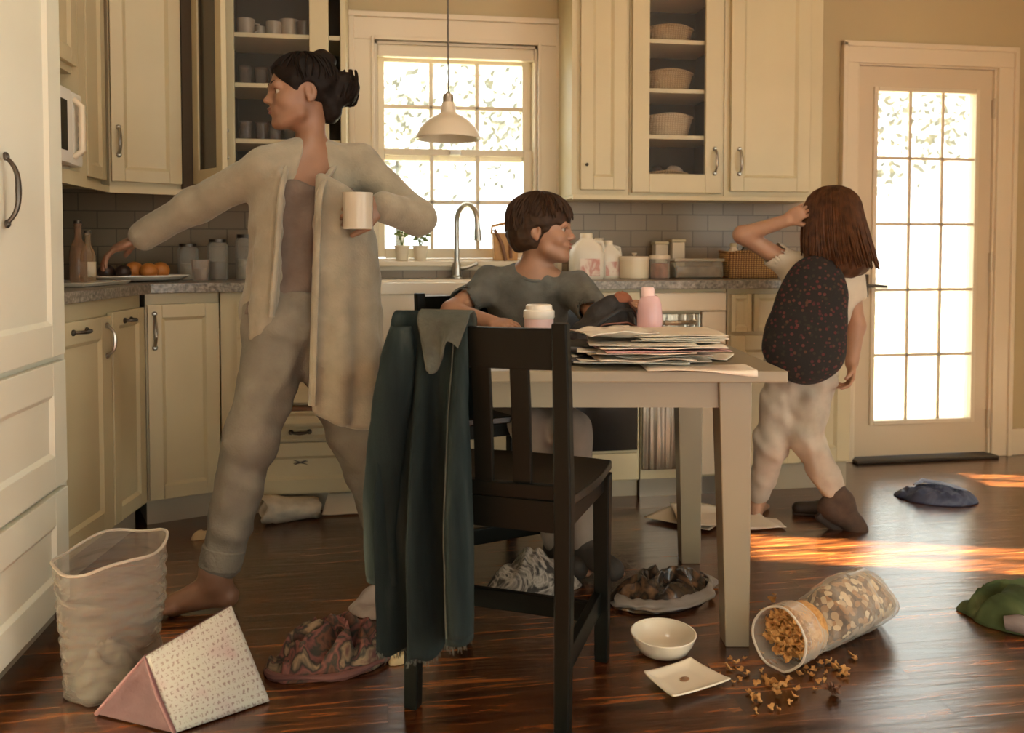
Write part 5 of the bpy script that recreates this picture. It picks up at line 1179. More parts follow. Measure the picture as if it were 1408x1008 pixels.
bm = B(((-0.114, -0.064, 0.075), (0.114, 0.064, 0.087)), bev=0.004); obj('lid', bm, film('container_lid', (0.6, 0.55, 0.45), 0.55, 0.2), r, smooth=True)
for i, (px, h, lb_) in enumerate(((907, 0.150, 'pale square canister behind the food jar against the tiles'), (930, 0.160, 'taller pale square canister right of the other canister against the tiles'))):
    r = thing('canister', lb_, 'canister', (on_ctr(px, 3.64), 3.64, ZK)); bm = B(((-0.030, -0.03, 0), (0.030, 0.03, h)), bev=0.006); obj('body', bm, M['white'] if i else mat('pale_canister', (0.62, 0.54, 0.40), 0.4), r, smooth=True)
    obj('lid', B(((-0.033, -0.033, h), (0.033, 0.033, h+0.014)), bev=0.004), M['cab'], r)
M['wick'] = weave_mat('honey_wicker', (0.55, 0.31, 0.10), (0.14, 0.06, 0.02), 90)
def basket(name, label, loc, w, d, h, flare, m, rz=0, rim=0.006, round_=False):
    r = thing(name, label, 'basket', loc, R(rz)); bm = bmesh.new(); n = 48
    def ring(s, z, wob=0.0):
        out = []
        for k in range(n):
            a = 2*math.pi*k/n; e = 1.0 if round_ else .45
            out.append(bm.verts.new((math.copysign(abs(math.cos(a))**e, math.cos(a))*w*s, math.copysign(abs(math.sin(a))**e, math.sin(a))*d*s, z+wob*math.sin(3*a))))
        return out
    L_ = [ring(1-flare, 0.001)]; N = 9
    for j in range(1, N+1): L_.append(ring((1-flare+flare*j/N)*(1+0.012*(j % 2)), h*j/N, 0.004*j/N))
    for j in range(N, 0, -1): L_.append(ring((1-flare+flare*j/N)*0.93, h*j/N, 0.004*j/N))
    L_.append(ring((1-flare)*0.92, 0.008))
    for a, b in zip(L_, L_[1:]):
        for k in range(n): bm.faces.new((a[k], a[(k+1) % n], b[(k+1) % n], b[k]))
    bm.faces.new(L_[0][::-1]); bm.faces.new(L_[-1]); obj('basket_body', bm, m, r, smooth=True, auto=False)
    bm = bmesh.new(); pts = []
    for k in range(n+1):
        a = 2*math.pi*k/n; e = 1.0 if round_ else .45
        pts.append((math.copysign(abs(math.cos(a))**e, math.cos(a))*w*.985, math.copysign(abs(math.sin(a))**e, math.sin(a))*d*.985, h+0.004*math.sin(3*a)))
    tube(bm, pts, rim, 8, cap=False); obj('rim', bm, m, r, smooth=True)
    return r
wb = basket('wicker_basket', 'honey coloured rectangular wicker basket on the worktop near the girl', (on_ctr(1030, 3.47), 3.47, ZK), 0.125, 0.075, 0.115, 0.06, M['wick'])
for i, (dx, s, m_, lb_, nm, ct) in enumerate(((-0.075, 0.026, M['white'], 'small white bottle poking up at the left of the wicker basket', 'bottle', 'bottle'), (-0.02, 0.024, M['dkmetal'], 'dark bottle poking up in the middle of the wicker basket', 'bottle', 'bottle'), (0.045, 0.028, M['white'], 'white packet sticking out at the right of the wicker basket', 'packet', 'packet'))):
    r = thing(nm, lb_, ct, (on_ctr(1030, 3.47)+dx, 3.47, ZK+0.0085)); bm = bmesh.new(); lathe(bm, [(0, 0), (s, 0), (s, 0.105), (s*.5, 0.125), (s*.5, 0.130), (0, 0.130)], 20); obj('body', bm, m_, r, smooth=True)
    bm = bmesh.new(); lathe(bm, [(0, 0.146), (s*.55, 0.146), (s*.55, 0.130), (0, 0.130)], 16); obj('cap', bm, M['cab'], r, smooth=True)

# ------------------------------------------------------------------ left corner worktop
def lctr(px, py): v = PF(px, py, ZK); return (v.x, v.y, ZK)
r = thing('serving_tray', 'white square tray under the bottles at the pantry end of the worktop', 'tray', (-1.055, 3.05, ZK), R(78))
bm = bmesh.new(); hexa(bm, [(-0.14, -0.10, 0.0), (0.14, -0.10, 0), (0.14, 0.10, 0), (-0.14, 0.10, 0)], [(-0.155, -0.115, 0.014), (0.155, -0.115, 0.014), (0.155, 0.115, 0.014), (-0.155, 0.115, 0.014)]); obj('tray', bm, M['ceram'], r, bev=0.004)
def bottle(px, Y, zb, h, w, label, col, alpha=0.45, lab=None):
    r = thing('glass_bottle', label, 'bottle', (PY(px, 370, Y).x, Y, zb)); bm = bmesh.new()
    lathe(bm, [(0, 0), (w, 0), (w*1.05, 0.005), (w*1.05, h*.52), (w*.85, h*.62), (w*.42, h*.74), (w*.38, h*.93), (w*.48, h*.94), (w*.48, h), (0, h)], 24)
    obj('body', bm, film('bottle_glass_%d' % px, col, alpha, 0.08), r, smooth=True)
    if lab: bm = bmesh.new(); lathe(bm, [(w*1.07, h*.10), (w*1.07, h*.40)], 24); obj('paper_label', bm, lab, r, smooth=True, solid=0.001)
    bm = bmesh.new(); lathe(bm, [(0, h*1.04), (w*.5, h*1.04), (w*.52, h*.99), (0, h*.99)], 16); obj('stopper', bm, M['dkmetal'], r, smooth=True)
ZT2 = ZK+0.0145
bottle(108, 2.99, ZT2, 0.20, 0.026, 'tall glass bottle nearest the pantry on the white tray', (0.30, 0.18, 0.10))
bottle(121, 3.08, ZT2, 0.17, 0.024, 'glass bottle with white label in front of the woman hand, on the white tray', (0.40, 0.28, 0.16), 0.5, M['white'])
r = thing('fruit_platter', 'long white platter of fruit on the corner worktop under the woman arm', 'platter', (-0.955, 3.40, ZK), R(24))
bm = bmesh.new(); lathe(bm, [(0, 0.004), (0.6, 0.004), (0.85, 0.010), (1.0, 0.022), (1.0, 0.026), (0.83, 0.014), (0.6, 0.009), (0, 0.009)], 40, (0, 0, 0), None, 0.19, 0.10); obj('dish', bm, M['ceram'], r, smooth=True)
M['orange'] = mat('orange_peel', (0.48, 0.17, 0.03), 0.5, bump=0.3, bscale=160); M['dkfruit'] = mat('dark_plum', (0.035, 0.02, 0.015), 0.4); M['bread'] = mat('baked_bread', (0.36, 0.17, 0.06), 0.7, var=0.3, vscale=20)
fx_ = [(-0.11, 0.01, 0.032, 'dkfruit', 'dark plum at the left end of the fruit platter', 'plum'), (-0.055, -0.02, 0.030, 'dkfruit', 'dark plum in front, second from the left on the platter', 'plum'), (-0.01, 0.02, 0.036, 'orange', 'orange at the back middle of the fruit platter', 'orange'), (0.035, -0.025, 0.034, 'orange', 'orange at the front right of the middle of the platter', 'orange'), (0.085, 0.015, 0.035, 'orange', 'orange nearest the right end of the platter', 'orange'), (-0.06, 0.04, 0.028, 'bread', 'yellow brown bread roll at the back left of the platter', 'bread_roll')]
for x, y, s, k, lb_, nm in fx_:
    a = R(24); o = bmesh.new(); sphere(o, (0, 0, 0), (s, s, s*(0.75 if k == 'bread' else 0.95)), None, 20, 14); r_ = thing(nm, lb_, 'fruit' if k != 'bread' else 'bread', (-0.955+x*math.cos(a)-y*math.sin(a), 3.40+x*math.sin(a)+y*math.cos(a), ZK+0.010+s*(0.75 if k == 'bread' else 0.95)))
    obj('flesh', o, M[k], r_, smooth=True)
    if k != 'bread': bm = bmesh.new(); tube(bm, [(0, 0, s*.9), (0.002, 0, s*1.06)], 0.0022, 6); obj('stalk', bm, M['leaf'], r_)
r = thing('tumbler', 'small clear tumbler at the right end of the fruit platter', 'glass', (-0.735, 3.46, ZK)); bm = bmesh.new(); lathe(bm, [(0, 0.004), (0.026, 0.004), (0.034, 0.085), (0.0365, 0.085), (0.029, 0.0), (0, 0)], 24); obj('glass', bm, film('tumbler_glass', (0.6, 0.5, 0.4), 0.25, 0.05), r, smooth=True)
obj('drink', (lambda b: (lathe(b, [(0, 0.006), (0.025, 0.006), (0.030, 0.05), (0, 0.05)], 20), b)[1])(bmesh.new()), mat('brown_drink', (0.14, 0.07, 0.035), 0.3), r, smooth=True)
JL = ['clear glass jar against the tiles, first from the left under the corner cabinet', 'clear glass jar against the tiles, second from the left', 'tall glass jar against the tiles, third from the left', 'clear glass jar against the tiles beside the woman sleeve, fourth from left', 'glass jar against the tiles nearest the woman body']
for i, (x, h, w) in enumerate(((-0.82, 0.15, 0.04), (-0.70, 0.17, 0.04), (-0.585, 0.19, 0.042), (-0.48, 0.16, 0.04), (-0.37, 0.18, 0.042))):
    r = thing('glass_jar', JL[i], 'jar', (x, 3.63, ZK)); bm = bmesh.new(); lathe(bm, [(0, 0), (w, 0), (w*1.04, 0.006), (w*1.04, h*.85), (w*.85, h*.92), (0, h*.92)], 24); obj('body', bm, film('storage_glass', (0.5, 0.46, 0.38), 0.30, 0.08) if not i else bpy.data.materials['storage_glass'], r, smooth=True)
    bm = bmesh.new(); lathe(bm, [(0, 0.003), (w*.95, 0.003), (w*.95, h*.45), (0, h*.45)], 20); obj('contents', bm, mat('dry_goods_%d' % i, [(0.35, 0.27, 0.16), (0.12, 0.07, 0.04), (0.42, 0.36, 0.26), (0.25, 0.16, 0.08), (0.3, 0.25, 0.18)][i], 0.8, var=0.2, vscale=60), r, smooth=True)
    bm = bmesh.new(); lathe(bm, [(0, h), (w*.88, h), (w*.88, h*.92), (0, h*.92)], 20); obj('lid', bm, M['dkmetal'], r, smooth=True)

# ------------------------------------------------------------------ inside the glass cabinets
M['seag'] = weave_mat('seagrass_weave', (0.42, 0.285, 0.145), (0.25, 0.16, 0.075), 95); M['palew'] = weave_mat('pale_weave', (0.50, 0.39, 0.25), (0.34, 0.255, 0.155), 90)
for z, m_, lb_, w, h in ((1.938, M['seag'], 'brown woven basket on the top shelf in view of the right glass cabinet', 0.112, 0.068), (1.728, M['seag'], 'brown woven basket with darker rim on the second shelf of the right glass cabinet', 0.112, 0.085), (1.530, M['palew'], 'pale woven basket on the third shelf of the right glass cabinet', 0.112, 0.092)):
    basket('woven_basket', lb_, (1.238, 3.535, z+0.0005), w, 0.075, h, 0.22, m_, 0, 0.006, True)
b4 = basket('woven_basket', 'small woven basket holding dark cloths on the lowest shelf of the right glass cabinet', (1.225, 3.535, 1.289), 0.105, 0.07, 0.085, 0.2, M['seag'], 0, 0.006, True)
for i, (dx, c, lb_) in enumerate(((-0.035, (0.03, 0.022, 0.018), 'dark folded cloth in the left of the lowest cabinet basket'), (0.045, (0.28, 0.22, 0.16), 'grey beige cloth in the right of the lowest cabinet basket'))):
    r = thing('folded_cloth', lb_, 'cloth', (1.225+dx, 3.53, 1.298)); F = Field(0.005); F.ell(V_((0, 0, 0.062)), (0.036, 0.040, 0.050), k=.01).wrinkle(0.004, 70, i).cut((0, 0, 0.002), (0, 0, -1)); obj('cloth', F.mesh('cloth'), mat('cloth_%s' % 'ab'[i], c, 0.9), r)
def mug(x, y, z, s, m_, label, group=None, rz=0.0, nm='mug'):
    r = thing(nm, label, 'mug', (x, y, z), rz, group); bm = bmesh.new(); lathe(bm, [(0, 0.004), (s*.8, 0.004), (s*.88, s*1.9), (s, s*1.9), (s*.92, 0.0), (0, 0)], 24); obj('cup', bm, m_, r, smooth=True)
    bm = bmesh.new(); tube(bm, [(s*.92, 0, s*1.5), (s*1.45, 0, s*1.4), (s*1.5, 0, s*.8), (s*.9, 0, s*.45)], s*.11, 8); obj('handle', bm, m_, r, smooth=True)
    return r
M['mugp'] = mat('mug_pale', (0.26, 0.21, 0.155), 0.35); M['mugd'] = mat('mug_dark', (0.09, 0.065, 0.045), 0.3)
ML = ['pale mug at the far left of the top mug shelf', 'low pale mug, second from left on the top mug shelf', 'pale mug in the middle of the top mug shelf', 'tall pale mug, second from right on the top mug shelf', 'dark mug at the right end of the top mug shelf']
for i, (x, s, k) in enumerate(((-0.555, 0.036, 'mugp'), (-0.50, 0.024, 'mugp'), (-0.445, 0.032, 'mugp'), (-0.385, 0.040, 'mugp'), (-0.325, 0.034, 'mugd'))): mug(x, 3.50+0.02*(i % 2), 1.8985, s, M[k], ML[i], None, R(40*i))
M['goblet'] = film('goblet_glass', (0.14, 0.11, 0.085), 0.35, 0.06)
SL = {1.700: 'middle', 1.478: 'lower', 1.288: 'bottom'}
for z, nm in SL.items():
    for k in range(5):
        r = thing('drinking_glass', 'one of the small drinking glasses on the %s shelf behind the woman head' % nm, 'glass', (-0.56+0.058*k, 3.50+0.03*(k % 2), z+0.0005), 0, 'glasses on the %s mug cabinet shelf' % nm)
        bm = bmesh.new(); lathe(bm, [(0, 0.003), (0.020, 0.003), (0.024, 0.078), (0.026, 0.078), (0.023, 0), (0, 0)], 18); obj('bowl', bm, M['goblet'], r, smooth=True)
# ------------------------------------------------------------------ people
def skin_mat(name, c):
    m = mat(name, c, 0.5, var=0.06, vscale=25, sss=0.12); return m
def frame_of(f, up=(0, 0, 1)):
    f = Vector(f).normalized(); u = Vector(up); u = (u-f*u.dot(f)).normalized(); r = f.cross(u)
    return Matrix((r, f, u)).transposed()          # columns: right, forward, up
def head(F, c, Mh, s, jaw=1.0):
    W = lambda x, y, z: Vector(c)+Mh @ Vector((x, y, z))*s
    E = lambda p, r, k=.03, sub=False: F.ell(W(*p), [v*s for v in r], Mh, k=k*s, sub=sub)
    C = lambda a, b, ra, rb, k=.03: F.cap(W(*a), W(*b), ra*s, rb*s, k=k*s)
    E((0, -.07, .13), (.365, .43, .365)); E((0, .08, -.08), (.30, .33, .37), .08); E((0, .20, -.33), (.17, .20, .15), .12)
    E((0, .335, -.415), (.095, .095, .078), .06)
    for sx in (-1, 1):
        E((.17*sx, .25, -.13), (.11, .12, .11), .08)
        C((.22*sx, .10, -.30), (.10*sx, .30, -.40), .09, .07, .08)
    C((-.17, .345, .085), (.17, .345, .085), .055, .055, .06)
    C((-.10, .365, -.225), (.10, .365, -.225), .055, .055, .06)
    for sx in (-1, 1): E((.145*sx, .435, .000), (.085, .095, .052), .03, True); E((.150*sx, .325, .050), (.080, .052, .026), .02); E((.150*sx, .318, -.045), (.075, .045, .020), .02)
    C((0, .370, .05), (0, .452, -.090), .030, .038, .05); E((0, .465, -.100), (.044, .046, .038), .03)
    for sx in (-1, 1): E((.046*sx, .415, -.118), (.034, .045, .028), .03)
    E((0, .422, -.205), (.085, .038, .022), .02); E((0, .412, -.262), (.070, .040, .026), .02)
    E((0, .470, -.232), (.085, .022, .006), .012, True)
    for sx in (-1, 1):
        E((.345*sx, -.06, -.04), (.040, .085, .130), .02); E((.388*sx, -.035, -.02), (.045, .048, .080), .012, True); E((.355*sx, -.03, -.14), (.030, .04, .05), .02)
    return W
def face_parts(o, W, s, Mh, iris, lipc, browc, hand='both'):
    wm_ = bpy.data.materials.get('eye_white') or mat('eye_white', (0.36, 0.32, 0.27), 0.2)
    for sx in (-1, 1):
        bm = bmesh.new(); sphere(bm, W(.145*sx, .298, .000), .070*s, Mh, 16, 12); e = obj('eye', bm, wm_, o, world=True, smooth=True)
        bm = bmesh.new(); sphere(bm, W(.148*sx, .346, .000), [.034*s, .025*s, .034*s], Mh, 12, 8); obj('iris', bm, iris, e, world=True, smooth=True)
        for z, sgn in ((.045, 1),):
            bm = bmesh.new(); tube(bm, [W((.145-.075+.025*k)*sx, .318+.055*math.sin(math.pi*k/6), .022+.018*math.sin(math.pi*k/6)) for k in range(7)], [.004*s+.006*s*math.sin(math.pi*k/6) for k in range(7)], 6); obj('eyelashes', bm, browc, e, world=True, smooth=True)
        bm = bmesh.new(); tube(bm, [W((.07+.030*k)*sx, .398-.008*k+.006*math.sin(k)-.0035*k*k, .110+.028*math.sin(math.pi*(k+1)/8)) for k in range(7)], [(.010+.008*math.sin(math.pi*(k+.5)/7))*s for k in range(7)], 8, flat=.6); obj('eyebrow', bm, browc, o, world=True, smooth=True)
    bm = bmesh.new(); sphere(bm, W(0, .430, -.207), [.082*s, .034*s, .020*s], Mh); sphere(bm, W(0, .420, -.260), [.068*s, .036*s, .024*s], Mh); obj('lips', bm, lipc, o, world=True, smooth=True)
def hand(F, w, d, pn, s, curl=0.5, thumb=1, spread=0.12, fr=0.0075):
    """palm, four unequal fingers of three bones, thumb off the side near the wrist"""
    d = Vector(d).normalized(); pn = Vector(pn); pn = (pn-d*pn.dot(d)).normalized(); sd = d.cross(pn)*thumb   # side the thumb is on
    w = Vector(w); MM = Matrix((sd, d, pn)).transposed()
    F.ell(w+d*0.045*s, (0.040*s, 0.050*s, 0.016*s), MM, k=.012); F.ell(w+d*0.030*s+sd*0.018*s+pn*.006*s, (0.020*s, 0.030*s, 0.016*s), MM, k=.01)
    for i, (off, L_) in enumerate(((0.028, .92), (0.0095, 1.0), (-0.009, .94), (-0.0265, .74))):
        b = w+d*(0.083-0.004*abs(i-1))*s+sd*off*s; dd = (d+sd*spread*(off/0.03)).normalized(); n = pn.copy(); p = b; r = fr*s
        cc = curl*(0.85+0.12*i); pts = [b-dd*.02*s, b]; rs = [r*1.1, r*1.08]
        for q, (l, a) in enumerate(((0.040, .9), (0.026, 1.1), (0.021, .8))):
            an = cc*a; t = dd*math.cos(an)+n*math.sin(an); n = (n*math.cos(an)-dd*math.sin(an)); dd = t; p = p+dd*l*L_*s; pts.append(p); rs.append(r*(1.0-.09*(q+1)))
        F.chain(pts, rs, k=.003)
    tb_ = w+d*0.022*s+sd*0.026*s; t1 = (d*.62+sd*.68+pn*.35).normalized(); t2 = (d*.85+sd*.22+pn*(.25+.5*curl)).normalized()
    F.chain([tb_, tb_+t1*.040*s, tb_+t1*.040*s+t2*.030*s, tb_+t1*.040*s+t2*.030*s+(t2+pn*.3*curl).normalized()*.022*s], [.013*s, .0105*s, .0092*s, .0078*s], k=.005)
def foot(F, ankle, d, s=1.0, up=(0, 0, 1)):
    d = Vector(d).normalized(); u = Vector(up); u = (u-d*u.dot(d)).normalized(); a = Vector(ankle); sd = d.cross(u)
    heel = a-u*.045*s-d*.030*s; ball = a-u*.055*s+d*.115*s; toe = a-u*.060*s+d*.160*s
    F.cap(a, heel, .032*s, .030*s, k=.02).cap(a, ball, .034*s, .026*s, k=.02).cap(heel, ball, .026*s, .026*s, k=.02)
    for i, o in enumerate((-.032, -.016, 0, .016, .031)):
        l = (.060, .056, .052, .046, .038)[i]; F.cap(ball+sd*o*s*.9, ball+sd*o*s+d*l*s-u*.006*s, .013*s, (.0105 if i else .014)*s, k=.008)
def torso(F, pel, nk, shl, shr, half, dep, waist, hips, g=0.0, k=.04):
    pel, nk = Vector(pel), Vector(nk); u = (nk-pel).normalized(); r = (Vector(shr)-Vector(shl)); r = (r-u*r.dot(u)).normalized(); f = u.cross(r); Mt = Matrix((r, f, u)).transposed(); L_ = (nk-pel).length
    F.ell(pel.lerp(nk, .70), (half+g, dep+g, .33*L_+g), Mt, k=k); F.ell(pel.lerp(nk, .36), (waist+g, dep*.92+g, .34*L_+g), Mt, k=k); F.ell(pel.lerp(nk, .03), (hips+g, dep*1.05+g, .22*L_+g), Mt, k=k)
    return Mt
def make_person(label, F, m, base):
    me = F.mesh('person'); me.transform(Matrix.Translation(-Vector(base))); o = bpy.data.objects.new('person', me); COL.objects.link(o); me.materials.append(m); o.location = base
    tag(o, label, 'person'); return o
def cloth_part(name, F, m, o, **k): return obj(name, F.mesh(name), m, o, world=True, **k)
def locks(bm, W, s, starts, r0, ends, n=7, bulge=0.03, seed=0):
    rr = random.Random(seed)
    for (a, b) in zip(starts, ends):
        a, b = Vector(a), Vector(b); pts = []
        for k in range(n):
            t_ = k/(n-1); p = a.lerp(b, t_); pts.append(p)
        tube(bm, [W(*p) for p in pts], [r0*s*(0.5+math.sin(math.pi*min(1, .15+.8*k/(n-1)))*.8) for k in range(n)], 6, flat=.5)
def hair_locks(bm, W, s, c, rad, n, seed, cut, r0=.022, frm=(-.10, .45), to=1.9):
    """strands that run from the crown over the skull ellipsoid; cut(theta) says how far down each runs"""
    rr = random.Random(seed); c = Vector(c)
    for k in range(n):
        th = 2*math.pi*(k+rr.random()*.6)/n; end = cut(th)*rr.uniform(.93, 1.06); st = rr.uniform(.02, .35); pts = []; m_ = 9
        for j in range(m_):
            ph = st+(end-st)*j/(m_-1); a = th+0.10*math.sin(3*ph+k); q = 1.015+0.02*rr.random()
            pts.append(W(c.x+rad[0]*q*math.sin(min(ph, 1.75))*math.sin(a), c.y+rad[1]*q*math.sin(min(ph, 1.75))*math.cos(a), c.z+rad[2]*q*math.cos(min(ph, 1.75))-(max(0, ph-1.75))*rad[2]))
        tube(bm, pts, [r0*s*(.45+.75*math.sin(math.pi*(j+.8)/(m_+.6))) for j in range(m_)], 6, flat=.55)
M['dark_hair'] = mat('near_black_hair', (0.007, 0.004, 0.0028), 0.6, var=0.4, vscale=40, spec=0.12)
M['boy_hair'] = mat('dark_brown_hair', (0.036, 0.0165, 0.0072), 0.6, var=0.45, vscale=45, spec=0.25)
M['girl_hair'] = mat('chestnut_hair', (0.075, 0.030, 0.011), 0.6, var=0.5, vscale=40, spec=0.25)
M['iris'] = mat('brown_iris', (0.03, 0.015, 0.008), 0.1)

# ---- woman striding to the left
skw = skin_mat('woman_skin', (0.21, 0.108, 0.062))
F = Field(0.005); V = Vector
wf = V((-0.62, -0.78, 0)); whf = V((-0.93, -0.34, -0.10))
nk, pel = P(428, 207, 2.475), P(412, 440, 2.47)
SR, SL_ = P(370, 232, 2.40), P(494, 228, 2.54)             # her right (picture left), her left
hc = P(412, 128, 2.455); Mh = frame_of(whf); hs = 0.215
W = head(F, hc, Mh, hs); F.cap(nk-V((0, 0, .02)), hc+Mh @ V((0, -.12, -.30))*hs, .042, .043, k=.025)
Mt = torso(F, pel, nk, SL_, SR, .145, .095, .120, .155)
F.cap(nk-V((0, 0, .02)), SR, .036, .045, k=.05).cap(nk-V((0, 0, .02)), SL_, .036, .045, k=.05)
ER, WR_, HD = P(268, 283, 2.50), P(192, 328, 2.52), P(150, 345, 2.52)
F.chain([SR, ER, WR_], [.047, .038, .026], k=.02); hand(F, WR_, HD-WR_, (0, .25, -1), 1.0, .35, -1)
EL, WL = P(574, 300, 2.50), P(524, 284, 2.36)
F.chain([SL_, EL, WL], [.047, .038, .026], k=.02); hand(F, WL, P(490, 287, 2.32)-WL, (.35, .9, -.1), 1.0, .95, 1)
HR, HL = P(388, 452, 2.43), P(438, 452, 2.51)
KR, AR = P(346, 598, 2.395), P(297, 800, 2.36); KL, AL = P(488, 600, 2.53), P(531, 742, 2.66)
F.chain([HR, KR, AR+V((0, 0, .03)), AR], [.085, .058, .038, .034], k=.04).chain([HL, KL, AL], [.085, .058, .036], k=.04)
foot(F, AR, P(228, 846, 2.33)-P(305, 838, 2.37)); foot(F, AL, (-.62, -.25, -.75), up=(-.6, -.3, .74))
wo = make_person('woman in long beige cardigan and pale jeans striding left across the kitchen', F, skw, (AR.x, AR.y, 0))
face_parts(wo, W, hs, Mh, M['iris'], mat('woman_lips', (0.18, 0.058, 0.045), 0.45), M['dark_hair'])
F = Field(0.006)
F.ell(hc+Mh @ V((0, -.09, .16))*hs, [v*hs for v in (.405, .47, .385)], Mh).ell(hc+Mh @ V((0, .55, -.22))*hs, [v*hs for v in (.42, .46, .52)], Mh, k=.012, sub=True)
for sx in (-1, 1): F.ell(hc+Mh @ V((.40*sx, -.02, -.06))*hs, [v*hs for v in (.14, .12, .16)], Mh, k=.008, sub=True)
F.ell(hc+Mh @ V((0, -.60, .06))*hs, [v*hs for v in (.25, .26, .25)], Mh, k=.012).ell(hc+Mh @ V((.04, -.38, .44))*hs, [v*hs for v in (.19, .19, .16)], Mh, k=.012).ell(hc+Mh @ V((0, -.40, -.20))*hs, [v*hs for v in (.24, .17, .24)], Mh, k=.02).wrinkle(.0022, 130, 4)
hw = cloth_part('hair', F, M['dark_hair'], wo, label='near black hair pinned up in a loose bun')
bm = bmesh.new(); hair_locks(bm, W, hs, (0, -.09, .16), (.405, .47, .385), 46, 5, lambda th: 1.15 if math.cos(th) > .5 else 1.65, .018); obj('hair_strands', bm, M['dark_hair'], hw, world=True, smooth=True)
bm = bmesh.new(); rr_ = random.Random(2)
for k in range(26):
    a = rr_.uniform(0, 6.28); b_ = rr_.uniform(-1.2, 1.2); pts = []
    for j in range(7):
        q = a+j*.42; pts.append(W(.25*math.cos(q)*math.cos(b_*.5+j*.05), -.60+.25*math.sin(b_+.12*j), .06+.25*math.sin(q)))
    tube(bm, pts, [.014*hs*(.4+math.sin(math.pi*(j+.5)/7)) for j in range(7)], 5)
obj('hair_strands', bm, M['dark_hair'], hw, world=True, smooth=True)
# tank top
F = Field(0.006); torso(F, pel, nk, SL_, SR, .145, .095, .120, .155, .008); F.wrinkle(.0045, 44, 2)
u_ = (nk-pel).normalized(); fw_ = Mt @ V((0, 1, 0))
if fw_.dot(wf) < 0: fw_ = -fw_
F.cut(pel.lerp(nk, .80), u_).cut(pel.lerp(nk, .02), -u_); F.ell(pel.lerp(nk, .92)+fw_*.10, (.085, .085, .075), None, k=.01, sub=True)
M['tank'] = mat('taupe_tank', (0.12, 0.090, 0.070), 0.85, var=0.25, vscale=14, bump=0.6, bscale=60)
cloth_part('tank_top', F, M['tank'], wo)
# jeans
F = Field(0.006); torso(F, pel, nk, SL_, SR, .145, .095, .122, .158, .010)
F.chain([HR, KR, AR.lerp(KR, .16)], [.098, .072, .058], k=.04).chain([HL, KL, AL.lerp(KL, .12)], [.098, .072, .056], k=.04)
F.wrinkle(.0062, 48, 6).cut(pel.lerp(nk, .17), u_)
F.cut(AR.lerp(KR, .17), AR-KR) if False else None
M['jeans'] = mat('pale_grey_denim', (0.155, 0.138, 0.105), 0.9, var=0.2, vscale=10, bump=0.5, bscale=140)
jn = cloth_part('jeans', F, M['jeans'], wo)
ring = AR.lerp(KR, .165); dl = (AR-KR).normalized()
bm = bmesh.new(); tube(bm, [ring-dl*.03, ring+dl*.03], [.061, .060], 28); obj('cuff', bm, M['jeans'], jn, world=True, smooth=True, bev=.004)
# cardigan: sleeves, yoke, back and two front panels that hang and swing
F = Field(0.0065)
M['knit'] = mat('beige_knit', (0.25, 0.22, 0.16), 0.95, var=0.14, vscale=18, bump=0.35, bscale=140, sheen=0.2)
rgt = Mt @ V((1, 0, 0)); 
if rgt.dot(SR-SL_) < 0: rgt = -rgt
F.chain([nk+V((0, 0, -.015)), SR, ER, WR_.lerp(ER, .08)], [.052, .060, .052, .044], k=.03).chain([nk+V((0, 0, -.015)), SL_, EL, WL.lerp(EL, .10)], [.052, .060, .052, .046], k=.03)
for tt, w_ in ((.80, .155), (.55, .150), (.30, .158), (.05, .175)): F.ell(pel.lerp(nk, tt)-fw_*.020, (w_, .105, .13), Mt, k=.04)
F.wrinkle(.0028, 36, 9)
# open the front
for tt in (.98, .85, .7, .55, .4, .25, .1, -.05): F.ell(pel.lerp(nk, tt)+fw_*.135+rgt*(.028-.02*tt), (.050 if tt < .9 else .040, .13, .085), Mt, k=.012, sub=True)
F.cut(pel.lerp(nk, -.02), -u_)
def panel(pts, rs, k=.022): F.chain(pts, rs, k=k)
def sheet_panel(tops, bots, n, r, fold, seed):
    for k in range(n):
        f = k/(n-1)*(len(tops)-1); i = min(int(f), len(tops)-2); q = f-i
        a = [tops[i][m]*(1-q)+tops[i+1][m]*q for m in range(3)]; b = [bots[i][m]*(1-q)+bots[i+1][m]*q for m in range(3)]
        pts = []
        for j in range(6):
            v = j/5; t_ = a[2]*(1-v)+b[2]*v+fold*v*math.sin(k*1.25+seed+.6*v); x = a[0]*(1-v)+b[0]*v+2.0*v*math.sin(k*.9+seed); pts.append(P(x, a[1]*(1-v)+b[1]*v, t_))
        F.chain(pts, [r*.8, r, r, r*1.05, r*1.05, r*1.05], k=.018)
sheet_panel([(441, 245, 2.36), (474, 262, 2.38), (498, 285, 2.43), (512, 330, 2.50), (508, 350, 2.57), (480, 360, 2.63), (445, 380, 2.64)], [(438, 562, 2.36), (470, 577, 2.38), (499, 582, 2.43), (522, 577, 2.52), (526, 567, 2.62), (492, 562, 2.68), (452, 547, 2.68)], 22, .019, .016, 0.3)
sheet_panel([(384, 238, 2.34), (365, 270, 2.38), (356, 300, 2.44), (366, 320, 2.52), (400, 350, 2.58)], [(369, 442, 2.33), (352, 462, 2.37), (344, 470, 2.46), (360, 472, 2.56), (396, 490, 2.62)], 13, .018, .014, 1.1)
F.cap(SR.lerp(nk, .15)-V((0, 0, .05)), P(364, 310, 2.42), .045, .038, k=.04).cap(SR.lerp(nk, .15)-V((0, 0, .05)), P(366, 320, 2.50), .045, .038, k=.04)
F.cap(SR.lerp(ER, .9), SR.lerp(ER, .92), .01, .01)
cd = cloth_part('cardigan', F, M['knit'], wo, label='long open beige knit cardigan')
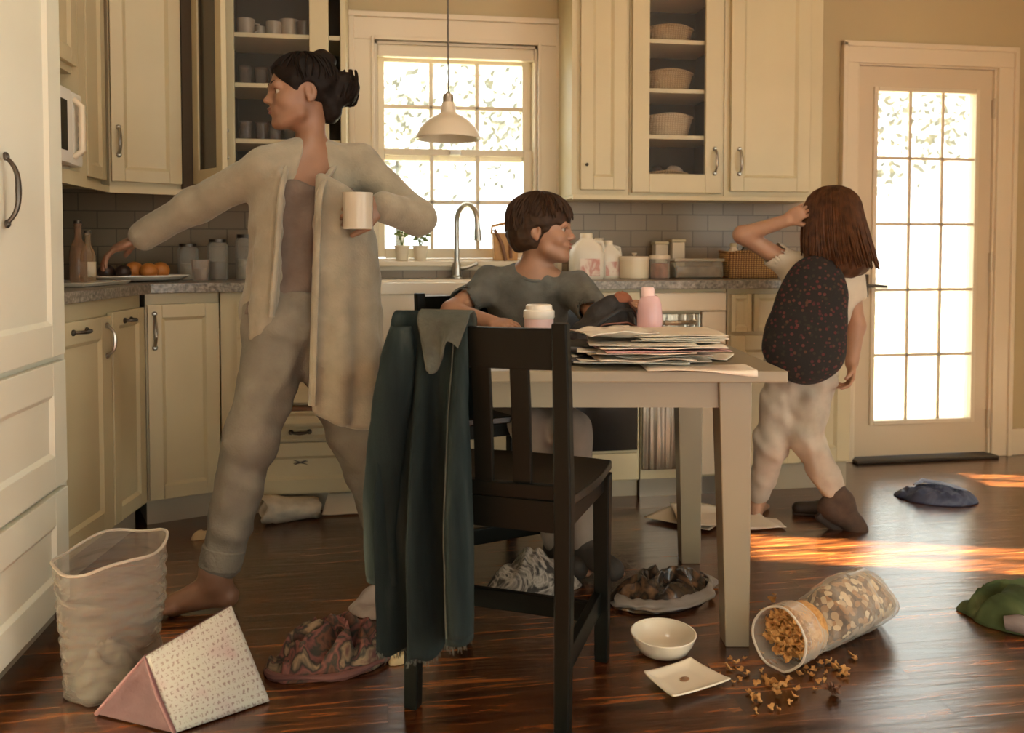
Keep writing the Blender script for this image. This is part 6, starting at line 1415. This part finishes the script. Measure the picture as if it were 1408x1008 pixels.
for sg_, low in ((-1, [P(441, 262, 2.325), P(436, 330, 2.325), P(432, 450, 2.33), P(429, 558, 2.335)]), (1, [P(387, 262, 2.31), P(381, 340, 2.305), P(373, 436, 2.305)])):
    bm = bmesh.new(); pts = crv([nk-fw_*.058+V((0, 0, .020)), nk-fw_*.020+rgt*.052*sg_+V((0, 0, .016)), nk+fw_*.022+rgt*.070*sg_-V((0, 0, .024))]+low, 34); tube(bm, pts, .0135, 10, flat=.6); obj('lapel', bm, M['knit'], cd, world=True, smooth=True)
# mug in her hand
mp_ = P(492, 290, 2.285)
M['handmug'] = mat('hand_mug', (0.42, 0.38, 0.30), 0.3)
r = thing('mug', 'white mug held by the woman in front of her chest', 'mug', (mp_.x, mp_.y, mp_.z-.05), R(60)); bm = bmesh.new(); lathe(bm, [(0, 0.006), (.036, .006), (.038, .100), (.042, .100), (.040, 0), (0, 0)], 28); obj('cup', bm, M['handmug'], r, smooth=True)
bm = bmesh.new(); tube(bm, [(.038, 0, .082), (.064, 0, .074), (.066, 0, .038), (.037, 0, .022)], .0055, 8); obj('handle', bm, M['handmug'], r, smooth=True)

# ---- boy on the far chair, head turned to his left
skb = skin_mat('boy_skin', (0.33, 0.175, 0.105))
F = Field(0.0042)
bf = V((.16, -.98, 0)); bhf = V((.93, -.36, -.04))
nk, pel = P(733, 377, 2.86), P(706, 528, 2.97)
SR, SL_ = P(672, 390, 2.90), P(790, 397, 2.83)
hc = P(747, 316, 2.835); Mh = frame_of(bhf, (.05, .02, 1)); hs = 0.222
W = head(F, hc, Mh, hs); F.cap(nk-V((0, 0, .02)), hc+Mh @ V((0, -.10, -.30))*hs, .050, .044, k=.025)
Mt = torso(F, pel, nk, SL_, SR, .130, .085, .118, .128)
F.cap(nk, SR, .042, .040, k=.04).cap(nk, SL_, .042, .040, k=.04)
ER, WR_ = P(621, 428, 2.76), P(676, 443, 2.66)
EL, WL = P(823, 436, 2.68), P(846, 424, 2.58)
F.chain([SR, ER, WR_], [.040, .034, .023], k=.02); hand(F, WR_, P(712, 447, 2.60)-WR_, (.2, .3, -1), .80, .35, -1)
F.chain([SL_, EL, WL], [.040, .033, .023], k=.02); hand(F, WL, P(868, 418, 2.55)-WL, (.1, .2, -1), .80, .45, 1)
HR, HL = P(684, 548, 2.96), P(730, 550, 2.94); KR, KL = P(728, 588, 2.66), P(786, 592, 2.62)
AR, AL = P(768, 748, 2.70), P(802, 752, 2.62)
F.chain([HR, KR, AR], [.066, .048, .032], k=.03).chain([HL, KL, AL], [.066, .048, .032], k=.03)
AR.z = max(AR.z, .062); AL.z = max(AL.z, .062)
foot(F, AR, (.25, -.95, 0), .82); foot(F, AL, (.5, -.85, 0), .82)
by = make_person('boy in grey t-shirt sitting at the table, looking toward the door', F, skb, (pel.x, pel.y, 0))
face_parts(by, W, hs, Mh, M['iris'], mat('boy_lips', (0.28, 0.105, 0.08), 0.45), M['boy_hair'])
F = Field(0.004)
E = lambda p, r, k=.03, sub=False: F.ell(hc+Mh @ V(p)*hs, [v*hs for v in r], Mh, k=k*hs, sub=sub)
E((0, -.075, .17), (.43, .50, .40)); E((0, -.20, -.06), (.38, .38, .36), .08)
E((0, .62, -.33), (.46, .46, .50), .03, True)
for sx in (-1, 1): E((.41*sx, -.02, -.11), (.11, .10, .15), .02, True); E((.37*sx, .34, -.12), (.20, .23, .26), .04, True)
F.cut(hc+Mh @ V((0, -.3, -.36))*hs, Mh @ V((0, .25, -1))); F.wrinkle(.0016, 160, 4)
hb_ = cloth_part('hair', F, M['boy_hair'], by, label='straight dark brown hair cut in a bowl shape')
def bcut(th):
    c_ = math.cos(th); s_ = abs(math.sin(th)); 
    if c_ > .45: return 1.46+.12*math.sin(7*th)          # fringe
    if s_ > .80 and c_ > -.35: return 1.52               # over the ears
    return 2.0
bm = bmesh.new(); hair_locks(bm, W, hs, (0, -.075, .17), (.435, .505, .405), 120, 3, bcut, .017); hair_locks(bm, W, hs, (0, -.075, .17), (.445, .515, .415), 70, 8, bcut, .013); obj('hair_strands', bm, M['boy_hair'], hb_, world=True, smooth=True)
# t-shirt
F = Field(0.005); torso(F, pel, nk, SL_, SR, .134, .090, .122, .130, .010); u_ = (nk-pel).normalized(); fw_ = Mt @ V((0, 1, 0))
if fw_.dot(bf) < 0: fw_ = -fw_
F.cap(nk-u_*.012, SR, .046, .052, k=.04).cap(nk-u_*.012, SL_, .046, .052, k=.04).chain([SR, SR.lerp(ER, .62)], [.054, .056], k=.03).chain([SL_, SL_.lerp(EL, .70)], [.054, .056], k=.03)
F.wrinkle(.0060, 36, 12); F.cut(SR.lerp(ER, .60), ER-SR) if False else None
F.cap(SR.lerp(ER, .60), ER, .046, .046, k=.004, sub=True).cap(SL_.lerp(EL, .68), EL, .046, .046, k=.004, sub=True)
F.ell(nk+u_*.038+fw_*.016, (.059, .059, .050), None, k=.006, sub=True); F.cut(pel-u_*.03, -u_)
M['tee'] = mat('heather_grey_jersey', (0.105, 0.105, 0.092), 0.92, var=0.22, vscale=22, bump=0.3, bscale=150)
ts = cloth_part('t_shirt', F, M['tee'], by)
bm = bmesh.new(); n_ = 28; Mn = frame_of(fw_, u_)
tube(bm, [nk+u_*(.010-.016*math.sin(2*math.pi*k/n_))+fw_*.012+(Mn @ V((math.cos(2*math.pi*k/n_), math.sin(2*math.pi*k/n_), 0)))*.057 for k in range(n_+1)], .0055, 8, cap=False); obj('neckband', bm, M['tee'], ts, world=True, smooth=True)
F = Field(0.006); F.ell(pel, (.140, .100, .085), Mt, k=.03).chain([HR, KR, AR.lerp(KR, .03)], [.078, .060, .044], k=.03).chain([HL, KL, AL.lerp(KL, .03)], [.078, .060, .044], k=.03).wrinkle(.003, 46, 2)
cloth_part('trousers', F, mat('mushroom_trousers', (0.20, 0.165, 0.13), 0.9, var=0.15, vscale=12), by)

for A__, d__ in ((AR, V((.25, -.95, 0))), (AL, V((.5, -.85, 0)))):
    F = Field(0.005); d__ = d__.normalized(); F.cap(A__+V((0, 0, .02)), A__-d__*.028-V((0, 0, .026)), .038, .036, k=.02).cap(A__, A__+d__*.13-V((0, 0, .034)), .038, .030, k=.02).cap(A__-d__*.028-V((0, 0, .026)), A__+d__*.13-V((0, 0, .034)), .034, .030, k=.02).cut((0, 0, 0.001), (0, 0, -1))
    cloth_part('shoe', F, mat('dark_canvas_shoe', (0.03, 0.025, 0.02), 0.8) if 'dark_canvas_shoe' not in bpy.data.materials else bpy.data.materials['dark_canvas_shoe'], by)

# ---- girl with backpack seen from behind
skg = skin_mat('girl_skin', (0.38, 0.215, 0.135))
F = Field(0.0045)
gf = V((.42, .90, 0)); ghf = V((.30, .94, -.05))
nk, pel = P(1134, 358, 3.14), P(1098, 512, 3.14)
SLg, SRg = P(1090, 366, 3.18), P(1166, 377, 3.12)
hc = P(1143, 303, 3.125); Mh = frame_of(ghf, (-.02, 0, 1)); hs = 0.225
W = head(F, hc, Mh, hs); F.cap(nk, hc+Mh @ V((0, -.1, -.3))*hs, .048, .044, k=.025)
Mt = torso(F, pel, nk, SLg, SRg, .125, .085, .115, .128)
F.cap(nk, SLg, .04, .038, k=.04).cap(nk, SRg, .04, .038, k=.04)
E1, W1 = P(1021, 323, 3.17), P(1082, 303, 3.10); E2, W2 = P(1177, 448, 3.14), P(1171, 500, 3.10)
F.chain([SLg, E1, W1], [.038, .033, .024], k=.02); hand(F, W1, P(1108, 288, 3.06)-W1, (.2, .9, -.1), .78, .9, -1)
F.chain([SRg, E2, W2], [.038, .033, .024], k=.02); hand(F, W2, P(1170, 530, 3.08)-W2, (-.9, .2, 0), .78, .6, -1)
H1, H2 = P(1078, 528, 3.15), P(1116, 530, 3.12); K1, A1_ = P(1061, 612, 3.13), P(1040, 690, 3.20); K2, A2_ = P(1110, 605, 3.08), P(1157, 692, 3.06)
F.chain([H1, K1, A1_], [.066, .046, .030], k=.03).chain([H2, K2, A2_], [.066, .046, .030], k=.03)
A1_.z = max(.06, A1_.z)
foot(F, A1_, (.55, .8, 0), .80); foot(F, A2_, (.75, -.1, -.55), .80, up=(.5, 0, .85))
gl = make_person('girl with chestnut hair and dark floral backpack walking to the door, seen from behind', F, skg, (A1_.x, A1_.y, 0))
face_parts(gl, W, hs, Mh, M['iris'], mat('girl_lips', (0.42, 0.16, 0.12), 0.45), M['girl_hair'])
F = Field(0.006)
E = lambda p, r, k=.03, sub=False: F.ell(hc+Mh @ V(p)*hs, [v*hs for v in r], Mh, k=k*hs, sub=sub)
E((0, -.09, .16), (.44, .50, .40)); E((0, -.20, -.25), (.46, .40, .45), .10); E((.06, -.22, -.55), (.50, .34, .42), .12); E((.30, -.16, -.72), (.28, .26, .25), .10)
E((0, .60, -.25), (.36, .52, .75), .04, True); F.wrinkle(.004, 60, 3)
hg = cloth_part('hair', F, M['girl_hair'], gl, label='loose shoulder length chestnut hair')
bm = bmesh.new(); rr_ = random.Random(4)
for k in range(170):
    th = math.pi*(0.62+0.76*2*rr_.random()*.5)+(-.15 if k % 2 else .15) if k % 3 else rr_.uniform(1.6, 4.7)
    L_ = rr_.uniform(.75, 1.0); pts = []; sw = rr_.uniform(-.06, .10)
    for j in range(11):
        t_ = j/10*L_
        if t_ < .38: ph = t_/.38*1.55+.05; x, y, z = .445*math.sin(ph)*math.sin(th), -.09+.51*math.sin(ph)*math.cos(th), .16+.41*math.cos(ph)
        else:
            q = (t_-.38)/.62; x0, y0 = .445*math.sin(th), -.09+.51*math.cos(th); fl_ = 1+.10*math.sin(q*3)+.22*q*q; x, y, z = x0*fl_+.10*q*q+sw*q, y0*(1+.02*q)+.03*math.sin(8*q+k)*q, .16-1.02*q
        pts.append(W(x, y, z))
    tube(bm, pts, [.022*hs*(.4+.9*math.sin(math.pi*(j+.7)/11.4)) for j in range(11)], 6, flat=.6)
obj('hair_strands', bm, M['girl_hair'], hg, world=True, smooth=True)
# cream top
F = Field(0.005); torso(F, pel, nk, SLg, SRg, .128, .088, .118, .130, .010); u_ = (nk-pel).normalized()
F.cap(nk-u_*.015, SLg, .044, .050, k=.04).cap(nk-u_*.015, SRg, .044, .050, k=.04).chain([SLg, SLg.lerp(E1, .34)], [.052, .052], k=.03).chain([SRg, SRg.lerp(E2, .40)], [.052, .055], k=.03).wrinkle(.004, 38, 5)
F.cap(SLg.lerp(E1, .33), E1, .044, .044, k=.004, sub=True).cap(SRg.lerp(E2, .39), E2, .046, .046, k=.004, sub=True); F.ell(nk+u_*.035, (.062, .062, .055), None, k=.006, sub=True); F.cut(pel+u_*.02, -u_)
cloth_part('t_shirt', F, mat('cream_jersey', (0.60, 0.54, 0.43), 0.92, var=0.1, vscale=14), gl)
F = Field(0.0055); F.ell(pel, (.138, .098, .09), Mt, k=.03).chain([H1, K1, A1_.lerp(K1, .15)], [.078, .058, .044], k=.03).chain([H2, K2, A2_.lerp(K2, .26)], [.078, .058, .047], k=.03).wrinkle(.0058, 52, 7)
cloth_part('leggings', F, mat('pale_grey_leggings', (0.44, 0.40, 0.33), 0.9, var=0.18, vscale=12), gl)
# boot on her rear foot
F = Field(0.005); d_ = V((.75, -.1, -.55)).normalized(); uu = V((.5, 0, .85)); uu = (uu-d_*uu.dot(d_)).normalized(); hl = A2_-uu*.040-d_*.028; tl = A2_-uu*.045+d_*.105
F.cap(A2_+(K2-A2_).normalized()*.045, A2_, .041, .042, k=.02).cap(A2_, hl, .042, .040, k=.02).cap(A2_, tl, .042, .034, k=.02).cap(hl, tl, .036, .036, k=.02).wrinkle(.002, 70, 3)
bt = cloth_part('boot', F, mat('dark_brown_suede', (0.055, 0.034, 0.022), 0.85, var=0.3, vscale=30), gl)
bm = bmesh.new(); tube(bm, [hl-uu*.034-d_*.02, (hl+tl)/2-uu*.036, tl-uu*.026+d_*.02], [.030, .027, .030], 12, flat=.35); obj('sole', bm, mat('rubber_sole', (0.03, 0.022, 0.017), 0.8), bt, world=True, smooth=True)
# dark shoe-shaped form lying behind her
sp_ = PF(1124, 708); sh = thing('shoe', 'dark flat shoe lying on the floor behind the girl boot', 'shoe', (sp_.x, sp_.y, 0), R(160))
F = Field(0.004); F.cap((-.07, 0, .030), (.07, 0, .022), .030, .026, k=.01).cap((-.07, 0, .045), (-.03, 0, .045), .026, .026, k=.02).ell((-.045, 0, .075), (.045, .02, .03), None, k=.01, sub=True).cut((0, 0, .002), (0, 0, -1)); obj('upper', F.mesh('upper'), mat('dark_leather', (0.03, 0.02, 0.015), 0.5), sh)
obj('sole', B(((-.095, -.026, 0.0), (.092, .026, .008)), bev=.004), bpy.data.materials['rubber_sole'], sh)
# her backpack
def floral_bag():
    return patch_mat('dark_floral_canvas', [(0.085, 0.014, 0.014), (0.10, 0.028, 0.022), (0.025, 0.022, 0.012), (0.08, 0.034, 0.017), (0.018, 0.018, 0.012), (0.07, 0.014, 0.017)], 62, 0.9, base=(0.012, 0.0095, 0.009), thr=0.36, voro=True)
M['fbag'] = floral_bag()
c0 = P(1108, 455, 3.02); top, botm = P(1126, 366, 3.035), P(1096, 520, 3.01); ub = (top-botm).normalized(); bb = -gf.normalized(); rb_ = ub.cross(-bb).normalized(); bb = rb_.cross(ub).normalized(); Mb = Matrix((rb_, bb, ub)).transposed()
bp2 = thing('backpack', 'dark backpack with small red flowers worn on the girl back', 'bag', c0, 0)
F = Field(0.005)
F.ell(botm.lerp(top, .30), (.148, .080, .150), Mb, k=.03).ell(botm.lerp(top, .62), (.128, .072, .150), Mb, k=.05).ell(botm.lerp(top, .88), (.095, .060, .090), Mb, k=.05).wrinkle(.004, 32, 5)
obj('body', F.mesh('body'), M['fbag'], bp2, world=True)
F = Field(0.005); F.ell(botm.lerp(top, .22)+bb*.062, (.098, .032, .085), Mb, k=.02).wrinkle(.003, 40, 8); obj('pocket', F.mesh('pocket'), M['fbag'], bp2, world=True)
for S_ in (SLg, SRg):
    bm = bmesh.new(); q_ = S_.lerp(nk, .35); tube(bm, [botm.lerp(top, .95)+rb_*(.05 if S_ is SRg else -.05), q_+V((0, 0, .055))-gf*.05, q_+V((0, 0, .06)), q_+gf*.075+V((0, 0, .0)), q_+gf*.10-u_*.10, q_+gf*.085-u_*.22+rb_*(.04 if S_ is SRg else -.04), botm.lerp(top, .25)+rb_*(.13 if S_ is SRg else -.13)], [.016]*7, 10, flat=.35); obj('strap', bm, M['fbag'], bp2, world=True, smooth=True)
bm = bmesh.new(); tp = botm.lerp(top, 1.02); tube(bm, [tp-rb_*.03, tp-rb_*.02+ub*.035+bb*.01, tp+rb_*.02+ub*.035+bb*.01, tp+rb_*.03], .007, 8); obj('handle', bm, M['blk'], bp2, world=True, smooth=True)
bm = bmesh.new(); tube(bm, [botm.lerp(top, .50)+rb_*(.125*math.sin(a))+ub*(.10*math.cos(a))+bb*(.068-.02*abs(math.sin(a))) for a in [R(-100+20*k) for k in range(11)]], .004, 6); obj('zip', bm, M['blk'], bp2, world=True, smooth=True)
# ------------------------------------------------------------------ outdoors, seen through the panes
struct('ground', B(((-9, YB+t+0.0, -0.35), (14, 22, -0.25))), mat('dry_pale_lawn', (0.30, 0.28, 0.20), 0.95, var=0.1, vscale=1.0))
M['pale_leaf'] = mat('pale_autumn_leaves', (0.13, 0.13, 0.105), 0.9, var=0.12, vscale=1.5); M['bark'] = mat('pale_bark', (0.06, 0.055, 0.045), 0.9)  # leaf colour greyed and lifted to stand in for outdoor glare
random.seed(9)
for i, (x, y, h, s, lb_) in enumerate(((0.2, 12.0, 3.2, 1.4, 'pale leafy tree outside the kitchen window, at left'), (2.4, 13.5, 3.4, 1.5, 'pale leafy tree outside the kitchen window, at right'), (7.4, 12.0, 3.4, 1.4, 'pale leafy tree outside the glazed door, left'), (10.9, 12.6, 3.6, 1.5, 'pale leafy tree outside the glazed door, right'))):
    r = thing('garden_tree', lb_, 'tree', (x, y, -0.25)); bm = bmesh.new(); tube(bm, [(0, 0, 0), (0.05, 0, 1.2), (0, 0.05, 2.6)], [0.14, 0.11, 0.06], 10); obj('trunk', bm, M['bark'], r, smooth=True)
    bm = bmesh.new()
    for k in range(900):
        d = Vector((random.gauss(0, 1), random.gauss(0, 1), random.gauss(0, .8))); d = d.normalized()*s*random.random()**.4; c = Vector((0, 0, h))+d; n = Vector((random.gauss(0, 1), random.gauss(0, 1), random.gauss(0, 1))).normalized(); a = n.orthogonal().normalized(); b = n.cross(a); q = 0.085
        bm.faces.new([bm.verts.new(c+a*q), bm.verts.new(c+b*q*.5), bm.verts.new(c-a*q), bm.verts.new(c-b*q*.5)])
    obj('crown', bm, M['pale_leaf'], r, kind='stuff')
bm = bmesh.new(); crumple(bm, (0, 0, 0), 9.0, 0.7, 0, 1.1, 91, freq=0.25, nr=20, nt=160); o = obj('hedge', bm, M['pale_leaf'], smooth=True); o.location = (5.0, 16.0, -0.25); tag(o, 'long pale hedge far out in the garden', 'hedge'); 

# ------------------------------------------------------------------ light
w = bpy.data.worlds.new('World'); SC.world = w; w.use_nodes = True; nt = w.node_tree; bg = nt.nodes['Background']
L = nt.links.new
tc = nt.nodes.new('ShaderNodeTexCoord'); sp = nt.nodes.new('ShaderNodeSeparateXYZ'); L(tc.outputs['Generated'], sp.inputs[0])
cr = nt.nodes.new('ShaderNodeValToRGB'); cr.color_ramp.elements[0].position = 0.0; cr.color_ramp.elements[1].position = 0.6
cr.color_ramp.elements[0].color = (0.89, 0.96, 0.90, 1); cr.color_ramp.elements[1].color = (0.89, 0.96, 0.91, 1)
L(sp.outputs['Z'], cr.inputs['Fac']); L(cr.outputs['Color'], bg.inputs['Color']); bg.inputs['Strength'].default_value = 1.5
sun = bpy.data.lights.new('sun', 'SUN'); sun.energy = 46.0; sun.color = (1.0, 0.92, 0.74); sun.angle = R(1.2)
so = bpy.data.objects.new('sun', sun); COL.objects.link(so)
sd = Vector((-0.92, 0.29, -0.45)); so.rotation_euler = sd.to_track_quat('-Z', 'Y').to_euler()

# fill light added out of view above the frame to brighten the left cabinets
r = thing('ceiling_light', 'round flush ceiling light above the left half of the kitchen', 'light', (0.05, 1.70, ZC)); bm = bmesh.new(); lathe(bm, [(0.0, -0.004), (0.17, -0.004), (0.18, -0.020), (0.165, -0.030), (0.150, -0.022)], 40); obj('trim_ring', bm, M['white'], r, smooth=True)
ld = bpy.data.lights.new('ceiling_lamp', 'AREA'); ld.shape = 'DISK'; ld.size = 0.28; ld.energy = 3.0; ld.color = (1.0, 0.90, 0.70); lo_ = bpy.data.objects.new('lamp', ld); COL.objects.link(lo_); lo_.parent = r; lo_.location = (0, 0, -0.034)

# ------------------------------------------------------------------ camera
cam = bpy.data.cameras.new('camera'); co = bpy.data.objects.new('camera', cam); COL.objects.link(co)
co.location = (0, 0, CAM_H); co.rotation_euler = (R(90)-PIT, 0, -YAW)
cam.sensor_fit = 'HORIZONTAL'; cam.sensor_width = 36.0; cam.lens = 36.0*FPX/1408.0
cam.shift_y = -(504.0-CYP)/1408.0; cam.clip_start = 0.05
SC.camera = co
cam.dof.use_dof = True; cam.dof.focus_distance = 2.3; cam.dof.aperture_fstop = 3.2
vs = SC.view_settings; vs.view_transform = 'Standard'; vs.look = 'None'; vs.exposure = 1.68; vs.gamma = 1.0; vs.use_curve_mapping = False
cy = SC.cycles
cy.max_bounces = 8; cy.diffuse_bounces = 4; cy.glossy_bounces = 4; cy.transparent_max_bounces = 16; cy.sample_clamp_indirect = 4.0; cy.use_denoising = True; cy.caustics_reflective = False; cy.caustics_refractive = False
